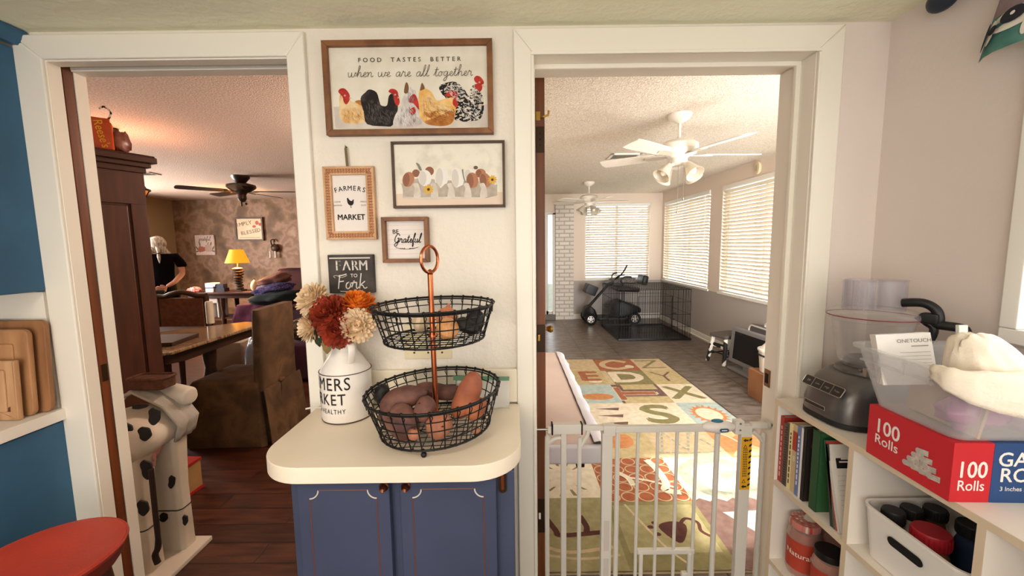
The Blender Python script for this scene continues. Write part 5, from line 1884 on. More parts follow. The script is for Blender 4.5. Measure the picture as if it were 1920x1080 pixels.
RX0, RX1, RY0, RY1 = 0.10, 1.815, 1.60, 4.85
rug.box(RX0, RX1, RY0, RY1, 0.0, 0.008, bev=0.002)
RM = TR(0, 0, 0.008)
rh = [0.0005]


def rp(poly, m):
    rug.flat(poly, m, RM, rh[0])
    rh[0] += 0.00002


def rt(x0, x1, y0, y1, m):
    rp([(x0, y0), (x1, y0), (x1, y1), (x0, y1)], m)


def rl(s, m, cx_, cy_, size, sx=1.0, rot=0, bold=0.03):
    rug.text(s, size, m, RM, rh[0], cx_, cy_, bold=bold, sx=sx, rot=rot)
    rh[0] += 0.00002


def rb(pts, w_, m):
    rug.ribbon([(v.x, v.y) for v in smooth_line([p + (0,) for p in pts], 5)], w_, m, RM, rh[0])
    rh[0] += 0.0001


c0, c1, c2, c3, c4 = RX0, 0.50, 0.985, 1.452, RX1
q = [4.85, 4.40, 3.945, 3.462, 2.975, 2.53, 2.07, 1.60]
# right column
rt(c3, c4, q[1], q[0], r_tan); rl('Z', r_moss, 1.62, 4.62, 0.46, 1.1, 0, -0.01)
rt(c3, c4, q[2], q[1], r_gold); rl('Y', r_mauve, 1.63, 4.17, 0.46, 1.0, 0, -0.02)
rt(c3, c4, q[3], q[2], r_cream); rl('X', r_moss, 1.63, 3.70, 0.44, 0.98, 0, 0.05)
rt(c3, c4, q[4], q[3], r_blue)
for k in range(18):
    a = k * 20
    ca, sa = math.cos(math.radians(a)), math.sin(math.radians(a))
    rp([(1.635 + 0.10 * ca - .024 * sa, 3.215 + 0.12 * sa + .024 * ca), (1.635 + 0.165 * ca, 3.215 + 0.20 * sa), (1.635 + 0.10 * ca + .024 * sa, 3.215 + 0.12 * sa - .024 * ca)], r_orange)
rp(ell(1.635, 3.215, 0.125, 0.155, 28), r_orange); rp(ell(1.635, 3.215, 0.10, 0.125, 28), r_cream)
rt(c3, c4, q[5], q[4], r_orange)
rp([(1.47, 2.55), (1.64, 2.74), (1.80, 2.55)], r_gold); rp([(1.5, 2.95), (1.6, 2.8), (1.78, 2.95)], r_gold); rb([(1.47, 2.96), (1.60, 2.78), (1.62, 2.55)], 0.012, r_cream)
rt(c3, c4, q[6], q[5], r_cream)
rt(c3, c4, q[7], q[6], r_blue); rp(ell(1.62, 1.86, 0.12, 0.14, 20), r_orange); rp(ell(1.58, 1.80, 0.05, 0.06, 16), r_cream)
# middle right column
rt(c2, c3, q[1], q[0], r_rust); rb([(1.36, 4.72), (1.22, 4.80), (1.08, 4.70), (1.07, 4.55), (1.2, 4.47), (1.36, 4.54)], 0.07, r_tan)
rp(ell(1.36, 4.55, 0.05, 0.06, 14), r_cream)
rt(c2, c3, q[2], q[1], r_moss); rl('D', r_cream, 1.22, 4.17, 0.46, 1.1, 0, 0.06); rt(c2, c2 + 0.06, q[2], q[1], r_tan)
rt(c2, c3, q[3], q[2], r_mauve); rt(c2 + 0.03, c3, q[3], q[3] + 0.16, r_gold); rt(c2 + 0.1, c3 - 0.03, q[2] - 0.14, q[2], r_gold)
rl('T', r_cream, 1.20, 3.705, 0.56, 1.0, 90, 0.05); rl('T', r_rust, 1.20, 3.705, 0.54, 1.0, 90, 0.03)
rt(c2, c3, q[4], q[3], r_cream); rl('S', r_moss, 1.22, 3.215, 0.50, 1.25, 0, 0.05)
rt(c2, c3, q[5], q[4], r_tan)
for pts in ([(1.02, 2.62), (1.12, 2.9), (1.2, 2.62), (1.32, 2.9), (1.42, 2.62)], [(1.0, 2.60), (1.2, 2.59), (1.44, 2.61)], [(1.02, 2.93), (1.25, 2.90), (1.44, 2.93)]):
    for i in range(len(pts) - 1):
        for k in range(5):
            a, b_ = Vector(pts[i]), Vector(pts[i + 1])
            p0, p1 = a.lerp(b_, k / 5), a.lerp(b_, k / 5 + 0.12)
            rb([tuple(p0), tuple(p1)], 0.016, r_sage)
rt(c2, c3, q[6], q[5], r_cream)
g = [(1.42, 2.42), (1.3, 2.50), (1.12, 2.44), (1.05, 2.30), (1.14, 2.14), (1.34, 2.12), (1.43, 2.24), (1.40, 2.33), (1.26, 2.31)]
rb(g, 0.075, r_sage)
rt(c2, c3, q[7], q[6], r_mauve)
rp([(c2, q[6] + 0.0)] + [(c2 + 0.0467 * k, q[6] + (0.03 if k % 2 else 0.0)) for k in range(11)] + [(c3, q[6] - 0.05), (c2, q[6] - 0.05)], r_mauve)
rp([(1.10, 1.98), (1.44, 2.0), (1.44, 1.62), (1.30, 1.64)], r_blue); rp(ell(1.36, 1.82, 0.075, 0.11, 18), r_orange); rp(ell(1.33, 1.78, 0.035, 0.05, 14), r_cream)
# middle left column
rt(c1, c2, q[1], q[0], r_tan); rt(0.83, c2, q[1], q[1] + 0.2, r_tan)
rt(c1, c2, q[2], q[1], r_gold); rl('E', r_rust, 0.82, 4.2, 0.42, 1.1, 0, 0.05); rp(ell(0.86, 4.05, 0.07, 0.05, 12), r_cream)
rt(c1, c2, q[3], q[2], r_blue); rp(ell(0.79, 3.62, 0.15, 0.08, 20), r_orange)
rt(c1, c2, q[4], q[3], r_cream)
for k in range(3):
    rp([(0.70 + .0 * k, 3.06 + 0.14 * k), (0.90, 3.02 + 0.14 * k), (0.92, 3.08 + 0.14 * k)], r_mauve)
rt(c1, c2, q[5], q[4], r_gold); rp([(v.x, v.y) for v in smooth_line([(0.62, 2.70, 0), (0.78, 2.66, 0), (0.86, 2.74, 0), (0.84, 2.86, 0), (0.70, 2.84, 0)], 4, True)], r_orange)
rt(c1, c2, q[6], q[5], r_red)
for i in range(5):
    for j in range(5):
        rb(ell(c1 + 0.05 + i * 0.097, q[6] + 0.048 + j * 0.092, 0.043, 0.041, 12) + [ell(c1 + 0.05 + i * 0.097, q[6] + 0.048 + j * 0.092, 0.043, 0.041, 12)[0]], 0.0075, r_tan)
rb([(0.70, 2.22), (0.69, 2.30), (0.64, 2.36)], 0.035, r_cream); rb([(0.70, 2.30), (0.80, 2.27), (0.95, 2.19)], 0.018, r_cream); rb([(0.87, 2.50), (0.90, 2.38), (0.90, 2.24), (0.87, 2.17), (0.95, 2.15)], 0.045, r_cream)
rt(c1, c2, q[7], q[6], r_moss); rt(c1 + .03, c2 - .03, q[7] + .10, q[6] - .03, r_olive)
rp([(v.x, v.y) for v in smooth_line([(0.72, 1.87, 0), (0.79, 1.91, 0), (0.86, 1.89, 0), (0.84, 1.82, 0), (0.78, 1.76, 0)], 4, True)], r_dk)
rb([(0.83, 1.88), (0.88, 1.93), (0.93, 1.90), (0.92, 1.84), (0.95, 1.80)], 0.018, r_dk)
for x, y in ((0.68, 1.87), (0.71, 1.90), (0.70, 1.82)):
    rp(ell(x, y, 0.016, 0.013, 10), r_dk)
rb([(0.60, 2.05), (0.70, 1.75), (0.78, 1.62)], 0.012, r_tan)
# left column
rt(c0, c1, q[5], q[0], r_tan)
rt(c0, c1, q[6] + 0.04, q[5], r_cream)
for k in range(10):
    a = math.radians(40 + k * 31)
    rp([(0.30 + 0.09 * math.cos(a) - 0.008, 2.31 + 0.13 * math.sin(a)), (0.30 + 0.15 * math.cos(a) - 0.012, 2.31 + 0.19 * math.sin(a)), (0.30 + 0.15 * math.cos(a) + 0.012, 2.31 + 0.19 * math.sin(a)), (0.30 + 0.09 * math.cos(a) + 0.008, 2.31 + 0.13 * math.sin(a))], r_moss)
rt(c0, c1, q[7], q[6] + 0.04, r_olive)
rb([(0.14, 2.0), (0.20, 1.86), (0.23, 1.82), (0.45, 1.84)], 0.03, r_dk); rb([(0.34, 1.96), (0.36, 1.88), (0.35, 1.83)], 0.03, r_dk)
rb([(0.12, 1.76), (0.25, 1.71), (0.46, 1.74)], 0.02, r_tan); rb([(0.12, 1.70), (0.3, 1.67), (0.48, 1.69)], 0.014, r_tan)
tag(rug.build('alphabet_rug', smooth=0), 'large alphabet patchwork rug on the grey sunroom tiles', 'rug')

# ---- white pressure gate in the right hand doorway
GY = 1.385
gw = mat('gate_white_metal', '#d6d1c8', 0.4)
gt = thing('safety_gate', 'white metal safety gate across the right hand doorway', 'gate', (0.5, GY, 0))


def bar(name, pts, r, parent=gt, m=gw, n=10):
    b_ = MB(m)
    b_.tube(pts, r, None, n)
    return b_.build(name, parent)


def post(name, x0, x1, y0, y1, z0, z1, parent=gt, m=gw, bev=0.003):
    return MB(m).box(x0, x1, y0, y1, z0, z1, None, bev=bev).build(name, parent)


ex = post('top_sleeve', 0.140, 0.243, GY - 0.014, GY + 0.014, 0.754, 0.790)
MB(dark).box(0.136, 0.141, GY - 0.015, GY + 0.015, 0.752, 0.792, bev=0.001).build('rubber_ring', ex)
MB(dark).box(0.242, 0.247, GY - 0.015, GY + 0.015, 0.752, 0.792, bev=0.001).build('rubber_ring', ex)
post('top_rail', 0.245, 0.352, GY - 0.009, GY + 0.009, 0.764, 0.782)
bar('threaded_spindle', [(0.078, GY, 0.768), (0.138, GY, 0.768)], 0.004, m=mat('steel', '#9a958f', 0.3, 0.9))
post('spindle_nut', 0.122, 0.136, GY - 0.010, GY + 0.010, 0.756, 0.782)
bar('frame_tube', smooth_line([(0.180, GY, 0.737), (0.150, GY, 0.733), (0.128, GY, 0.716), (0.120, GY, 0.690), (0.120, GY, 0.0)], 5), 0.0085)
post('extension_post', 0.170, 0.190, GY - 0.010, GY + 0.010, 0.0, 0.756)
bar('frame_tube', smooth_line([(0.268, GY, 0.764), (0.266, GY, 0.745), (0.242, GY, 0.70), (0.238, GY, 0.685), (0.238, GY, 0.0)], 5), 0.0075)
mp_ = post('main_post', 0.318, 0.356, GY - 0.012, GY + 0.012, 0.0, 0.755)
post('post_cap', 0.322, 0.366, GY - 0.014, GY + 0.014, 0.745, 0.784, mp_)
MB(mat('label_grey_print', '#c9bfb6', 0.6)).box(0.327, 0.347, GY - 0.0126, GY - 0.012, 0.30, 0.42).box(0.327, 0.347, GY - 0.0126, GY - 0.012, 0.10, 0.27).build('sticker', mp_)
leafg = post('gate_top_rail', 0.366, 0.70, GY - 0.010, GY + 0.010, 0.755, 0.779)
for x in (0.376, 0.450, 0.522, 0.592, 0.662):
    bar('upright_bar', [(x, GY, 0.0 if x != 0.522 and x != 0.592 else 0.02), (x, GY, 0.757)], 0.0062 if x > 0.4 else 0.0085)
bar('upright_bar', [(0.738, GY, 0.0), (0.738, GY, 0.748)], 0.0095)
MB(gw).box(0.455, 0.668, GY - 0.009, GY + 0.009, 0.278, 0.296, bev=0.003).box(0.460, 0.474, GY - 0.016, GY - 0.004, 0.06, 0.286, bev=0.003).box(0.640, 0.654, GY - 0.016, GY - 0.004, 0.06, 0.286, bev=0.003).box(0.460, 0.654, GY - 0.016, GY - 0.004, 0.05, 0.064, bev=0.003).box(0.618, 0.640, GY - 0.02, GY - 0.004, 0.19, 0.212, bev=0.004).build('pet_door', gt)
hd = MB(mat('latch_white', '#e4ddd6', 0.35))
hd.ball((0.738, GY - 0.004, 0.772), (0.062, 0.022, 0.023), None, None, 28, 16)
lt = hd.build('latch_housing', gt, smooth=60)
bt = MB(mat('latch_blue', '#2f6f88', 0.35))
bt.ball((0.732, GY - 0.006, 0.795), (0.022, 0.012, 0.006), None, None, 18, 8)
bt.build('release_button', lt)
bt = MB(mat('badge_navy', '#33527a', 0.4))
bt.prism(rrect(-0.016, 0.016, -0.0065, 0.0065, 0.006), 0, 0.002, None, FY(0.748, GY - 0.0255, 0.768))
bt.prism(rrect(-0.010, 0.010, -0.0018, 0.0018, 0.0015), 0.0019, 0.0023, mat('print_white', '#efe9e2'), FY(0.748, GY - 0.0255, 0.768))
bt.build('badge', lt)
post('hinge_bracket', 0.795, 0.828, GY - 0.014, GY + 0.014, 0.745, 0.795)
sp = post('latch_post', 0.818, 0.858, GY - 0.012, GY + 0.012, 0.0, 0.776)
wl = MB(mat('warning_yellow', '#d9a21e', 0.5))
wl.box(0.8195, 0.8565, GY - 0.0127, GY - 0.012, 0.535, 0.735)
WMX = FY(0.838, GY - 0.0128, 0.635)
for k in range(9):
    z = -0.088 + k * 0.0215
    wl.flat([(0.009, z), (0.0185, z + 0.006), (0.0185, z + 0.014), (0.009, z + 0.008)], black_ink, WMX, 0.0002)
for z in (0.088, -0.088):
    wl.flat([(-0.013, z), (-0.004, z + 0.007), (-0.004, z + 0.003), (0.006, z + 0.003), (0.006, z - 0.003), (-0.004, z - 0.003), (-0.004, z - 0.007)], black_ink, WMX, 0.0004)
for z in (0.066, -0.066):
    wl.flat([(-0.012, z - 0.008), (0.003, z - 0.008), (-0.0045, z + 0.007)], black_ink, WMX, 0.0004)
    wl.flat([(-0.009, z - 0.006), (0.0, z - 0.006), (-0.0045, z + 0.003)], mat('warning_yellow', '#d9a21e'), WMX, 0.0006)
for k in range(3):
    for z in range(-50, 50, 9):
        wl.box(-0.010 + k * 0.0055, -0.0075 + k * 0.0055, z * 0.001, (z + 6.5) * 0.001, 0.0001, 0.0004, black_ink, WMX)
wl.build('warning_label', sp)
for z in (0.762, 0.786):
    MB(mat('steel', '#9a958f')).lathe([(0.004, 0), (0.003, 0.002), (0, 0.0025)], None, 10, FY(0.812, GY - 0.014, z)).build('screw', sp)
post('top_rail', 0.856, 0.915, GY - 0.009, GY + 0.009, 0.764, 0.785)
bar('frame_tube', smooth_line([(0.862, GY, 0.752), (0.884, GY, 0.735), (0.902, GY, 0.712), (0.906, GY, 0.69), (0.906, GY, 0.0)], 5), 0.0085)
b = MB(gw)
b.lathe([(0.016, 0), (0.016, 0.008), (0.010, 0.014)], None, 18, TR(0.912, GY, 0.774) @ RY(90))
b.cyl((0.90, GY, 0.774), (0.938, GY, 0.774), 0.0045, None, mat('steel', '#9a958f'))
b.build('wall_spindle', gt)

# ---- folding bed along the left side, head end by the open door
bd_ = thing('folding_bed', 'low folding guest bed with pale pink sheet behind the open brown door', 'bed', (0.15, 2.6, 0))
sheet = mat('pale_pink_sheet', '#e6d3ca', 0.8, c2='#dcc8c0', scale=3, bump=0.2, bscale=12, bdist=0.01)
mt = MB(sheet)
mt.box(-0.06, 0.385, 1.80, 3.42, 0.425, 0.505, bev=0.03, seg=4)
mt.build('mattress', bd_, smooth=60)
cv = MB(mat('bluish_white_cover', '#e3e2ea', 0.8, bump=0.3, bscale=16, bdist=0.01))
prof = [(0.375, 0.512), (0.400, 0.513), (0.425, 0.505), (0.438, 0.488), (0.440, 0.46), (0.436, 0.415), (0.425, 0.405), (0.40, 0.42)]
vs, fs = [], []
for i in range(29):
    y = 1.785 + 1.60 * i / 28
    for j, (x, z) in enumerate(prof):
        vs.append((x + 0.006 * math.sin(i * 1.3 + j) * (j > 1), y, z + 0.004 * math.sin(i * 2.1 + j * 1.1)))
for i in range(28):
    for j in range(len(prof) - 1):
        a = i * len(prof) + j
        fs.append((a, a + len(prof), a + len(prof) + 1, a + 1))
cv.add(vs, fs)
cv.box(-0.05, 0.43, 1.775, 1.81, 0.405, 0.495, bev=0.014, seg=3)
cv.build('cover_edge', bd_, smooth=60)
fm = MB(mat('black_metal_frame', '#1e1c1b', 0.45, 0.4))
fm.box(-0.06, 0.30, 1.85, 1.90, 0.375, 0.405, bev=0.003).box(0.30, 0.34, 1.83, 1.90, 0.36, 0.415, bev=0.003)
fm.box(0.33, 0.37, 1.9, 3.4, 0.38, 0.41, bev=0.003).box(-0.06, -0.02, 1.85, 3.4, 0.38, 0.41, bev=0.003).box(-0.06, 0.37, 3.36, 3.4, 0.38, 0.41, bev=0.003)
fm.build('bed_frame', bd_)
for x, y in ((-0.04, 1.9), (-0.04, 3.36), (0.345, 3.36), (0.06, 1.875)):
    MB(mat('black_metal_frame', '#1e1c1b')).cyl((x, y, 0.0 if x < 0 else 0.0098), (x, y, 0.385), 0.014).build('leg', bd_)

# ---- window blinds
slat_m = translucent_mat('blind_slat', '#e2d6c4', 0.10)


def blind(label, axis, a0, a1, z0, z1, p, sgn, grp):
    """Horizontal slat blind hung just inside a window; sgn is the direction into the room."""
    c_ = (a0 + a1) / 2
    root = thing('window_blind', label, 'blind', (c_, p, z0) if axis == 'x' else (p, c_, z0), group=grp)

    def bx(mb, s0, s1, d0, d1, q0, q1, m=None, bev=0.0):
        d0, d1 = sorted((p + sgn * d0, p + sgn * d1))
        if axis == 'x':
            mb.box(s0, s1, d0, d1, q0, q1, m, bev=bev)
        else:
            mb.box(d0, d1, s0, s1, q0, q1, m, bev=bev)
    h_ = MB(frame_white)
    bx(h_, a0, a1, -0.045, 0.015, z1 - 0.055, z1, bev=0.004)
    h_.build('headrail', root)
    s = MB(slat_m)
    pitch, wid, th = 0.0455, 0.050, 0.0026
    n_ = int((z1 - z0 - 0.09) / pitch)
    ang = math.radians(40)
    for k in range(n_):
        zc = z1 - 0.085 - k * pitch
        dx, dz = wid / 2 * math.cos(ang), wid / 2 * math.sin(ang)
        # inner (room side) edge high, outer edge low
        q4 = [(-0.012 + dx, zc + dz), (-0.012 - dx, zc - dz), (-0.012 - dx + th * math.sin(ang), zc - dz - th * math.cos(ang)), (-0.012 + dx + th * math.sin(ang), zc + dz - th * math.cos(ang))]
        vs_ = []
        for a in (a0 + 0.012, a1 - 0.012):
            for d, z in q4:
                vs_.append((a, p + sgn * d, z) if axis == 'x' else (p + sgn * d, a, z))
        s.add(vs_, [(0, 1, 2, 3), (7, 6, 5, 4), (0, 4, 5, 1), (1, 5, 6, 2), (2, 6, 7, 3), (3, 7, 4, 0)])
    bmesh.ops.recalc_face_normals(s.bm, faces=s.bm.faces[:])
    s.build('slats', root, smooth=0)
    b_ = MB(frame_white)
    bx(b_, a0, a1, -0.035, 0.010, z0 + 0.006, z0 + 0.028, bev=0.003)
    b_.build('bottom_rail', root)
    l_ = MB(mat('blind_tape', '#d9cdbb', 0.8))
    for t_ in (0.12, 0.5, 0.88):
        a = a0 + (a1 - a0) * t_
        bx(l_, a - 0.002, a + 0.002, 0.0075, 0.009, z0 + 0.01, z1 - 0.04)
    l_.build('ladder_cord', root)
    l_ = MB(frame_white)
    a = a0 + (a1 - a0) * 0.06
    pt_ = lambda z: (a, p + sgn * 0.022, z) if axis == 'x' else (p + sgn * 0.022, a, z)
    l_.tube([pt_(z1 - 0.05), pt_(z1 - 0.75)], 0.003, None, 6)
    l_.build('tilt_wand', root)
    return root


WG = 'sunroom window blinds'
blind('white slat blind on the far end wall behind the mobility scooter', 'x', 1.41, 2.63, 0.770, 2.203, 7.668, -1, WG)
blind('white slat blind in the right wall corner above the wire crate', 'y', 5.84, 7.55, 0.770, 2.193, 2.864, -1, WG)
blind('white slat blind on the right wall nearest the kitchen doorway', 'y', 3.91, 5.49, 0.770, 2.193, 2.864, -1, WG)

# ---- ceiling fans with light kits
fan_w = mat('fan_white', '#ece5d9', 0.4)
shade_g = translucent_mat('frosted_shade', '#e6ded0', 0.5, 0.3)
bulb_m = mat('frosted_bulb', '#f6f0e4', 0.4)


def white_fan(label, x, y, zc, drop, rot, blade_len=0.60):
    root = thing('ceiling_fan', label, 'ceiling fan', (x, y, zc), group='white sunroom ceiling fans')
    M = TR(x, y, zc)
    MB(fan_w).lathe([(0.085, 0.0), (0.085, -0.012), (0.07, -0.035), (0.035, -0.058), (0.02, -0.065), (0, -0.065)], None, 32, M).build('canopy', root)
    MB(fan_w).cyl((x, y, zc - 0.06), (x, y, zc - drop + 0.09), 0.011).build('downrod', root)
    hz = -drop
    MB(fan_w).lathe([(0.02, hz + 0.10), (0.04, hz + 0.085), (0.10, hz + 0.075), (0.135, hz + 0.05), (0.138, hz + 0.01), (0.12, hz - 0.02), (0.085, hz - 0.03), (0.06, hz - 0.05), (0.065, hz - 0.085), (0.045, hz - 0.105), (0, hz - 0.11)], None, 36, M).build('motor_housing', root)
    for k in range(5):
        a = rot + 72 * k
        B = M @ TR(0, 0, hz - 0.022) @ RZ(a) @ RX(11)
        b_ = MB(fan_w)
        b_.prism([(v.x, v.y) for v in smooth_line([(0.18, -0.05, 0), (0.32, -0.064, 0), (blade_len - 0.04, -0.068, 0), (blade_len, -0.045, 0), (blade_len, 0.045, 0), (blade_len - 0.04, 0.068, 0), (0.32, 0.064, 0), (0.18, 0.05, 0)], 3, True)], -0.003, 0.003, None, B)
        bl_ = b_.build('blade', root)
        i_ = MB(mat('fan_iron', '#d8cfc0', 0.35, 0.2))
        i_.prism([(0.08, -0.018), (0.16, -0.035), (0.24, -0.03), (0.26, 0), (0.24, 0.03), (0.16, 0.035), (0.08, 0.018)], -0.010, -0.004, None, B)
        i_.build('blade_iron', bl_)
    for k in range(4):
        a = math.radians(rot + 20 + 90 * k)
        c_ = Vector((x + 0.085 * math.cos(a), y + 0.085 * math.sin(a), zc + hz - 0.10))
        d = Vector((math.cos(a) * 0.75, math.sin(a) * 0.75, -0.85)).normalized()
        Q = TR(*c_) @ d.to_track_quat('Z', 'Y').to_matrix().to_4x4()
        s_ = MB(shade_g)
        s_.lathe([(0.022, 0), (0.03, 0.02), (0.042, 0.06), (0.056, 0.10), (0.066, 0.118), (0.064, 0.118), (0.054, 0.10), (0.04, 0.06), (0.028, 0.02)], None, 28, Q, cap=False)
        so_ = s_.build('glass_shade', root)
        b_ = MB(bulb_m)
        b_.ball((0, 0, 0.075), (0.026, 0.026, 0.032), None, Q, 14, 10)
        b_.build('bulb', so_)
        a_ = MB(fan_w)
        a_.cyl((x, y, zc + hz - 0.08), tuple(c_ + d * 0.01), 0.012)
        a_.build('lamp_arm', so_)
    for dx, L in ((-0.012, 0.34), (0.03, 0.24)):
        p_ = MB(mat('chain_metal', '#8f867a', 0.4, 0.6))
        p_.cyl((x + dx, y - 0.03, zc + hz - 0.10), (x + dx, y - 0.03, zc + hz - 0.10 - L), 0.0014, None, None, 6)
        p_.lathe([(0, 0), (0.006, -0.004), (0.006, -0.016), (0, -0.022)], None, 10, TR(x + dx, y - 0.03, zc + hz - 0.10 - L))
        p_.build('pull_chain', root)
    return root


white_fan('near white ceiling fan with four frosted shades above the rug', 1.262, 3.085, 2.384, 0.27, 2)
white_fan('far white ceiling fan in front of the end wall window', 1.20, 6.26, 2.384, 0.27, 0)

vt = thing('ceiling_vent', 'white ceiling air vent between the two sunroom fans', 'vent', (1.23, 4.47, 2.38))
b = MB(fan_w)
b.box(1.07, 1.10, 4.34, 4.62, 2.372, 2.386, bev=0.003).box(1.365, 1.395, 4.34, 4.62, 2.372, 2.386, bev=0.003).box(1.07, 1.395, 4.34, 4.37, 2.372, 2.386, bev=0.003).box(1.07, 1.395, 4.59, 4.62, 2.372, 2.386, bev=0.003)
b.build('frame', vt)
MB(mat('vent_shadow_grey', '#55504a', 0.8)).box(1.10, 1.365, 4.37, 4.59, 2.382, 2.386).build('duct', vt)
b = MB(fan_w)
for k in range(14):
    x = 1.108 + k * 0.019
    b.box(-0.0015, 0.0015, 4.37, 4.59, -0.008, 0.008, None, TR(x, 0, 2.376) @ RY(35))
b.build('louvres', vt)
sn = thing('wall_sensor', 'oval cream sensor high on the right sunroom wall above the blind', 'sensor', (2.86, 4.75, 2.27))
MB(mat('ivory_plastic', '#dccda8')).prism(ell(0, 0, 0.045, 0.07, 24), 0, 0.03, None, TR(2.864, 4.72, 2.285) @ RZ(-90) @ RX(90), bev=0.008).build('housing', sn)
MB(mat('sensor_lens', '#b9a98c', 0.3)).prism(ell(0, 0, 0.025, 0.04, 20), 0.03, 0.034, None, TR(2.864, 4.72, 2.285) @ RZ(-90) @ RX(90)).build('lens', sn)

# ---- wire dog crate
cr = thing('dog_crate', 'black folding wire dog crate in the far right corner of the sunroom', 'crate', (2.1, 6.35, 0))
KX0, KX1, KY0, KY1, KZ = 1.585, 2.64, 5.85, 6.95, 0.745


def grid_panel(name, o0, u, v, nu, nv, r=0.0026):
    """Wire panel from corner o0 spanned by u and v."""
    o0, u, v = Vector(o0), Vector(u), Vector(v)
    b_ = MB(blackwire)
    for i in range(nu + 1):
        a = o0 + u * (i / nu)
        b_.tube([a, a + v], r * (1.6 if i in (0, nu) else 1), None, 5)
    for j in range(nv + 1):
        a = o0 + v * (j / nv)
        b_.tube([a, a + u], r * (1.6 if j in (0, nv) else 1.1), None, 5)
    return b_.build(name, cr)


W_, D_ = KX1 - KX0, KY1 - KY0
grid_panel('front_panel', (KX0, KY0, 0.015), (W_, 0, 0), (0, 0, KZ), 28, 4)
grid_panel('back_panel', (KX0, KY1, 0.015), (W_, 0, 0), (0, 0, KZ), 28, 4)
grid_panel('side_panel', (KX0, KY0, 0.015), (0, D_, 0), (0, 0, KZ), 28, 4)
grid_panel('side_panel', (KX1, KY0, 0.015), (0, D_, 0), (0, 0, KZ), 28, 4)
grid_panel('top_panel', (KX0, KY0, KZ + 0.015), (W_, 0, 0), (0, D_, 0), 28, 5)
d_ = MB(blackwire)
d_.tube([(1.86, KY0 - 0.006, 0.12), (2.36, KY0 - 0.006, 0.12), (2.36, KY0 - 0.006, 0.66), (1.86, KY0 - 0.006, 0.66)], 0.005, None, 6, True)
d_.box(2.35, 2.42, KY0 - 0.014, KY0 - 0.004, 0.40, 0.415).box(2.35, 2.40, KY0 - 0.014, KY0 - 0.004, 0.31, 0.325)
d_.build('door', cr)
b = MB(mat('black_tray_plastic', '#1a1818', 0.35))
b.box(KX0 + 0.01, KX1 - 0.01, KY0 + 0.01, KY1 - 0.01, 0.0, 0.012)
for x0, x1, y0, y1 in ((KX0 - 0.015, KX1 + 0.015, KY0 - 0.02, KY0 + 0.004), (KX0 - 0.015, KX1 + 0.015, KY1 - 0.004, KY1 + 0.02), (KX0 - 0.015, KX0 + 0.01, KY0, KY1), (KX1 - 0.01, KX1 + 0.015, KY0, KY1)):
    b.box(x0, x1, y0, y1, 0.0, 0.032, bev=0.004)
b.build('tray', cr)

# ---- mobility scooter, front to the left
scx, scy = 1.76, 7.26
sc_ = thing('mobility_scooter', 'black mobility scooter parked under the far window beside the wire crate', 'scooter', (scx, scy, 0))
blk = mat('scooter_black', '#191819', 0.4, c2='#242223', scale=6)
gry = mat('scooter_grey', '#5c5a5a', 0.45)
tyre = mat('tyre_black', '#141313', 0.8)
hub = mat('hub_silver', '#c9c5c0', 0.35, 0.5)
SM = TR(scx, scy, 0)


def wheel(x, y, r, w_):
    M = SM @ TR(x, y, r) @ RX(90)
    t_ = MB(tyre)
    t_.lathe([(r * .6, -w_ / 2), (r * .9, -w_ / 2), (r, -w_ / 4), (r, w_ / 4), (r * .9, w_ / 2), (r * .6, w_ / 2)], None, 32, M)
    o_ = t_.build('wheel', sc_)
    h_ = MB(hub)
    h_.lathe([(r * .60, w_ * .38), (r * .58, w_ * .52), (r * .50, w_ * .53), (r * .50, w_ * .45)], None, 28, M, cap=False)
    for k in range(5):
        h_.box(-0.014, 0.014, 0, r * .54, w_ * .40, w_ * .52, None, M @ RZ(k * 72), bev=0.003)
    h_.lathe([(0.024, w_ * .3), (0.024, w_ * .56), (0, w_ * .58)], None, 16, M)
    h_.build('wheel_hub', o_)


for y in (-0.21, 0.21):
    wheel(-0.36, y, 0.105, 0.06)
    wheel(0.42, y, 0.11, 0.07)
b = MB(blk)
b.box(-0.26, 0.30, -0.19, 0.19, 0.075, 0.125, None, SM, bev=0.02)
b.build('deck', sc_)
b = MB(gry)
b.box(-0.20, -0.12, -0.195, -0.189, 0.095, 0.115, None, SM, bev=0.002)
b.build('reflector', sc_)
b = MB(blk)
secs = []
for x, hy, z0, z1 in ((0.02, 0.12, 0.12, 0.30), (0.08, 0.17, 0.11, 0.40), (0.20, 0.2, 0.11, 0.43), (0.36, 0.2, 0.15, 0.37), (0.48, 0.19, 0.2, 0.33), (0.55, 0.16, 0.2, 0.29)):
    pts = rrect(-hy, hy, z0, z1, 0.05, 5)
    secs.append([(x, p[0], p[1]) for p in pts])
k_ = len(secs[0])
b.add([v for s in secs for v in s], [(i * k_ + j, i * k_ + (j + 1) % k_, (i + 1) * k_ + (j + 1) % k_, (i + 1) * k_ + j) for i in range(len(secs) - 1) for j in range(k_)] + [tuple(range(k_))[::-1], tuple((len(secs) - 1) * k_ + j for j in range(k_))], None, SM)
bmesh.ops.recalc_face_normals(b.bm, faces=b.bm.faces[:])
b.build('rear_shroud', sc_, smooth=50)
b = MB(blk)
secs = []
for x, hy, z0, z1 in ((-0.47, 0.05, 0.12, 0.22), (-0.42, 0.13, 0.12, 0.30), (-0.34, 0.16, 0.14, 0.33), (-0.26, 0.14, 0.12, 0.26), (-0.22, 0.12, 0.10, 0.16)):
    pts = rrect(-hy, hy, z0, z1, 0.03, 4)
    secs.append([(x, p[0], p[1]) for p in pts])
k_ = len(secs[0])
b.add([v for s in secs for v in s], [(i * k_ + j, i * k_ + (j + 1) % k_, (i + 1) * k_ + (j + 1) % k_, (i + 1) * k_ + j) for i in range(len(secs) - 1) for j in range(k_)] + [tuple(range(k_))[::-1], tuple((len(secs) - 1) * k_ + j for j in range(k_))], None, SM)
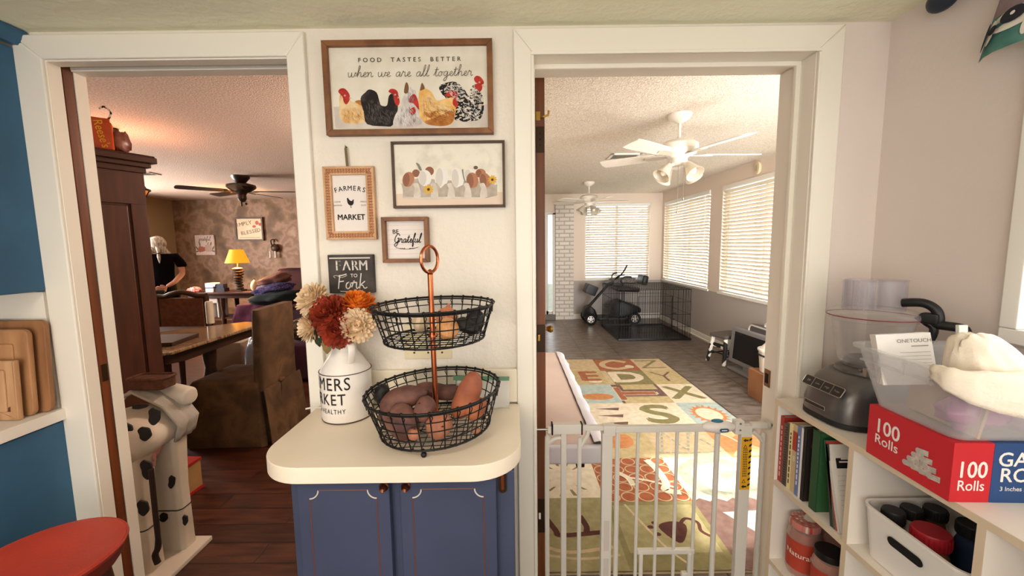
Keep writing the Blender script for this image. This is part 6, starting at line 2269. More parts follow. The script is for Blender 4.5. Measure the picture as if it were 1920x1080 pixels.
bmesh.ops.recalc_face_normals(b.bm, faces=b.bm.faces[:])
b.build('front_shroud', sc_, smooth=50)
MB(blk).tube([(-0.36, 0, 0.30), (-0.01, 0, 0.70), (0.0, 0, 0.72)], [0.028, 0.022, 0.03], None, 12, M=SM).build('tiller', sc_)
b = MB(blk)
b.box(-0.06, 0.08, -0.12, 0.12, -0.03, 0.03, None, SM @ TR(0.02, 0, 0.735) @ RY(-25), bev=0.015)
b.build('control_head', sc_)
b = MB(blk)
for s in (-1, 1):
    b.tube(smooth_line([(0.06, s * 0.05, 0.74), (0.10, s * 0.16, 0.84), (0.14, s * 0.23, 0.88), (0.22, s * 0.25, 0.90)], 4), 0.013, None, 10, M=SM)
b.tube(smooth_line([(0.10, -0.1, 0.80), (0.22, -0.12, 0.92), (0.30, -0.12, 1.06)], 4), 0.014, None, 10, M=SM)
b.build('handlebar', sc_)
b = MB(blk)
b.box(-0.10, 0.10, -0.14, 0.14, -0.085, 0.085, None, SM @ TR(-0.33, 0, 0.62) @ RY(22), bev=0.014)
b.build('front_basket', sc_)
b = MB(blk)
b.box(0.06, 0.48, -0.22, 0.22, 0.60, 0.69, None, SM @ RY(3), bev=0.035, seg=4)
b.build('seat', sc_, smooth=60)
b = MB(gry)
b.cyl((0.27, 0, 0.40), (0.27, 0, 0.62), 0.035, None, None, 16, M=SM)
b.build('seat_post', sc_)
b = MB(mat('patterned_seat_fabric', '#4a4745', 0.85, c2='#8a8480', scale=55, detail=2))
b.box(0.10, 0.50, -0.21, 0.21, 0.70, 0.80, None, SM @ TR(0, 0, 0.0) @ RY(-4), bev=0.03, seg=3)
b.build('folded_backrest', sc_, smooth=60)
b = MB(blk)
b.box(0.42, 0.52, -0.18, 0.18, 0.80, 0.98, None, SM @ TR(0.10, 0, -0.03) @ RY(10) @ TR(-0.1, 0, 0), bev=0.03, seg=3)
b.build('headrest', sc_, smooth=60)
b = MB(blk)
b.tube(smooth_line([(0.20, -0.25, 0.70), (0.16, -0.26, 0.80), (0.22, -0.26, 0.86), (0.34, -0.26, 0.86)], 4), 0.015, None, 10, M=SM)
b.build('armrest', sc_)
b = MB(gry)
b.tube([(0.08, -0.16, 0.12), (0.08, -0.18, 0.01)], 0.012, None, 8, M=SM)
b.build('anti_tip_stand', sc_)

# ---- cow spotted step stool
ss = thing('step_stool', 'small black and white cow spotted step stool beside the old television', 'stool', (2.59, 4.72, 0))
cow_spot = mat('cow_spots', '#efe9e0', 0.6, c2='#151313', scale=11, detail=1, lo=0.5, hi=0.52)
stm = mat('stool_taupe_top', '#5b5350', 0.7)
M = TR(2.59, 4.72, 0) @ RZ(18)
b = MB(stm)
b.prism(rrect(-0.165, 0.165, -0.125, 0.125, 0.03), 0.31, 0.355, None, M, bev=0.012)
b.build('seat', ss)
for i, (sx, sy) in enumerate(((-1, -1), (1, -1), (1, 1), (-1, 1))):
    b = MB(cow_spot)
    b.tube([(sx * 0.125, sy * 0.09, 0.312), (sx * 0.175, sy * 0.125, 0.0)], [0.024, 0.021], None, 12, M=M)
    b.build('leg', ss)
b = MB(mat('painted_black', '#191716', 0.6))
b.tube([(-0.152, -0.11, 0.10), (0.152, -0.11, 0.10)], 0.009, None, 8, M=M).tube([(-0.152, 0.11, 0.10), (0.152, 0.11, 0.10)], 0.009, None, 8, M=M)
b.tube([(-0.152, -0.11, 0.13), (-0.152, 0.11, 0.13)], 0.009, None, 8, M=M).tube([(0.152, -0.11, 0.13), (0.152, 0.11, 0.13)], 0.009, None, 8, M=M)
b.build('stretcher', ss)
b = MB(cow_spot)
b.box(-0.14, 0.14, -0.112, -0.098, 0.19, 0.24, None, M, bev=0.003).box(-0.147, -0.133, -0.09, 0.09, 0.19, 0.24, None, M, bev=0.003)
b.build('apron', ss)

# ---- old television, standing on the floor facing the room
tv = thing('television', 'old silver flat television standing on the floor against the right wall', 'television', (2.6, 4.2, 0))
tvg = mat('tv_silver', '#8f8f92', 0.4, 0.35)
TM = TR(2.545, 4.20, 0.0) @ RZ(-86) @ RX(-4)
b = MB(tvg)
b.box(-0.33, 0.33, -0.03, 0.05, 0.075, 0.475, None, TM, bev=0.012)
b.box(-0.24, 0.24, 0.05, 0.10, 0.12, 0.43, None, TM, bev=0.02)
b.build('cabinet', tv)
MB(mat('tv_screen', '#15161a', 0.15)).box(-0.255, 0.265, -0.033, -0.029, 0.125, 0.435, None, TM).build('screen', tv)
b = MB(tvg)
b.box(-0.26, 0.26, -0.08, 0.10, 0.0, 0.035, None, TR(2.545, 4.20, 0.0) @ RZ(-86), bev=0.012).box(-0.10, 0.10, 0.0, 0.04, 0.02, 0.09, None, TR(2.545, 4.20, 0.0) @ RZ(-86))
b.build('stand', tv)
# hard case behind
cs = thing('hard_case', 'grey hard case with pale rim leaning on the wall behind the television', 'case', (2.78, 4.45, 0))
CM_ = TR(2.765, 4.28, 0) @ RZ(-90) @ RX(-5)
csm = mat('case_grey', '#6b6866', 0.5)
b = MB(csm)
b.prism(rrect(-0.29, 0.29, 0.0, 0.50, 0.05), -0.03, 0.06, None, CM_ @ RX(90), bev=0.012)
b.build('shell', cs)
b = MB(mat('case_rim_pale', '#d5d0c8', 0.4))
b.tube([(x, -0.062, z) for x, z in rrect(-0.275, 0.275, 0.015, 0.485, 0.045)], 0.010, None, 8, True, CM_)
b.build('rim', cs)
b = MB(mat('case_rim_pale', '#d5d0c8'))
b.tube(smooth_line([(-0.09, 0, 0.495), (-0.075, 0, 0.535), (0.075, 0, 0.535), (0.09, 0, 0.495)], 4), 0.013, None, 10, M=CM_)
b.build('handle', cs)

# ---- cardboard box with white bucket
bx_ = thing('cardboard_box', 'brown cardboard box under the white bucket by the right doorpost', 'box', (2.44, 3.46, 0))
cbm = mat('cardboard', '#9a6a48', 0.8, c2='#8a5c3c', scale=4)
b = MB(cbm)
b.box(2.215, 2.56, 3.28, 3.66, 0.0, 0.262, bev=0.003)
b.build('carton_body', bx_)
MB(mat('packing_tape', '#b58a60', 0.3)).box(2.36, 2.415, 3.279, 3.661, 0.2615, 0.2628).build('tape', bx_)
bu = thing('bucket', 'white plastic bucket with dark band on the cardboard box', 'bucket', (2.415, 3.50, 0.262))
M = TR(2.362, 3.50, 0.264)
MB(mat('bucket_white', '#dcd6cc', 0.4)).lathe([(0.115, 0), (0.122, 0.006), (0.138, 0.19), (0.142, 0.20)], None, 36, M).build('pail', bu)
b = MB(mat('bucket_dark_band', '#2a2624', 0.5))
b.lathe([(0.139, 0.150), (0.1405, 0.152), (0.1405, 0.166), (0.139, 0.168)], None, 36, M, cap=False)
b.build('band', bu)
b = MB(mat('bucket_lid', '#e6e1d8', 0.4))
b.lathe([(0.147, 0.196), (0.147, 0.212), (0.12, 0.222), (0.09, 0.26), (0.05, 0.275), (0, 0.278)], None, 36, M)
b.build('lid', bu)

# ================================================================ DINING ROOM
# ---- armoire standing at an angle just inside the doorway
arm_w = mat('armoire_brown', '#4e2a1c', 0.5, c2='#3f2015', scale=5, stretch=(6, 6, 0.8), detail=6)
am = thing('armoire', 'tall dark brown armoire with moulded cornice just inside the dining doorway', 'armoire', (-2.165, 2.42, 0))
AM = TR(-2.165, 2.42, 0) @ RZ(-113.7)
b = MB(arm_w)
b.box(0.0, 0.62, -0.30, -0.012, 0.0, 1.90, None, AM)
b.box(0.0, 0.62, -0.02, 0.0, 0.0, 0.12, None, AM).box(0.0, 0.62, -0.02, 0.0, 1.70, 1.90, None, AM).box(0.0, 0.075, -0.02, 0.0, 0.12, 1.70, None, AM, bev=0.003).box(0.53, 0.62, -0.02, 0.0, 0.12, 1.70, None, AM, bev=0.003)
b.build('body', am)
b = MB(arm_w)
b.prism([(0.085, 0.13), (0.52, 0.13), (0.52, 1.69), (0.085, 1.69)], -0.004, 0.010, None, AM @ TR(0, -0.014, 0) @ Matrix(((1, 0, 0, 0), (0, 0, 1, 0), (0, 1, 0, 0), (0, 0, 0, 1))), bev=0.009)
bmesh.ops.recalc_face_normals(b.bm, faces=b.bm.faces[:])
b.build('raised_panel', am, smooth=0)
b = MB(mat('armoire_cornice', '#3d2118', 0.4))
for d, z0, z1 in ((0.012, 1.88, 1.915), (0.030, 1.912, 1.94), (0.052, 1.938, 1.972), (0.045, 1.97, 1.982)):
    b.box(-d, 0.62 + d, -0.30 - d, d, z0, z1, None, AM, bev=0.006)
b.build('cornice', am)

cbx = thing('candy_bag', 'orange candy bag with yellow lettering on top of the armoire', 'bag', (-2.262, 2.27, 1.983))
org = mat('orange_wrapper', '#c9521c', 0.35, c2='#b2420f', scale=7)
M = TR(-2.268, 2.262, 1.983) @ RZ(40)
b = MB(org)
b.box(-0.08, 0.075, -0.03, 0.03, 0.0, 0.15, None, M, bev=0.01)
b.box(-0.07, 0.066, -0.012, 0.012, 0.148, 0.172, None, M, bev=0.004)
b.build('bag_body', cbx)
t = MB(mat('wrapper_yellow', '#e8b022', 0.5))
t.text("Reese's", 0.052, None, M @ TR(0, -0.0305, 0) @ RX(90), 0.0006, 0.030, 0.082, rot=-80, bold=0.01, sx=0.95)
t.build('lettering', cbx)
b = MB(mat('striped_rope', '#d9d2c8', 0.8, c2='#1b1817', scale=60, detail=0, lo=0.5, hi=0.52))
b.tube(smooth_line([(0.06, 0, 0.168), (0.075, 0, 0.21), (0.05, 0, 0.235), (0.03, 0, 0.22)], 5), 0.005, None, 8, M=M)
b.build('rope_handle', cbx)
b = MB(mat('red_brown_wrapper', '#5a1c16', 0.35, c2='#8a5a4a', scale=18))
b.ball((-2.205, 2.345, 2.040), (0.032, 0.05, 0.062), None, None, 16, 12, 0.35, 3, 3)
tag(b.build('snack_bag', smooth=180), 'crumpled dark red bag beside the orange candy bag on the armoire', 'bag')

# ---- cow stand behind the doorpost
cw_ = thing('cow_stand', 'white cow figure stand with black spots and pink udder on a white base', 'cow stand', (-1.64, 1.70, 0))
cwm = mat('cow_white', '#cfc6b8', 0.6, c2='#c2b7a7', scale=6)
cbk = mat('cow_black', '#15110f', 0.6)
MB(mat('cow_base_white', '#cbc2b4', 0.6)).box(-1.93, -1.50, 1.545, 1.845, 0.0, 0.022, bev=0.004).build('base_plate', cw_)
legs = []
for x0, x1, y0, y1 in ((-1.70, -1.595, 1.605, 1.695), (-1.685, -1.555, 1.745, 1.825), (-1.90, -1.80, 1.605, 1.695), (-1.90, -1.80, 1.745, 1.825)):
    b = MB(cwm)
    cx_, cy_ = (x0 + x1) / 2, (y0 + y1) / 2
    hx, hy = (x1 - x0) / 2, (y1 - y0) / 2
    loft(b, [(rrect(-hx * k, hx * k, -hy * k, hy * k, 0.022), z, cx_, cy_) for k, z in ((1.0, 0.02), (.98, 0.05), (.95, 0.2), (.93, .32), (1.0, .45), (1.08, .56), (1.1, .62))])
    b.tube([(p[0] * 0.955 + cx_, p[1] * 0.955 + cy_, 0.222) for p in rrect(-hx, hx, -hy, hy, 0.022)], 0.003, cbk, 5, True)
    legs.append(b.build('leg', cw_, smooth=60))
b = MB(cwm)
secs = []
for y, r in ((1.565, .3), (1.575, .72), (1.60, .95), (1.66, 1.0), (1.72, .93), (1.78, 1.0), (1.825, .95), (1.85, .72), (1.86, .3)):
    secs.append([(-1.72 + 0.19 * r * math.cos(2 * PI * k / 28), y, 0.615 + 0.098 * r * math.sin(2 * PI * k / 28)) for k in range(28)])
b.add([v for s in secs for v in s], [(i * 28 + j, i * 28 + (j + 1) % 28, (i + 1) * 28 + (j + 1) % 28, (i + 1) * 28 + j) for i in range(len(secs) - 1) for j in range(28)] + [tuple(range(28))[::-1], tuple((len(secs) - 1) * 28 + j for j in range(28))])
bmesh.ops.recalc_face_normals(b.bm, faces=b.bm.faces[:])
b.build('body', cw_, smooth=80)
# black spots: patches raised on the surfaces that face the doorway
spots = MB(cbk)


def spot(px, py, y, rx, rz, a=0.0, sk=0.0):
    x, z = on_plane_y(px, py, y)
    spots.prism([(v.x, v.y) for v in smooth_line([(p[0] * (1 + 0.18 * math.sin(k * 2.2 + sk)), p[1] * (1 + .12 * math.cos(k * 1.7 + sk)), 0) for k, p in enumerate(ell(0, 0, rx, rz, 10, a))], 3, True)], -0.006, 0.003, None, FY(x, y, z) @ RY(18))


for s in ((289, 780, 1.600, .020, .036, -5), (271, 813, 1.598, .021, .030, 8), (240, 810, 1.598, .016, .04, 0), (275, 880, 1.603, .020, .042, 5), (268, 952, 1.603, .019, .034, 5), (322, 903, 1.743, .013, .030, -8), (307, 970, 1.741, .016, .020, 0), (262, 762, 1.60, .028, .010, 0), (347, 975, 1.748, .010, .024, 0)):
    spot(*s)
spots.build('black_spots', cw_)
u = MB(mat('udder_pink', '#c78f86', 0.6))
ux, uz = on_plane_y(287, 845, 1.70)
u.ball((ux, 1.70, uz + 0.02), (0.030, 0.035, 0.05), None, None, 16, 12)
for dx, dz in ((-0.008, -0.04), (0.014, -0.045), (0.018, -0.02)):
    u.tube([(ux + dx * .7, 1.685, uz - 0.005), (ux + dx * 1.3, 1.675, uz + dz), (ux + dx * 1.6, 1.672, uz + dz - 0.012)], [0.010, 0.008, 0.005], None, 8)
u.build('udder', cw_, smooth=80)
tl = MB(mat('tail_dark_brown', '#2a1812', 0.7))
tl.tube(smooth_line([wp3(283, 880, 1.60, 0), wp3(291, 960, 1.597, 0), wp3(297, 1020, 1.595, 0), wp3(291, 1040, 1.595, 0), wp3(296, 1056, 1.595, 0)], 4), [0.010] * 8 + [0.012] * 9, None, 8)
tl.build('tail', cw_)
tw = MB(mat('grey_white_towel', '#aaa49c', 0.95, bump=0.5, bscale=200))
rows = []
for i in range(7):
    u_ = i / 6
    row = []
    for j in range(7):
        v_ = j / 6
        a = math.radians(205 - 235 * v_)
        rr = 1.05 + 0.03 * math.sin(i * 2 + j)
        row.append((-1.72 + (0.20 * rr) * math.cos(a), 1.735 + 0.125 * u_, 0.618 + (0.112 + 0.06 * max(math.sin(a), 0) ** 2) * rr * math.sin(a) + 0.010 * u_))
    rows.append(row)
cloth(tw, rows, th=0.008)
tag(tw.build('towel', smooth=180), 'grey white towel draped over the back of the cow stand', 'towel')
rl_ = MB(mat('cream_roll', '#cdc5b8', 0.9))
rl_.tube([(-1.70, 1.865, 0.76), (-1.60, 1.850, 0.745), (-1.545, 1.842, 0.738), (-1.528, 1.840, 0.737)], [0.045, 0.046, 0.044, 0.03], None, 20)
tag(rl_.build('cloth_roll', smooth=60), 'pale rolled cloth lying behind the towel on the cow stand', 'roll')
wk = MB(mat('wicker_brown', '#5c3420', 0.8, c2='#472616', scale=40, bump=0.8, bscale=140))
WT = TR(-1.672, 1.80, 0.797)
wk.prism(rrect(-0.082, 0.082, -0.045, 0.045, 0.02), 0.0, 0.05, None, WT, bev=0.008)
wk.tube([(p[0], p[1], 0.051) for p in rrect(-0.082, 0.082, -0.045, 0.045, 0.02)], 0.007, None, 8, True, WT)
tag(wk.build('wicker_basket'), 'small brown wicker basket sitting on the towel on the cow stand', 'basket')

rbx = thing('toy_box', 'small tan wooden box with red lid and base on the floor behind the cow stand', 'box', (-2.0, 2.19, 0))
M = TR(-2.01, 2.195, 0) @ RZ(-4)
MB(mat('box_tan', '#a8865a', 0.7, c2='#977548', scale=6)).box(-0.11, 0.115, -0.10, 0.10, 0.02, 0.175, None, M).build('box_body', rbx)
rd = mat('box_red', '#a32018', 0.5)
MB(rd).box(-0.115, 0.12, -0.105, 0.105, 0.175, 0.192, None, M, bev=0.002).build('lid', rbx)
MB(rd).box(-0.115, 0.12, -0.105, 0.105, 0.0, 0.02, None, M, bev=0.002).build('base', rbx)

# ---- dining table
tb = thing('dining_table', 'brown glossy dining table with rounded corners behind the armoire', 'table', (-2.93, 2.96, 0))
top_m = ramp_mat('table_top', [(0.3, '#4f3826'), (0.45, '#7a5f42'), (0.55, '#94795a'), (0.7, '#5e452f')], 5, detail=8, rough=0.12, stretch=(1.2, 9, 1), distort=1.2)
dkt = mat('dark_table_wood', '#2c1a12', 0.4, c2='#3a2418', scale=6)
MB(top_m).prism([(-2.262, 2.60), (-2.262, 3.445)] + rrect(-3.60, -2.262, 2.56, 3.665, 0.22, 10)[1:11] + [(-3.60, 2.60), (-3.56, 2.56), (-2.30, 2.56)], 0.735, 0.760, bev=0.008, seg=3).build('tabletop', tb)
MB(dkt).prism(rrect(-3.53, -2.32, 2.63, 3.595, 0.10, 8), 0.655, 0.735).build('apron', tb)
for x, y in ((-2.42, 3.12), (-3.42, 3.12), (-2.46, 2.74), (-3.42, 2.74)):
    b = MB(dkt)
    b.lathe([(0.05, 0), (0.055, 0.03), (0.035, 0.08), (0.03, 0.2), (0.045, 0.32), (0.05, 0.42), (0.035, 0.5), (0.045, 0.56), (0.05, 0.66)], None, 20, TR(x, y, 0))
    b.build('leg', tb)
jr = MB(mat('ivory_candle', '#cfc6b4', 0.5))
jr.lathe([(0.027, 0.0), (0.030, 0.004), (0.030, 0.18), (0.027, 0.2), (0.018, 0.205), (0, 0.2)], None, 28, TR(-2.745, 3.59, 0.761))
tag(jr.build('candle'), 'tall ivory cylinder candle at the far edge of the dining table', 'candle')
tr = MB(mat('dark_tray', '#3a2820', 0.4))
tr.box(-0.20, 0.20, -0.16, 0.16, 0.0, 0.028, None, TR(-2.60, 2.86, 0.761) @ RZ(10), bev=0.004)
tag(tr.build('dark_album'), 'dark flat album lying on the near end of the dining table', 'album')

# ---- slipcovered chair at the table
slip = ramp_mat('suede_slipcover', [(0.3, '#3c2b1c'), (0.48, '#513b25'), (0.62, '#664c31'), (0.75, '#473420')], 5, detail=9, rough=0.9, distort=0.5, bump=0.3)
ch = thing('slipcovered_chair', 'olive brown slipcovered dining chair with floor length skirt at the table end', 'chair', (-2.09, 3.02, 0))
b = MB(slip)
secs = []
for z, g_, m_ in ((0.003, .032, .010), (0.12, .022, .008), (0.30, .008, .004), (0.42, 0, 0), (0.455, 0, 0), (0.475, -.012, 0), (0.485, -.05, 0)):
    pts = rrect(-0.255 - g_, 0.255 + g_, -0.235 - g_, 0.235 + g_, 0.03, 5)
    secs.append(([(p[0] + m_ * math.sin(k * 2.1), p[1] + m_ * math.cos(k * 1.7)) for k, p in enumerate(pts)], z, -2.09, 3.025))
loft(b, secs)
b.build('seat', ch, smooth=50)
b = MB(slip)
secs = []
for i, (z, d, e) in enumerate(((0.40, .045, 0.0), (0.48, .042, 0.0), (0.60, .040, .004), (0.80, .038, .010), (0.94, .036, .016), (0.985, .032, .018))):
    secs.append((rrect(-d, d, -0.225, 0.225, 0.03, 5), z, -1.845 + e, 3.03))
k_ = len(secs[0][0])
vs = [(x + ox, y + oy, z + (0.035 * math.sin(PI * (y + 0.225) / 0.45 * 0.75 + 0.3) if i == len(secs) - 1 else 0)) for i, (pts, z, ox, oy) in enumerate(secs) for x, y in pts]
b.add(vs, [(i * k_ + j, i * k_ + (j + 1) % k_, (i + 1) * k_ + (j + 1) % k_, (i + 1) * k_ + j) for i in range(len(secs) - 1) for j in range(k_)] + [tuple((len(secs) - 1) * k_ + j for j in range(k_))])
b.build('backrest', ch, smooth=50)
b = MB(slip)
# back skirt with a tied pleat
sk = []
for z, f in ((0.42, 0), (0.30, .4), (0.15, .7), (0.004, 1.0)):
    sk.append([(-1.798 + 0.040 * f + 0.012 * f * math.sin(j * 1.9), 2.785 - 0.01 * f + (0.49 + 0.03 * f) * j / 12, z) for j in range(13)])
cloth(b, sk, th=0.006)
sk2 = [[(-1.788 + 0.024 * f, 3.01 + s * (0.012 + 0.085 * f) + 0.0, z) for s in (-1, 0, 1)] for z, f in ((0.42, 0), (0.25, .6), (0.02, 1.0))]
cloth(b, sk2, th=0.005)
b.ball((-1.79, 3.01, 0.425), (0.012, 0.035, 0.018))
b.build('back_skirt', ch, smooth=80)

c2_ = thing('wooden_back_chair', 'dining chair with arched wooden top rail behind the table', 'chair', (-3.29, 4.05, 0))
cwd = mat('chair_walnut', '#4a2f1e', 0.4, c2='#3a2316', scale=6)
uph = mat('rust_brown_upholstery', '#6b4228', 0.9, c2='#573420', scale=30, bump=0.3, bscale=120)
b = MB(cwd)
b.tube(smooth_line([(-3.535, 3.96, 0.972), (-3.46, 3.955, 0.968), (-3.38, 3.95, 0.995), (-3.29, 3.95, 1.012), (-3.20, 3.95, 0.995), (-3.12, 3.955, 0.972), (-3.045, 3.96, 0.975)], 5), 0.026, None, 10)
b.build('top_rail', c2_)
for x in (-3.53, -3.05):
    MB(cwd).tube([(x, 3.96, 0.975), (x, 3.97, 0.45), (x, 4.03, 0.0)], [0.022, 0.024, 0.018], None, 10).build('back_post', c2_)
    MB(cwd).tube([(x, 3.60, 0.42), (x, 3.59, 0.0)], [0.024, 0.018], None, 10).build('leg', c2_)
MB(uph).box(-3.51, -3.07, 3.935, 3.985, 0.52, 0.955, bev=0.015).build('backrest', c2_)
MB(uph).box(-3.54, -3.04, 3.57, 3.98, 0.40, 0.46, bev=0.02).build('seat', c2_)

tag(MB(mat('pale_storage_box', '#94806c', 0.7)).box(-3.0, -2.72, 3.92, 4.20, 0.0, 0.50, bev=0.01).build('storage_box'), 'pale beige storage box on the floor beyond the dining table', 'box')
b = MB(clear_mat('grey_bag_film', '#8d93a0', 0.7, 0.2))
b.ball((-2.50, 3.86, 0.31), (0.13, 0.09, 0.31), None, None, 20, 14, 0.25, 6, 2.2)
tag(b.build('plastic_bag', smooth=180), 'grey plastic bag standing behind the slipcovered chair', 'bag')

# ---- side table with lamp along the far wall
sd = thing('side_table', 'dark carved side table under the lit lamp', 'table', (-4.75, 6.65, 0))
b = MB(dkw)
b.box(-5.30, -4.16, 6.40, 6.90, 0.705, 0.740, bev=0.006)
b.build('tabletop', sd)
MB(dkw).box(-5.25, -4.21, 6.44, 6.86, 0.64, 0.705).build('apron', sd)
for x in (-5.2, -4.73, -4.26):
    for y in (6.48, 6.82):
        MB(dkw).lathe([(0.03, 0), (0.035, 0.04), (0.02, 0.1), (0.032, 0.2), (0.036, 0.32), (0.022, 0.40), (0.034, 0.5), (0.036, 0.66)], None, 14, TR(x, y, 0)).build('leg', sd)
MB(dkw).box(-5.22, -4.24, 6.46, 6.84, 0.30, 0.325, bev=0.003).build('shelf', sd)
LX, LY = -4.53, 6.62
lp = thing('table_lamp', 'lit table lamp with yellow shade and dark stacked spiral base', 'lamp', (LX, LY, 0.74))
shade_m = emit_mat('glowing_lamp_shade', '#f0a020', 0.62)
b = MB(shade_m)
b.lathe([(0.175, 1.205), (0.095, 1.425), (0.092, 1.424), (0.172, 1.205)], None, 36, TR(LX, LY, 0), cap=False)
b.build('lamp_shade', lp)
b = MB(mat('lamp_dark_stone', '#33261f', 0.45))
b.box(LX - 0.075, LX + 0.075, LY - 0.075, LY + 0.075, 0.741, 0.765, bev=0.004)
for k in range(8):
    z = 0.785 + k * 0.046
    b.ball((LX + 0.010 * math.cos(k * 1.3), LY + 0.010 * math.sin(k * 1.3), z), (0.055 + 0.004 * k, 0.055 + 0.004 * k, 0.026), None, None, 16, 10)
b.build('base', lp)
MB(brass).cyl((LX, LY, 1.13), (LX, LY, 1.27), 0.01).build('stem', lp)
MB(emit_mat('warm_bulb', '#ffd9a0', 6)).ball((LX, LY, 1.30), (0.03, 0.03, 0.045)).build('bulb', lp)
lamp('table_lamp_light', 'POINT', (LX, LY, 1.27), 120, (1, 0.62, 0.25), 0.04)
b = MB(mat('cream_gourd', '#e0c9a0', 0.45))
b.lathe([(0.03, 0), (0.05, 0.015), (0.064, 0.06), (0.062, 0.10), (0.045, 0.145), (0.022, 0.172), (0.012, 0.18), (0, 0.182)], None, 24, TR(-4.26, 6.60, 0.741))
b.cyl((-4.26, 6.60, 0.92), (-4.255, 6.60, 0.945), 0.008, None, mat('gourd_stem', '#4a3a22'))
tag(b.build('gourd_vase', smooth=60), 'cream gourd shaped vase right of the lamp', 'vase')
b = MB(mat('navy_box', '#23243a', 0.4))
b.box(-4.86, -4.70, 6.50, 6.62, 0.741, 0.80).box(-4.84, -4.72, 6.51, 6.61, 0.80, 0.87)
tag(b.build('navy_box'), 'dark navy box left of the lamp base', 'box')
b = MB(mat('white_blue_box', '#d6d4d4', 0.5))
b.box(-4.99, -4.87, 6.48, 6.60, 0.741, 0.83).box(-5.0, -4.85, 6.49, 6.62, 0.83, 0.885).box(-4.991, -4.869, 6.479, 6.601, 0.80, 0.815, mat('badge_navy', '#33527a'))
tag(b.build('white_box'), 'white boxes stacked left of the navy box on the side table', 'box')
b = MB(mat('red_wrappers', '#c23420', 0.4, c2='#d9968a', scale=40))
b.ball((-5.18, 6.50, 0.775), (0.11, 0.05, 0.05), None, None, 20, 12, 0.5, 8, 4)
tag(b.build('red_packets', smooth=30), 'red wrapped packets at the left end of the side table', 'packets')
b = MB(mat('white_basket', '#c9c4bc', 0.6))
b.box(-5.0, -4.80, 6.46, 6.70, 0.56, 0.635, bev=0.004)
for k in range(3):
    b.box(-5.0 + k * 0.09, -4.98 + k * 0.09, 6.47, 6.69, 0.326, 0.57)
tag(b.build('paper_stack'), 'pale paper stack under the side table top', 'papers')

# ---- sofa and blankets
pur = mat('purple_upholstery', '#3d182b', 0.8, c2='#2e1120', scale=6, bump=0.2, bscale=90)
sf = thing('sofa', 'dark purple sofa against the far wall right of the lamp', 'sofa', (-3.0, 6.9, 0))
MB(pur).box(-4.12, -1.9, 6.95, 7.35, 0.05, 1.08, bev=0.07, seg=4).build('backrest', sf, smooth=60)
MB(pur).box(-3.80, -1.9, 6.2, 7.0, 0.05, 0.48, bev=0.05, seg=3).build('seat', sf, smooth=60)
MB(pur).box(-4.16, -3.80, 6.15, 7.2, 0.05, 0.57, bev=0.08, seg=4).build('armrest', sf, smooth=60)
for x_, y_ in ((-4.05, 6.3), (-4.05, 7.1), (-2.0, 6.3), (-2.0, 7.2)):
    MB(dkw).cyl((x_, y_, 0), (x_, y_, 0.07), 0.03).build('foot', sf)


def heap(name, label, c, r, m, seed, rot=0, amp=0.35):
    b_ = MB(m)
    b_.ball((0, 0, 0), r, None, TR(*c) @ RY(rot), 28, 16, amp, seed, 1.9)
    return tag(b_.build(name, smooth=180), label, 'blanket', 'blankets piled on the sofa arm')


heap('blanket', 'mauve brown blanket topmost of the pile on the sofa arm', (-3.83, 6.45, 0.93), (0.26, 0.22, 0.09), mat('mauve_brown_blanket', '#5f3a36', 0.95, c2='#704a42', scale=8), 2, -12)
heap('blanket', 'blue purple patterned blanket in the middle of the pile', (-3.78, 6.32, 0.80), (0.32, 0.22, 0.09), mat('blue_purple_blanket', '#2c2450', 0.95, c2='#6a6394', scale=40, lo=0.5, hi=0.7), 4, -10)
heap('blanket', 'dark navy green blanket lowest of the pile', (-3.72, 6.24, 0.68), (0.40, 0.22, 0.11), mat('dark_navy_blanket', '#12141f', 0.95, c2='#1b2b2a', scale=7), 6, -6)
b = MB(mat('plum_throw', '#57243c', 0.95, c2='#43192e', scale=10))
rows = [[(-4.26 + 0.075 * i - 0.012 * j * (3 - i) * .5, [6.26, 6.145, 6.125, 6.115, 6.105, 6.10, 6.095][j] + 0.015 * math.sin(i * 2.3 + j), [0.582, 0.565, 0.50, 0.42, 0.34, 0.26, 0.18][j]) for j in range(7)] for i in range(8)]
cloth(b, rows, th=0.012)
tag(b.build('throw', smooth=180), 'plum throw hanging down the front of the sofa arm', 'throw', None)
oc = thing('armchair', 'low purple armchair partly hidden behind the slipcovered chair', 'armchair', (-1.95, 4.6, 0))
MB(pur).box(-2.46, -1.5, 4.18, 5.0, 0.0, 0.43, bev=0.05, seg=3).build('seat', oc, smooth=60)
MB(pur).box(-1.75, -1.5, 4.18, 5.0, 0.40, 0.85, bev=0.06, seg=3).build('backrest', oc, smooth=60)
b = MB(mat('floral_cushion', '#6b5a44', 0.9, c2='#2c221c', scale=22, detail=3, lo=0.45, hi=0.6))
b.box(-2.44, -1.80, 4.22, 4.6, 0.431, 0.66, bev=0.09, seg=4)
tag(b.build('cushion', smooth=60), 'floral brown cushion on the purple armchair', 'cushion')

# ---- far wall pictures
YW = 7.998


def far_rect(p, yy=7.985):
    a = [on_plane_y(*q_, yy) for q_ in p]
    return min(v[0] for v in a), max(v[0] for v in a), min(v[1] for v in a), max(v[1] for v in a)


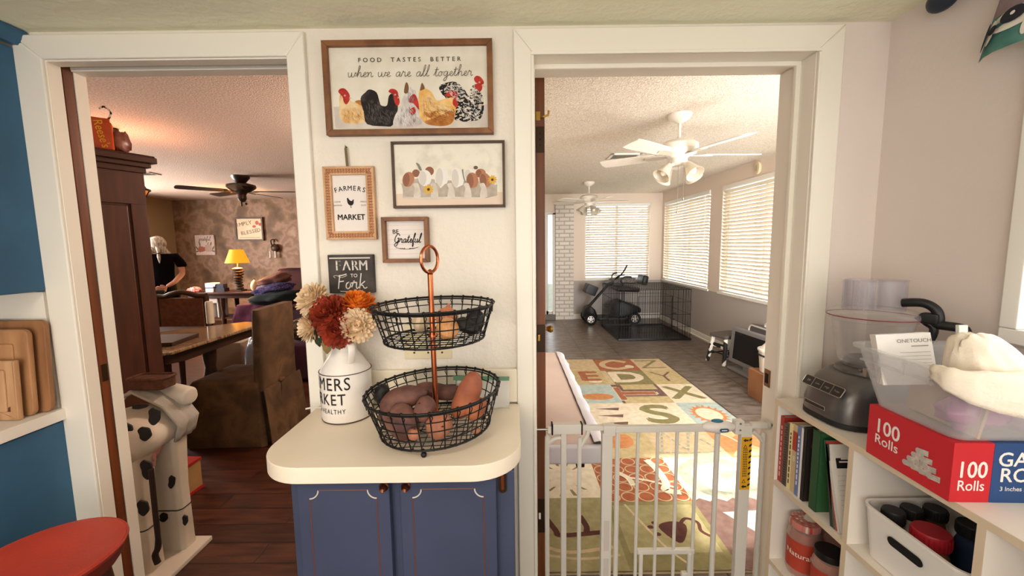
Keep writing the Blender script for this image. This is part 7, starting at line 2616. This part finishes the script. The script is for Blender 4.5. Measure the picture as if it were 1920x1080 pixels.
x0, x1, z0, z1 = far_rect([(366, 441), (405, 478)])
pk_ = thing('pumpkin_picture', 'small square pale picture of pumpkins on the faux painted wall', 'picture', ((x0 + x1) / 2, 8.0, z0), group='pictures on the brown far wall')
MB(mat('canvas_pale_pink', '#d3c3bd', 0.7, c2='#c9b6b0', scale=6)).box(x0, x1, 7.965, YW, z0, z1, bev=0.004).build('canvas', pk_)
cxp, czp = (x0 + x1) / 2, (z0 + z1) / 2
M = FY(cxp, 7.9645, czp)
b = MB(mat('pumpkin_rust', '#a8644e', 0.8))
for k, (u_, r_) in enumerate(((-0.10, .055), (-0.06, .05), (-0.02, .04))):
    b.flat(ell(u_, -0.08, r_ * .7, r_ * 1.1, 18), None, M, 0.0008 + k * 0.0002)
for k, u_ in enumerate((0.03, 0.065, 0.10)):
    b.flat(ell(u_, -0.065, 0.034, 0.072, 18), mat('pumpkin_cream', '#b8a092', 0.8), M, 0.0016 + k * 0.0002)
b.ribbon([(0.06, 0.0), (0.065, 0.035), (0.085, 0.05)], 0.014, mat('leaf_grey_print', '#6f6358'), M, 0.003)
for u_, v_, a in ((-0.16, -0.06, 120), (0.16, -0.06, 60), (-0.15, -0.12, 200), (0.16, -0.12, -20), (-0.1, 0.02, 100), (0.12, 0.02, 70)):
    b.flat(ell(u_, v_, 0.045, 0.014, 12, a), mat('leaf_grey_print', '#6f6358'), M, 0.0006)
b.script('grateful', 0.035, 0.008, mat('leaf_grey_print', '#6f6358'), M, 0.0012, 0.0, 0.09)
b.build('pumpkin_print', pk_)

x0, x1, z0, z1 = far_rect([(440, 408), (496, 451)])
sb = thing('framed_sign', 'brown framed sign reading SIMPLY BLESSED above the lamp', 'sign', ((x0 + x1) / 2, 8.0, z0), group='pictures on the brown far wall')
f = MB(frame_dark)
MF = FY(0, 0, 0)
wd_ = 0.028
for poly in ([(x0, z0), (x0 + wd_, z0 + wd_), (x0 + wd_, z1 - wd_), (x0, z1)], [(x1, z0), (x1, z1), (x1 - wd_, z1 - wd_), (x1 - wd_, z0 + wd_)], [(x0, z1), (x0 + wd_, z1 - wd_), (x1 - wd_, z1 - wd_), (x1, z1)], [(x0, z0), (x1, z0), (x1 - wd_, z0 + wd_), (x0 + wd_, z0 + wd_)]):
    f.prism(poly, -YW, -7.955, None, MF)
f.build('frame', sb)
MB(mat('sign_parchment', '#dbcdb2', 0.7, c2='#cfbfa2', scale=6)).box(x0 + wd_, x1 - wd_, 7.975, YW, z0 + wd_, z1 - wd_).build('sign_board', sb)
t = MB(mat('sign_brown_ink', '#6b4a36', 0.8))
M = FY((x0 + x1) / 2, 7.9745, (z0 + z1) / 2)
for k, c_ in enumerate('SIMPLY'):
    t.text(c_, 0.105, None, M, 0.001, -0.13 + (k - 2.5) * 0.062, 0.065 + k * 0.012, rot=10)
for k, c_ in enumerate('BLESSED'):
    t.text(c_, 0.10, None, M, 0.001, 0.02 + (k - 3) * 0.055, -0.085 + k * 0.010, rot=9)
t.box(-0.2, 0.2, -0.170, -0.164, 0.0005, 0.001, None, M)
t.flat(ell(0.16, 0.12, 0.035, 0.04, 14), mat('sign_red_flower', '#b0503c'), M, 0.001).flat(ell(0.22, 0.09, 0.03, 0.03, 14), mat('sign_red_flower', '#b0503c'), M, 0.0012).flat(ell(0.10, 0.05, 0.035, 0.025, 14), mat('sign_red_flower', '#b0503c'), M, 0.0014)
t.build('lettering', sb)
sx_, sz_ = on_plane_y(513, 465, 7.95)
sc2 = thing('wall_ornament', 'dark metal wall ornament with two hanging white drops right of the sign', 'ornament', (sx_, 7.99, sz_))
b = MB(bronze)
b.ball((sx_ + 0.03, 7.95, sz_), (0.085, 0.04, 0.075), None, None, 16, 12, 0.3, 3, 3)
b.tube(smooth_line([(sx_ - 0.03, 7.96, sz_ + 0.04), (sx_ - 0.05, 7.96, sz_ + 0.14), (sx_, 7.96, sz_ + 0.17), (sx_ + 0.03, 7.96, sz_ + 0.12)], 4), 0.012, None, 8)
b.cyl((sx_ + 0.03, 7.96, sz_), (sx_ + 0.03, 8.0, sz_), 0.02)
b.build('ornament_body', sc2)
for dx in (-0.06, 0.04):
    MB(mat('drop_white', '#cfc2b4', 0.4)).cyl((sx_ + dx, 7.93, sz_ - 0.06), (sx_ + dx, 7.93, sz_ - 0.19), 0.016, 0.02).build('hanging_drop', sc2)

# ---- dark ceiling fan and pendant
fn_w = mat('fan_espresso', '#20140f', 0.35)
df = thing('ceiling_fan', 'dark bronze ceiling fan in the dining room', 'ceiling fan', (-3.6, 5.46, 2.4))
M = TR(-3.6, 5.46, 2.4)
MB(fn_w).lathe([(0.11, 0), (0.105, -0.03), (0.06, -0.085), (0.03, -0.10), (0, -0.10)], None, 28, M).build('canopy', df)
b = MB(mat('fan_bronze_metal', '#4f4238', 0.3, 0.7))
b.lathe([(0.03, -0.09), (0.10, -0.10), (0.17, -0.12), (0.175, -0.15), (0.13, -0.19), (0.07, -0.22), (0.05, -0.25), (0.055, -0.30), (0.03, -0.34), (0, -0.35)], None, 32, M)
b.build('motor_housing', df)
for k in range(5):
    B = M @ TR(0, 0, -0.205) @ RZ(8 + 72 * k) @ RX(11)
    b = MB(fn_w)
    b.prism([(v.x, v.y) for v in smooth_line([(0.17, -0.05, 0), (0.35, -0.062, 0), (0.64, -0.07, 0), (0.69, -0.04, 0), (0.69, 0.04, 0), (0.64, 0.07, 0), (0.35, 0.062, 0), (0.17, 0.05, 0)], 3, True)], -0.003, 0.003, None, B)
    b.prism([(0.06, -0.02), (0.2, -0.035), (0.2, 0.035), (0.06, 0.02)], -0.01, -0.004, None, B)
    b.build('blade', df)
b = MB(bronze)
b.cyl((-3.6, 5.44, 2.06), (-3.6, 5.44, 2.0), 0.012).ball((-3.54, 5.44, 2.03), 0.016)
b.cyl((-3.54, 5.44, 2.12), (-3.54, 5.44, 2.04), 0.002)
b.build('pull_chain', df)

pn = thing('pendant_light', 'amber bowl pendant with dark bars half hidden by the armoire', 'pendant lamp', (-3.19, 3.30, 2.4))
M = TR(-3.19, 3.30, 0)
ambg = emit_mat('amber_glass', '#c9702a', 0.5)
MB(ambg).lathe([(0.0, 1.80), (0.10, 1.815), (0.17, 1.86), (0.205, 1.925), (0.198, 1.925), (0.163, 1.868), (0.095, 1.824), (0, 1.81)], None, 32, M, cap=False).build('glass_bowl', pn)
b = MB(fn_w)
b.tube([(0.207 * math.cos(k * PI / 18), 0.207 * math.sin(k * PI / 18), 1.927) for k in range(36)], 0.008, None, 8, True, M)
for k in range(12):
    a = k * PI / 6
    b.tube([(r * math.cos(a), r * math.sin(a), z) for r, z in ((0.02, 1.798), (0.10, 1.811), (0.172, 1.856), (0.208, 1.925))], 0.005, None, 6, M=M)
b.tube([(0.14 * math.cos(k * PI / 18), 0.14 * math.sin(k * PI / 18), 1.833) for k in range(36)], 0.005, None, 6, True, M)
b.build('iron_bars', pn)
b = MB(fn_w)
for k in range(3):
    a = k * 2 * PI / 3 + 0.4
    b.cyl((0.2 * math.cos(a), 0.2 * math.sin(a), 1.927), (0, 0, 2.25), 0.005, None, None, 6, M=M)
b.cyl((0, 0, 2.25), (0, 0, 2.38), 0.008, None, None, 8, M=M)
b.lathe([(0.06, 2.398), (0.055, 2.385), (0.02, 2.37), (0, 2.37)], None, 20, M)
b.build('hanger', pn)

vx, vy = -4.72, 5.20
dv = thing('ceiling_vent', 'thin dark edged ceiling vent seen past the armoire top', 'vent', (vx, vy, 2.39))
MB(mat('vent_pale', '#b8aa9c', 0.6)).box(vx - 0.20, vx + 0.22, vy - 0.09, vy + 0.09, 2.388, 2.401).build('frame', dv)
MB(dark).box(vx - 0.17, vx + 0.19, vy - 0.07, vy - 0.03, 2.384, 2.39).box(vx - 0.17, vx + 0.19, vy + 0.0, vy + 0.04, 2.384, 2.39).build('louvres', dv)

# ---- the person at the far left, seen from behind


def skin_verts(joints, edges, root=0, sub=2):
    me = bpy.data.meshes.new('skin')
    me.from_pydata([j[0] for j in joints], edges, [])
    o = bpy.data.objects.new('skin', me)
    COL.objects.link(o)
    o.modifiers.new('Skin', 'SKIN')
    if not me.skin_vertices:
        me.attributes.new('skin', 'FLOAT', 'POINT')
    for i, j in enumerate(joints):
        sv = me.skin_vertices[0].data[i]
        r = j[1] if isinstance(j[1], tuple) else (j[1], j[1])
        sv.radius = r
        sv.use_root = (i == root)
    s = o.modifiers.new('Sub', 'SUBSURF')
    s.levels = sub
    s.render_levels = sub
    dg = bpy.context.evaluated_depsgraph_get()
    m2 = bpy.data.meshes.new_from_object(o.evaluated_get(dg))
    vs_ = [v.co.copy() for v in m2.vertices]
    fs_ = [tuple(p.vertices) for p in m2.polygons]
    bpy.data.objects.remove(o)
    bpy.data.meshes.remove(me)
    bpy.data.meshes.remove(m2)
    return vs_, fs_


PX_, PY_ = -5.19, 5.9
pe = thing('person', 'person seen from behind with white hair and black clothes, hands behind the back', 'person', (PX_, PY_, 0))
PM = TR(PX_, PY_, 0) @ RZ(36)
skin_m = mat('skin', '#b98570', 0.55)
J = [((0, 0, 0.86), (.15, .11)), ((0, 0.0, 1.02), (.145, .105)), ((0, 0.01, 1.18), (.155, .105)), ((0, 0.0, 1.30), (.15, .09)), ((0, 0.0, 1.375), (.055, .055)), ((0.0, 0.03, 1.43), (.05, .05)),
     ((0.0, 0.05, 1.50), (.075, .088)), ((0.0, 0.05, 1.565), (.07, .085)), ((0.0, 0.05, 1.605), (.035, .045)),
     # arms, joined behind the back
     ((0.175, 0, 1.325), .055), ((0.245, -0.015, 1.20), .05), ((0.255, -0.05, 1.07), .042), ((0.16, -0.15, 0.955), .034), ((0.07, -0.19, 0.90), .026),
     ((-0.175, 0, 1.325), .055), ((-0.245, -0.015, 1.20), .05), ((-0.255, -0.05, 1.07), .042), ((-0.16, -0.16, 0.945), .034), ((-0.06, -0.205, 0.885), .026),
     # legs
     ((0.10, 0, 0.78), .09), ((0.11, 0.01, 0.46), .06), ((0.11, -0.01, 0.09), .04), ((0.12, 0.11, 0.035), (.04, .032)),
     ((-0.10, 0, 0.78), .09), ((-0.11, 0.01, 0.46), .06), ((-0.11, -0.01, 0.09), .04), ((-0.12, 0.11, 0.035), (.04, .032))]
Ed = [(0, 1), (1, 2), (2, 3), (3, 4), (4, 5), (5, 6), (6, 7), (7, 8), (3, 9), (9, 10), (10, 11), (11, 12), (12, 13), (3, 14), (14, 15), (15, 16), (16, 17), (17, 18), (0, 19), (19, 20), (20, 21), (21, 22), (0, 23), (23, 24), (24, 25), (25, 26)]
b = MB(skin_m)
b.add(*skin_verts(J, Ed), None, PM)
# palms with five fingers each, right hand clasping the left
for s, hx, hz in ((1, 0.055, 0.885), (-1, -0.045, 0.868)):
    b.ball((hx - s * 0.015, -0.205, hz), (0.042, 0.018, 0.034), None, PM, 14, 10)
    for k, L in enumerate((0.062, 0.07, 0.066, 0.052)):
        z = hz + 0.024 - k * 0.016
        b.tube(smooth_line([(hx - s * 0.04, -0.207, z), (hx - s * (0.04 + L * .5), -0.219, z - 0.006), (hx - s * (0.04 + L * .85), -0.214, z - 0.016), (hx - s * (0.04 + L), -0.204, z - 0.024)], 3), 0.0085, None, 8, M=PM)
    b.tube(smooth_line([(hx - s * 0.0, -0.21, hz + 0.022), (hx - s * 0.022, -0.225, hz + 0.040), (hx - s * 0.045, -0.23, hz + 0.038)], 3), 0.009, None, 8, M=PM)
# face, turned away from the kitchen
b.ball((0, 0.128, 1.50), (0.013, 0.022, 0.02), None, PM, 10, 8)
for s in (-1, 1):
    b.ball((s * 0.085, 0.045, 1.50), (0.014, 0.024, 0.034), None, PM, 10, 8)
    b.ball((s * 0.03, 0.128, 1.525), (0.012, 0.008, 0.009), frame_white, PM, 10, 8)
b.ball((0, 0.125, 1.455), (0.024, 0.008, 0.007), mat('lips', '#a0564c'), PM, 10, 6)
b.build('body', pe, smooth=80)
blks = mat('black_jersey', '#08070a', 1.0, spec=0.1, bump=0.2, bscale=60)
Js = [((0, 0, 0.68), (.20, .165)), ((0, 0, 0.80), (.195, .155)), ((0, 0, 0.92), (.185, .142)), ((0, 0.0, 1.05), (.178, .135)), ((0, 0.01, 1.20), (.185, .13)), ((0, 0, 1.31), (.172, .105)), ((0, 0, 1.365), (.13, .10)),
      ((0.19, 0, 1.325), (.07, .07)), ((0.255, -0.012, 1.215), (.075, .07)), ((0.27, -0.02, 1.16), (.074, .068)), ((-0.19, 0, 1.325), (.07, .07)), ((-0.255, -0.012, 1.215), (.075, .07)), ((-0.27, -0.02, 1.16), (.074, .068))]
b = MB(blks)
b.add(*skin_verts(Js, [(0, 1), (1, 2), (2, 3), (3, 4), (4, 5), (5, 6), (5, 7), (7, 8), (8, 9), (5, 10), (10, 11), (11, 12)]), None, PM)
b.build('black_shirt', pe, smooth=80)
b = MB(blks)
b.add(*skin_verts([((0, 0, 0.86), (.19, .145)), ((0.105, 0, 0.74), (.115, .12)), ((0.115, 0.0, 0.45), (.085, .085)), ((0.115, -0.005, 0.06), (.07, .075)), ((-0.105, 0, 0.74), (.115, .12)), ((-0.115, 0, 0.45), (.085, .085)), ((-0.115, -0.005, 0.06), (.07, .075))], [(0, 1), (1, 2), (2, 3), (0, 4), (4, 5), (5, 6)]), None, PM)
b.build('black_trousers', pe, smooth=80)
hair = mat('white_hair', '#cfc7ba', 0.6, c2='#6f6458', scale=26, stretch=(3, 3, 0.6), detail=6, lo=0.38, hi=0.66, bump=0.6, bscale=60)
b = MB(hair)
b.ball((0.0, 0.03, 1.528), (0.107, 0.112, 0.108), None, PM, 24, 18, 0.08, 4, 3)
b.ball((0.0, -0.015, 1.455), (0.088, 0.062, 0.085), None, PM, 20, 14, 0.1, 6, 3)
b.tube(smooth_line([(0.05, -0.03, 1.45), (0.10, -0.03, 1.40), (0.15, -0.02, 1.375)], 3), [0.05, 0.045, 0.038, 0.03, 0.022, 0.018, 0.01], None, 12, M=PM)
b.tube(smooth_line([(-0.05, -0.03, 1.45), (-0.10, -0.03, 1.40), (-0.14, -0.02, 1.37)], 3), [0.05, 0.045, 0.042, 0.036, 0.03, 0.024, 0.016], None, 12, M=PM)
b.tube(smooth_line([(0.01, -0.06, 1.47), (0.015, -0.10, 1.40), (0.015, -0.115, 1.33), (0.02, -0.12, 1.24)], 4), [0.035, 0.03, 0.026, 0.02, 0.016, 0.016, 0.019, 0.021, 0.02, 0.017, 0.013, 0.008, 0.004], None, 12, M=PM)
b.build('hair', pe, smooth=80)
MB(mat('dark_hair_tie', '#2a2320')).tube([(0.015 + 0.021 * math.cos(k * PI / 8), -0.112 + 0.019 * math.sin(k * PI / 8), 1.385) for k in range(16)], 0.006, None, 8, True, PM).build('hair_tie', pe)
b = MB(mat('black_pouch', '#0e0d10', 0.5))
b.box(-0.10, 0.055, -0.245, -0.19, 0.765, 0.862, None, PM, bev=0.02, seg=3)
tag(b.build('pouch', smooth=60), 'small black pouch held in the hands of the person', 'pouch')
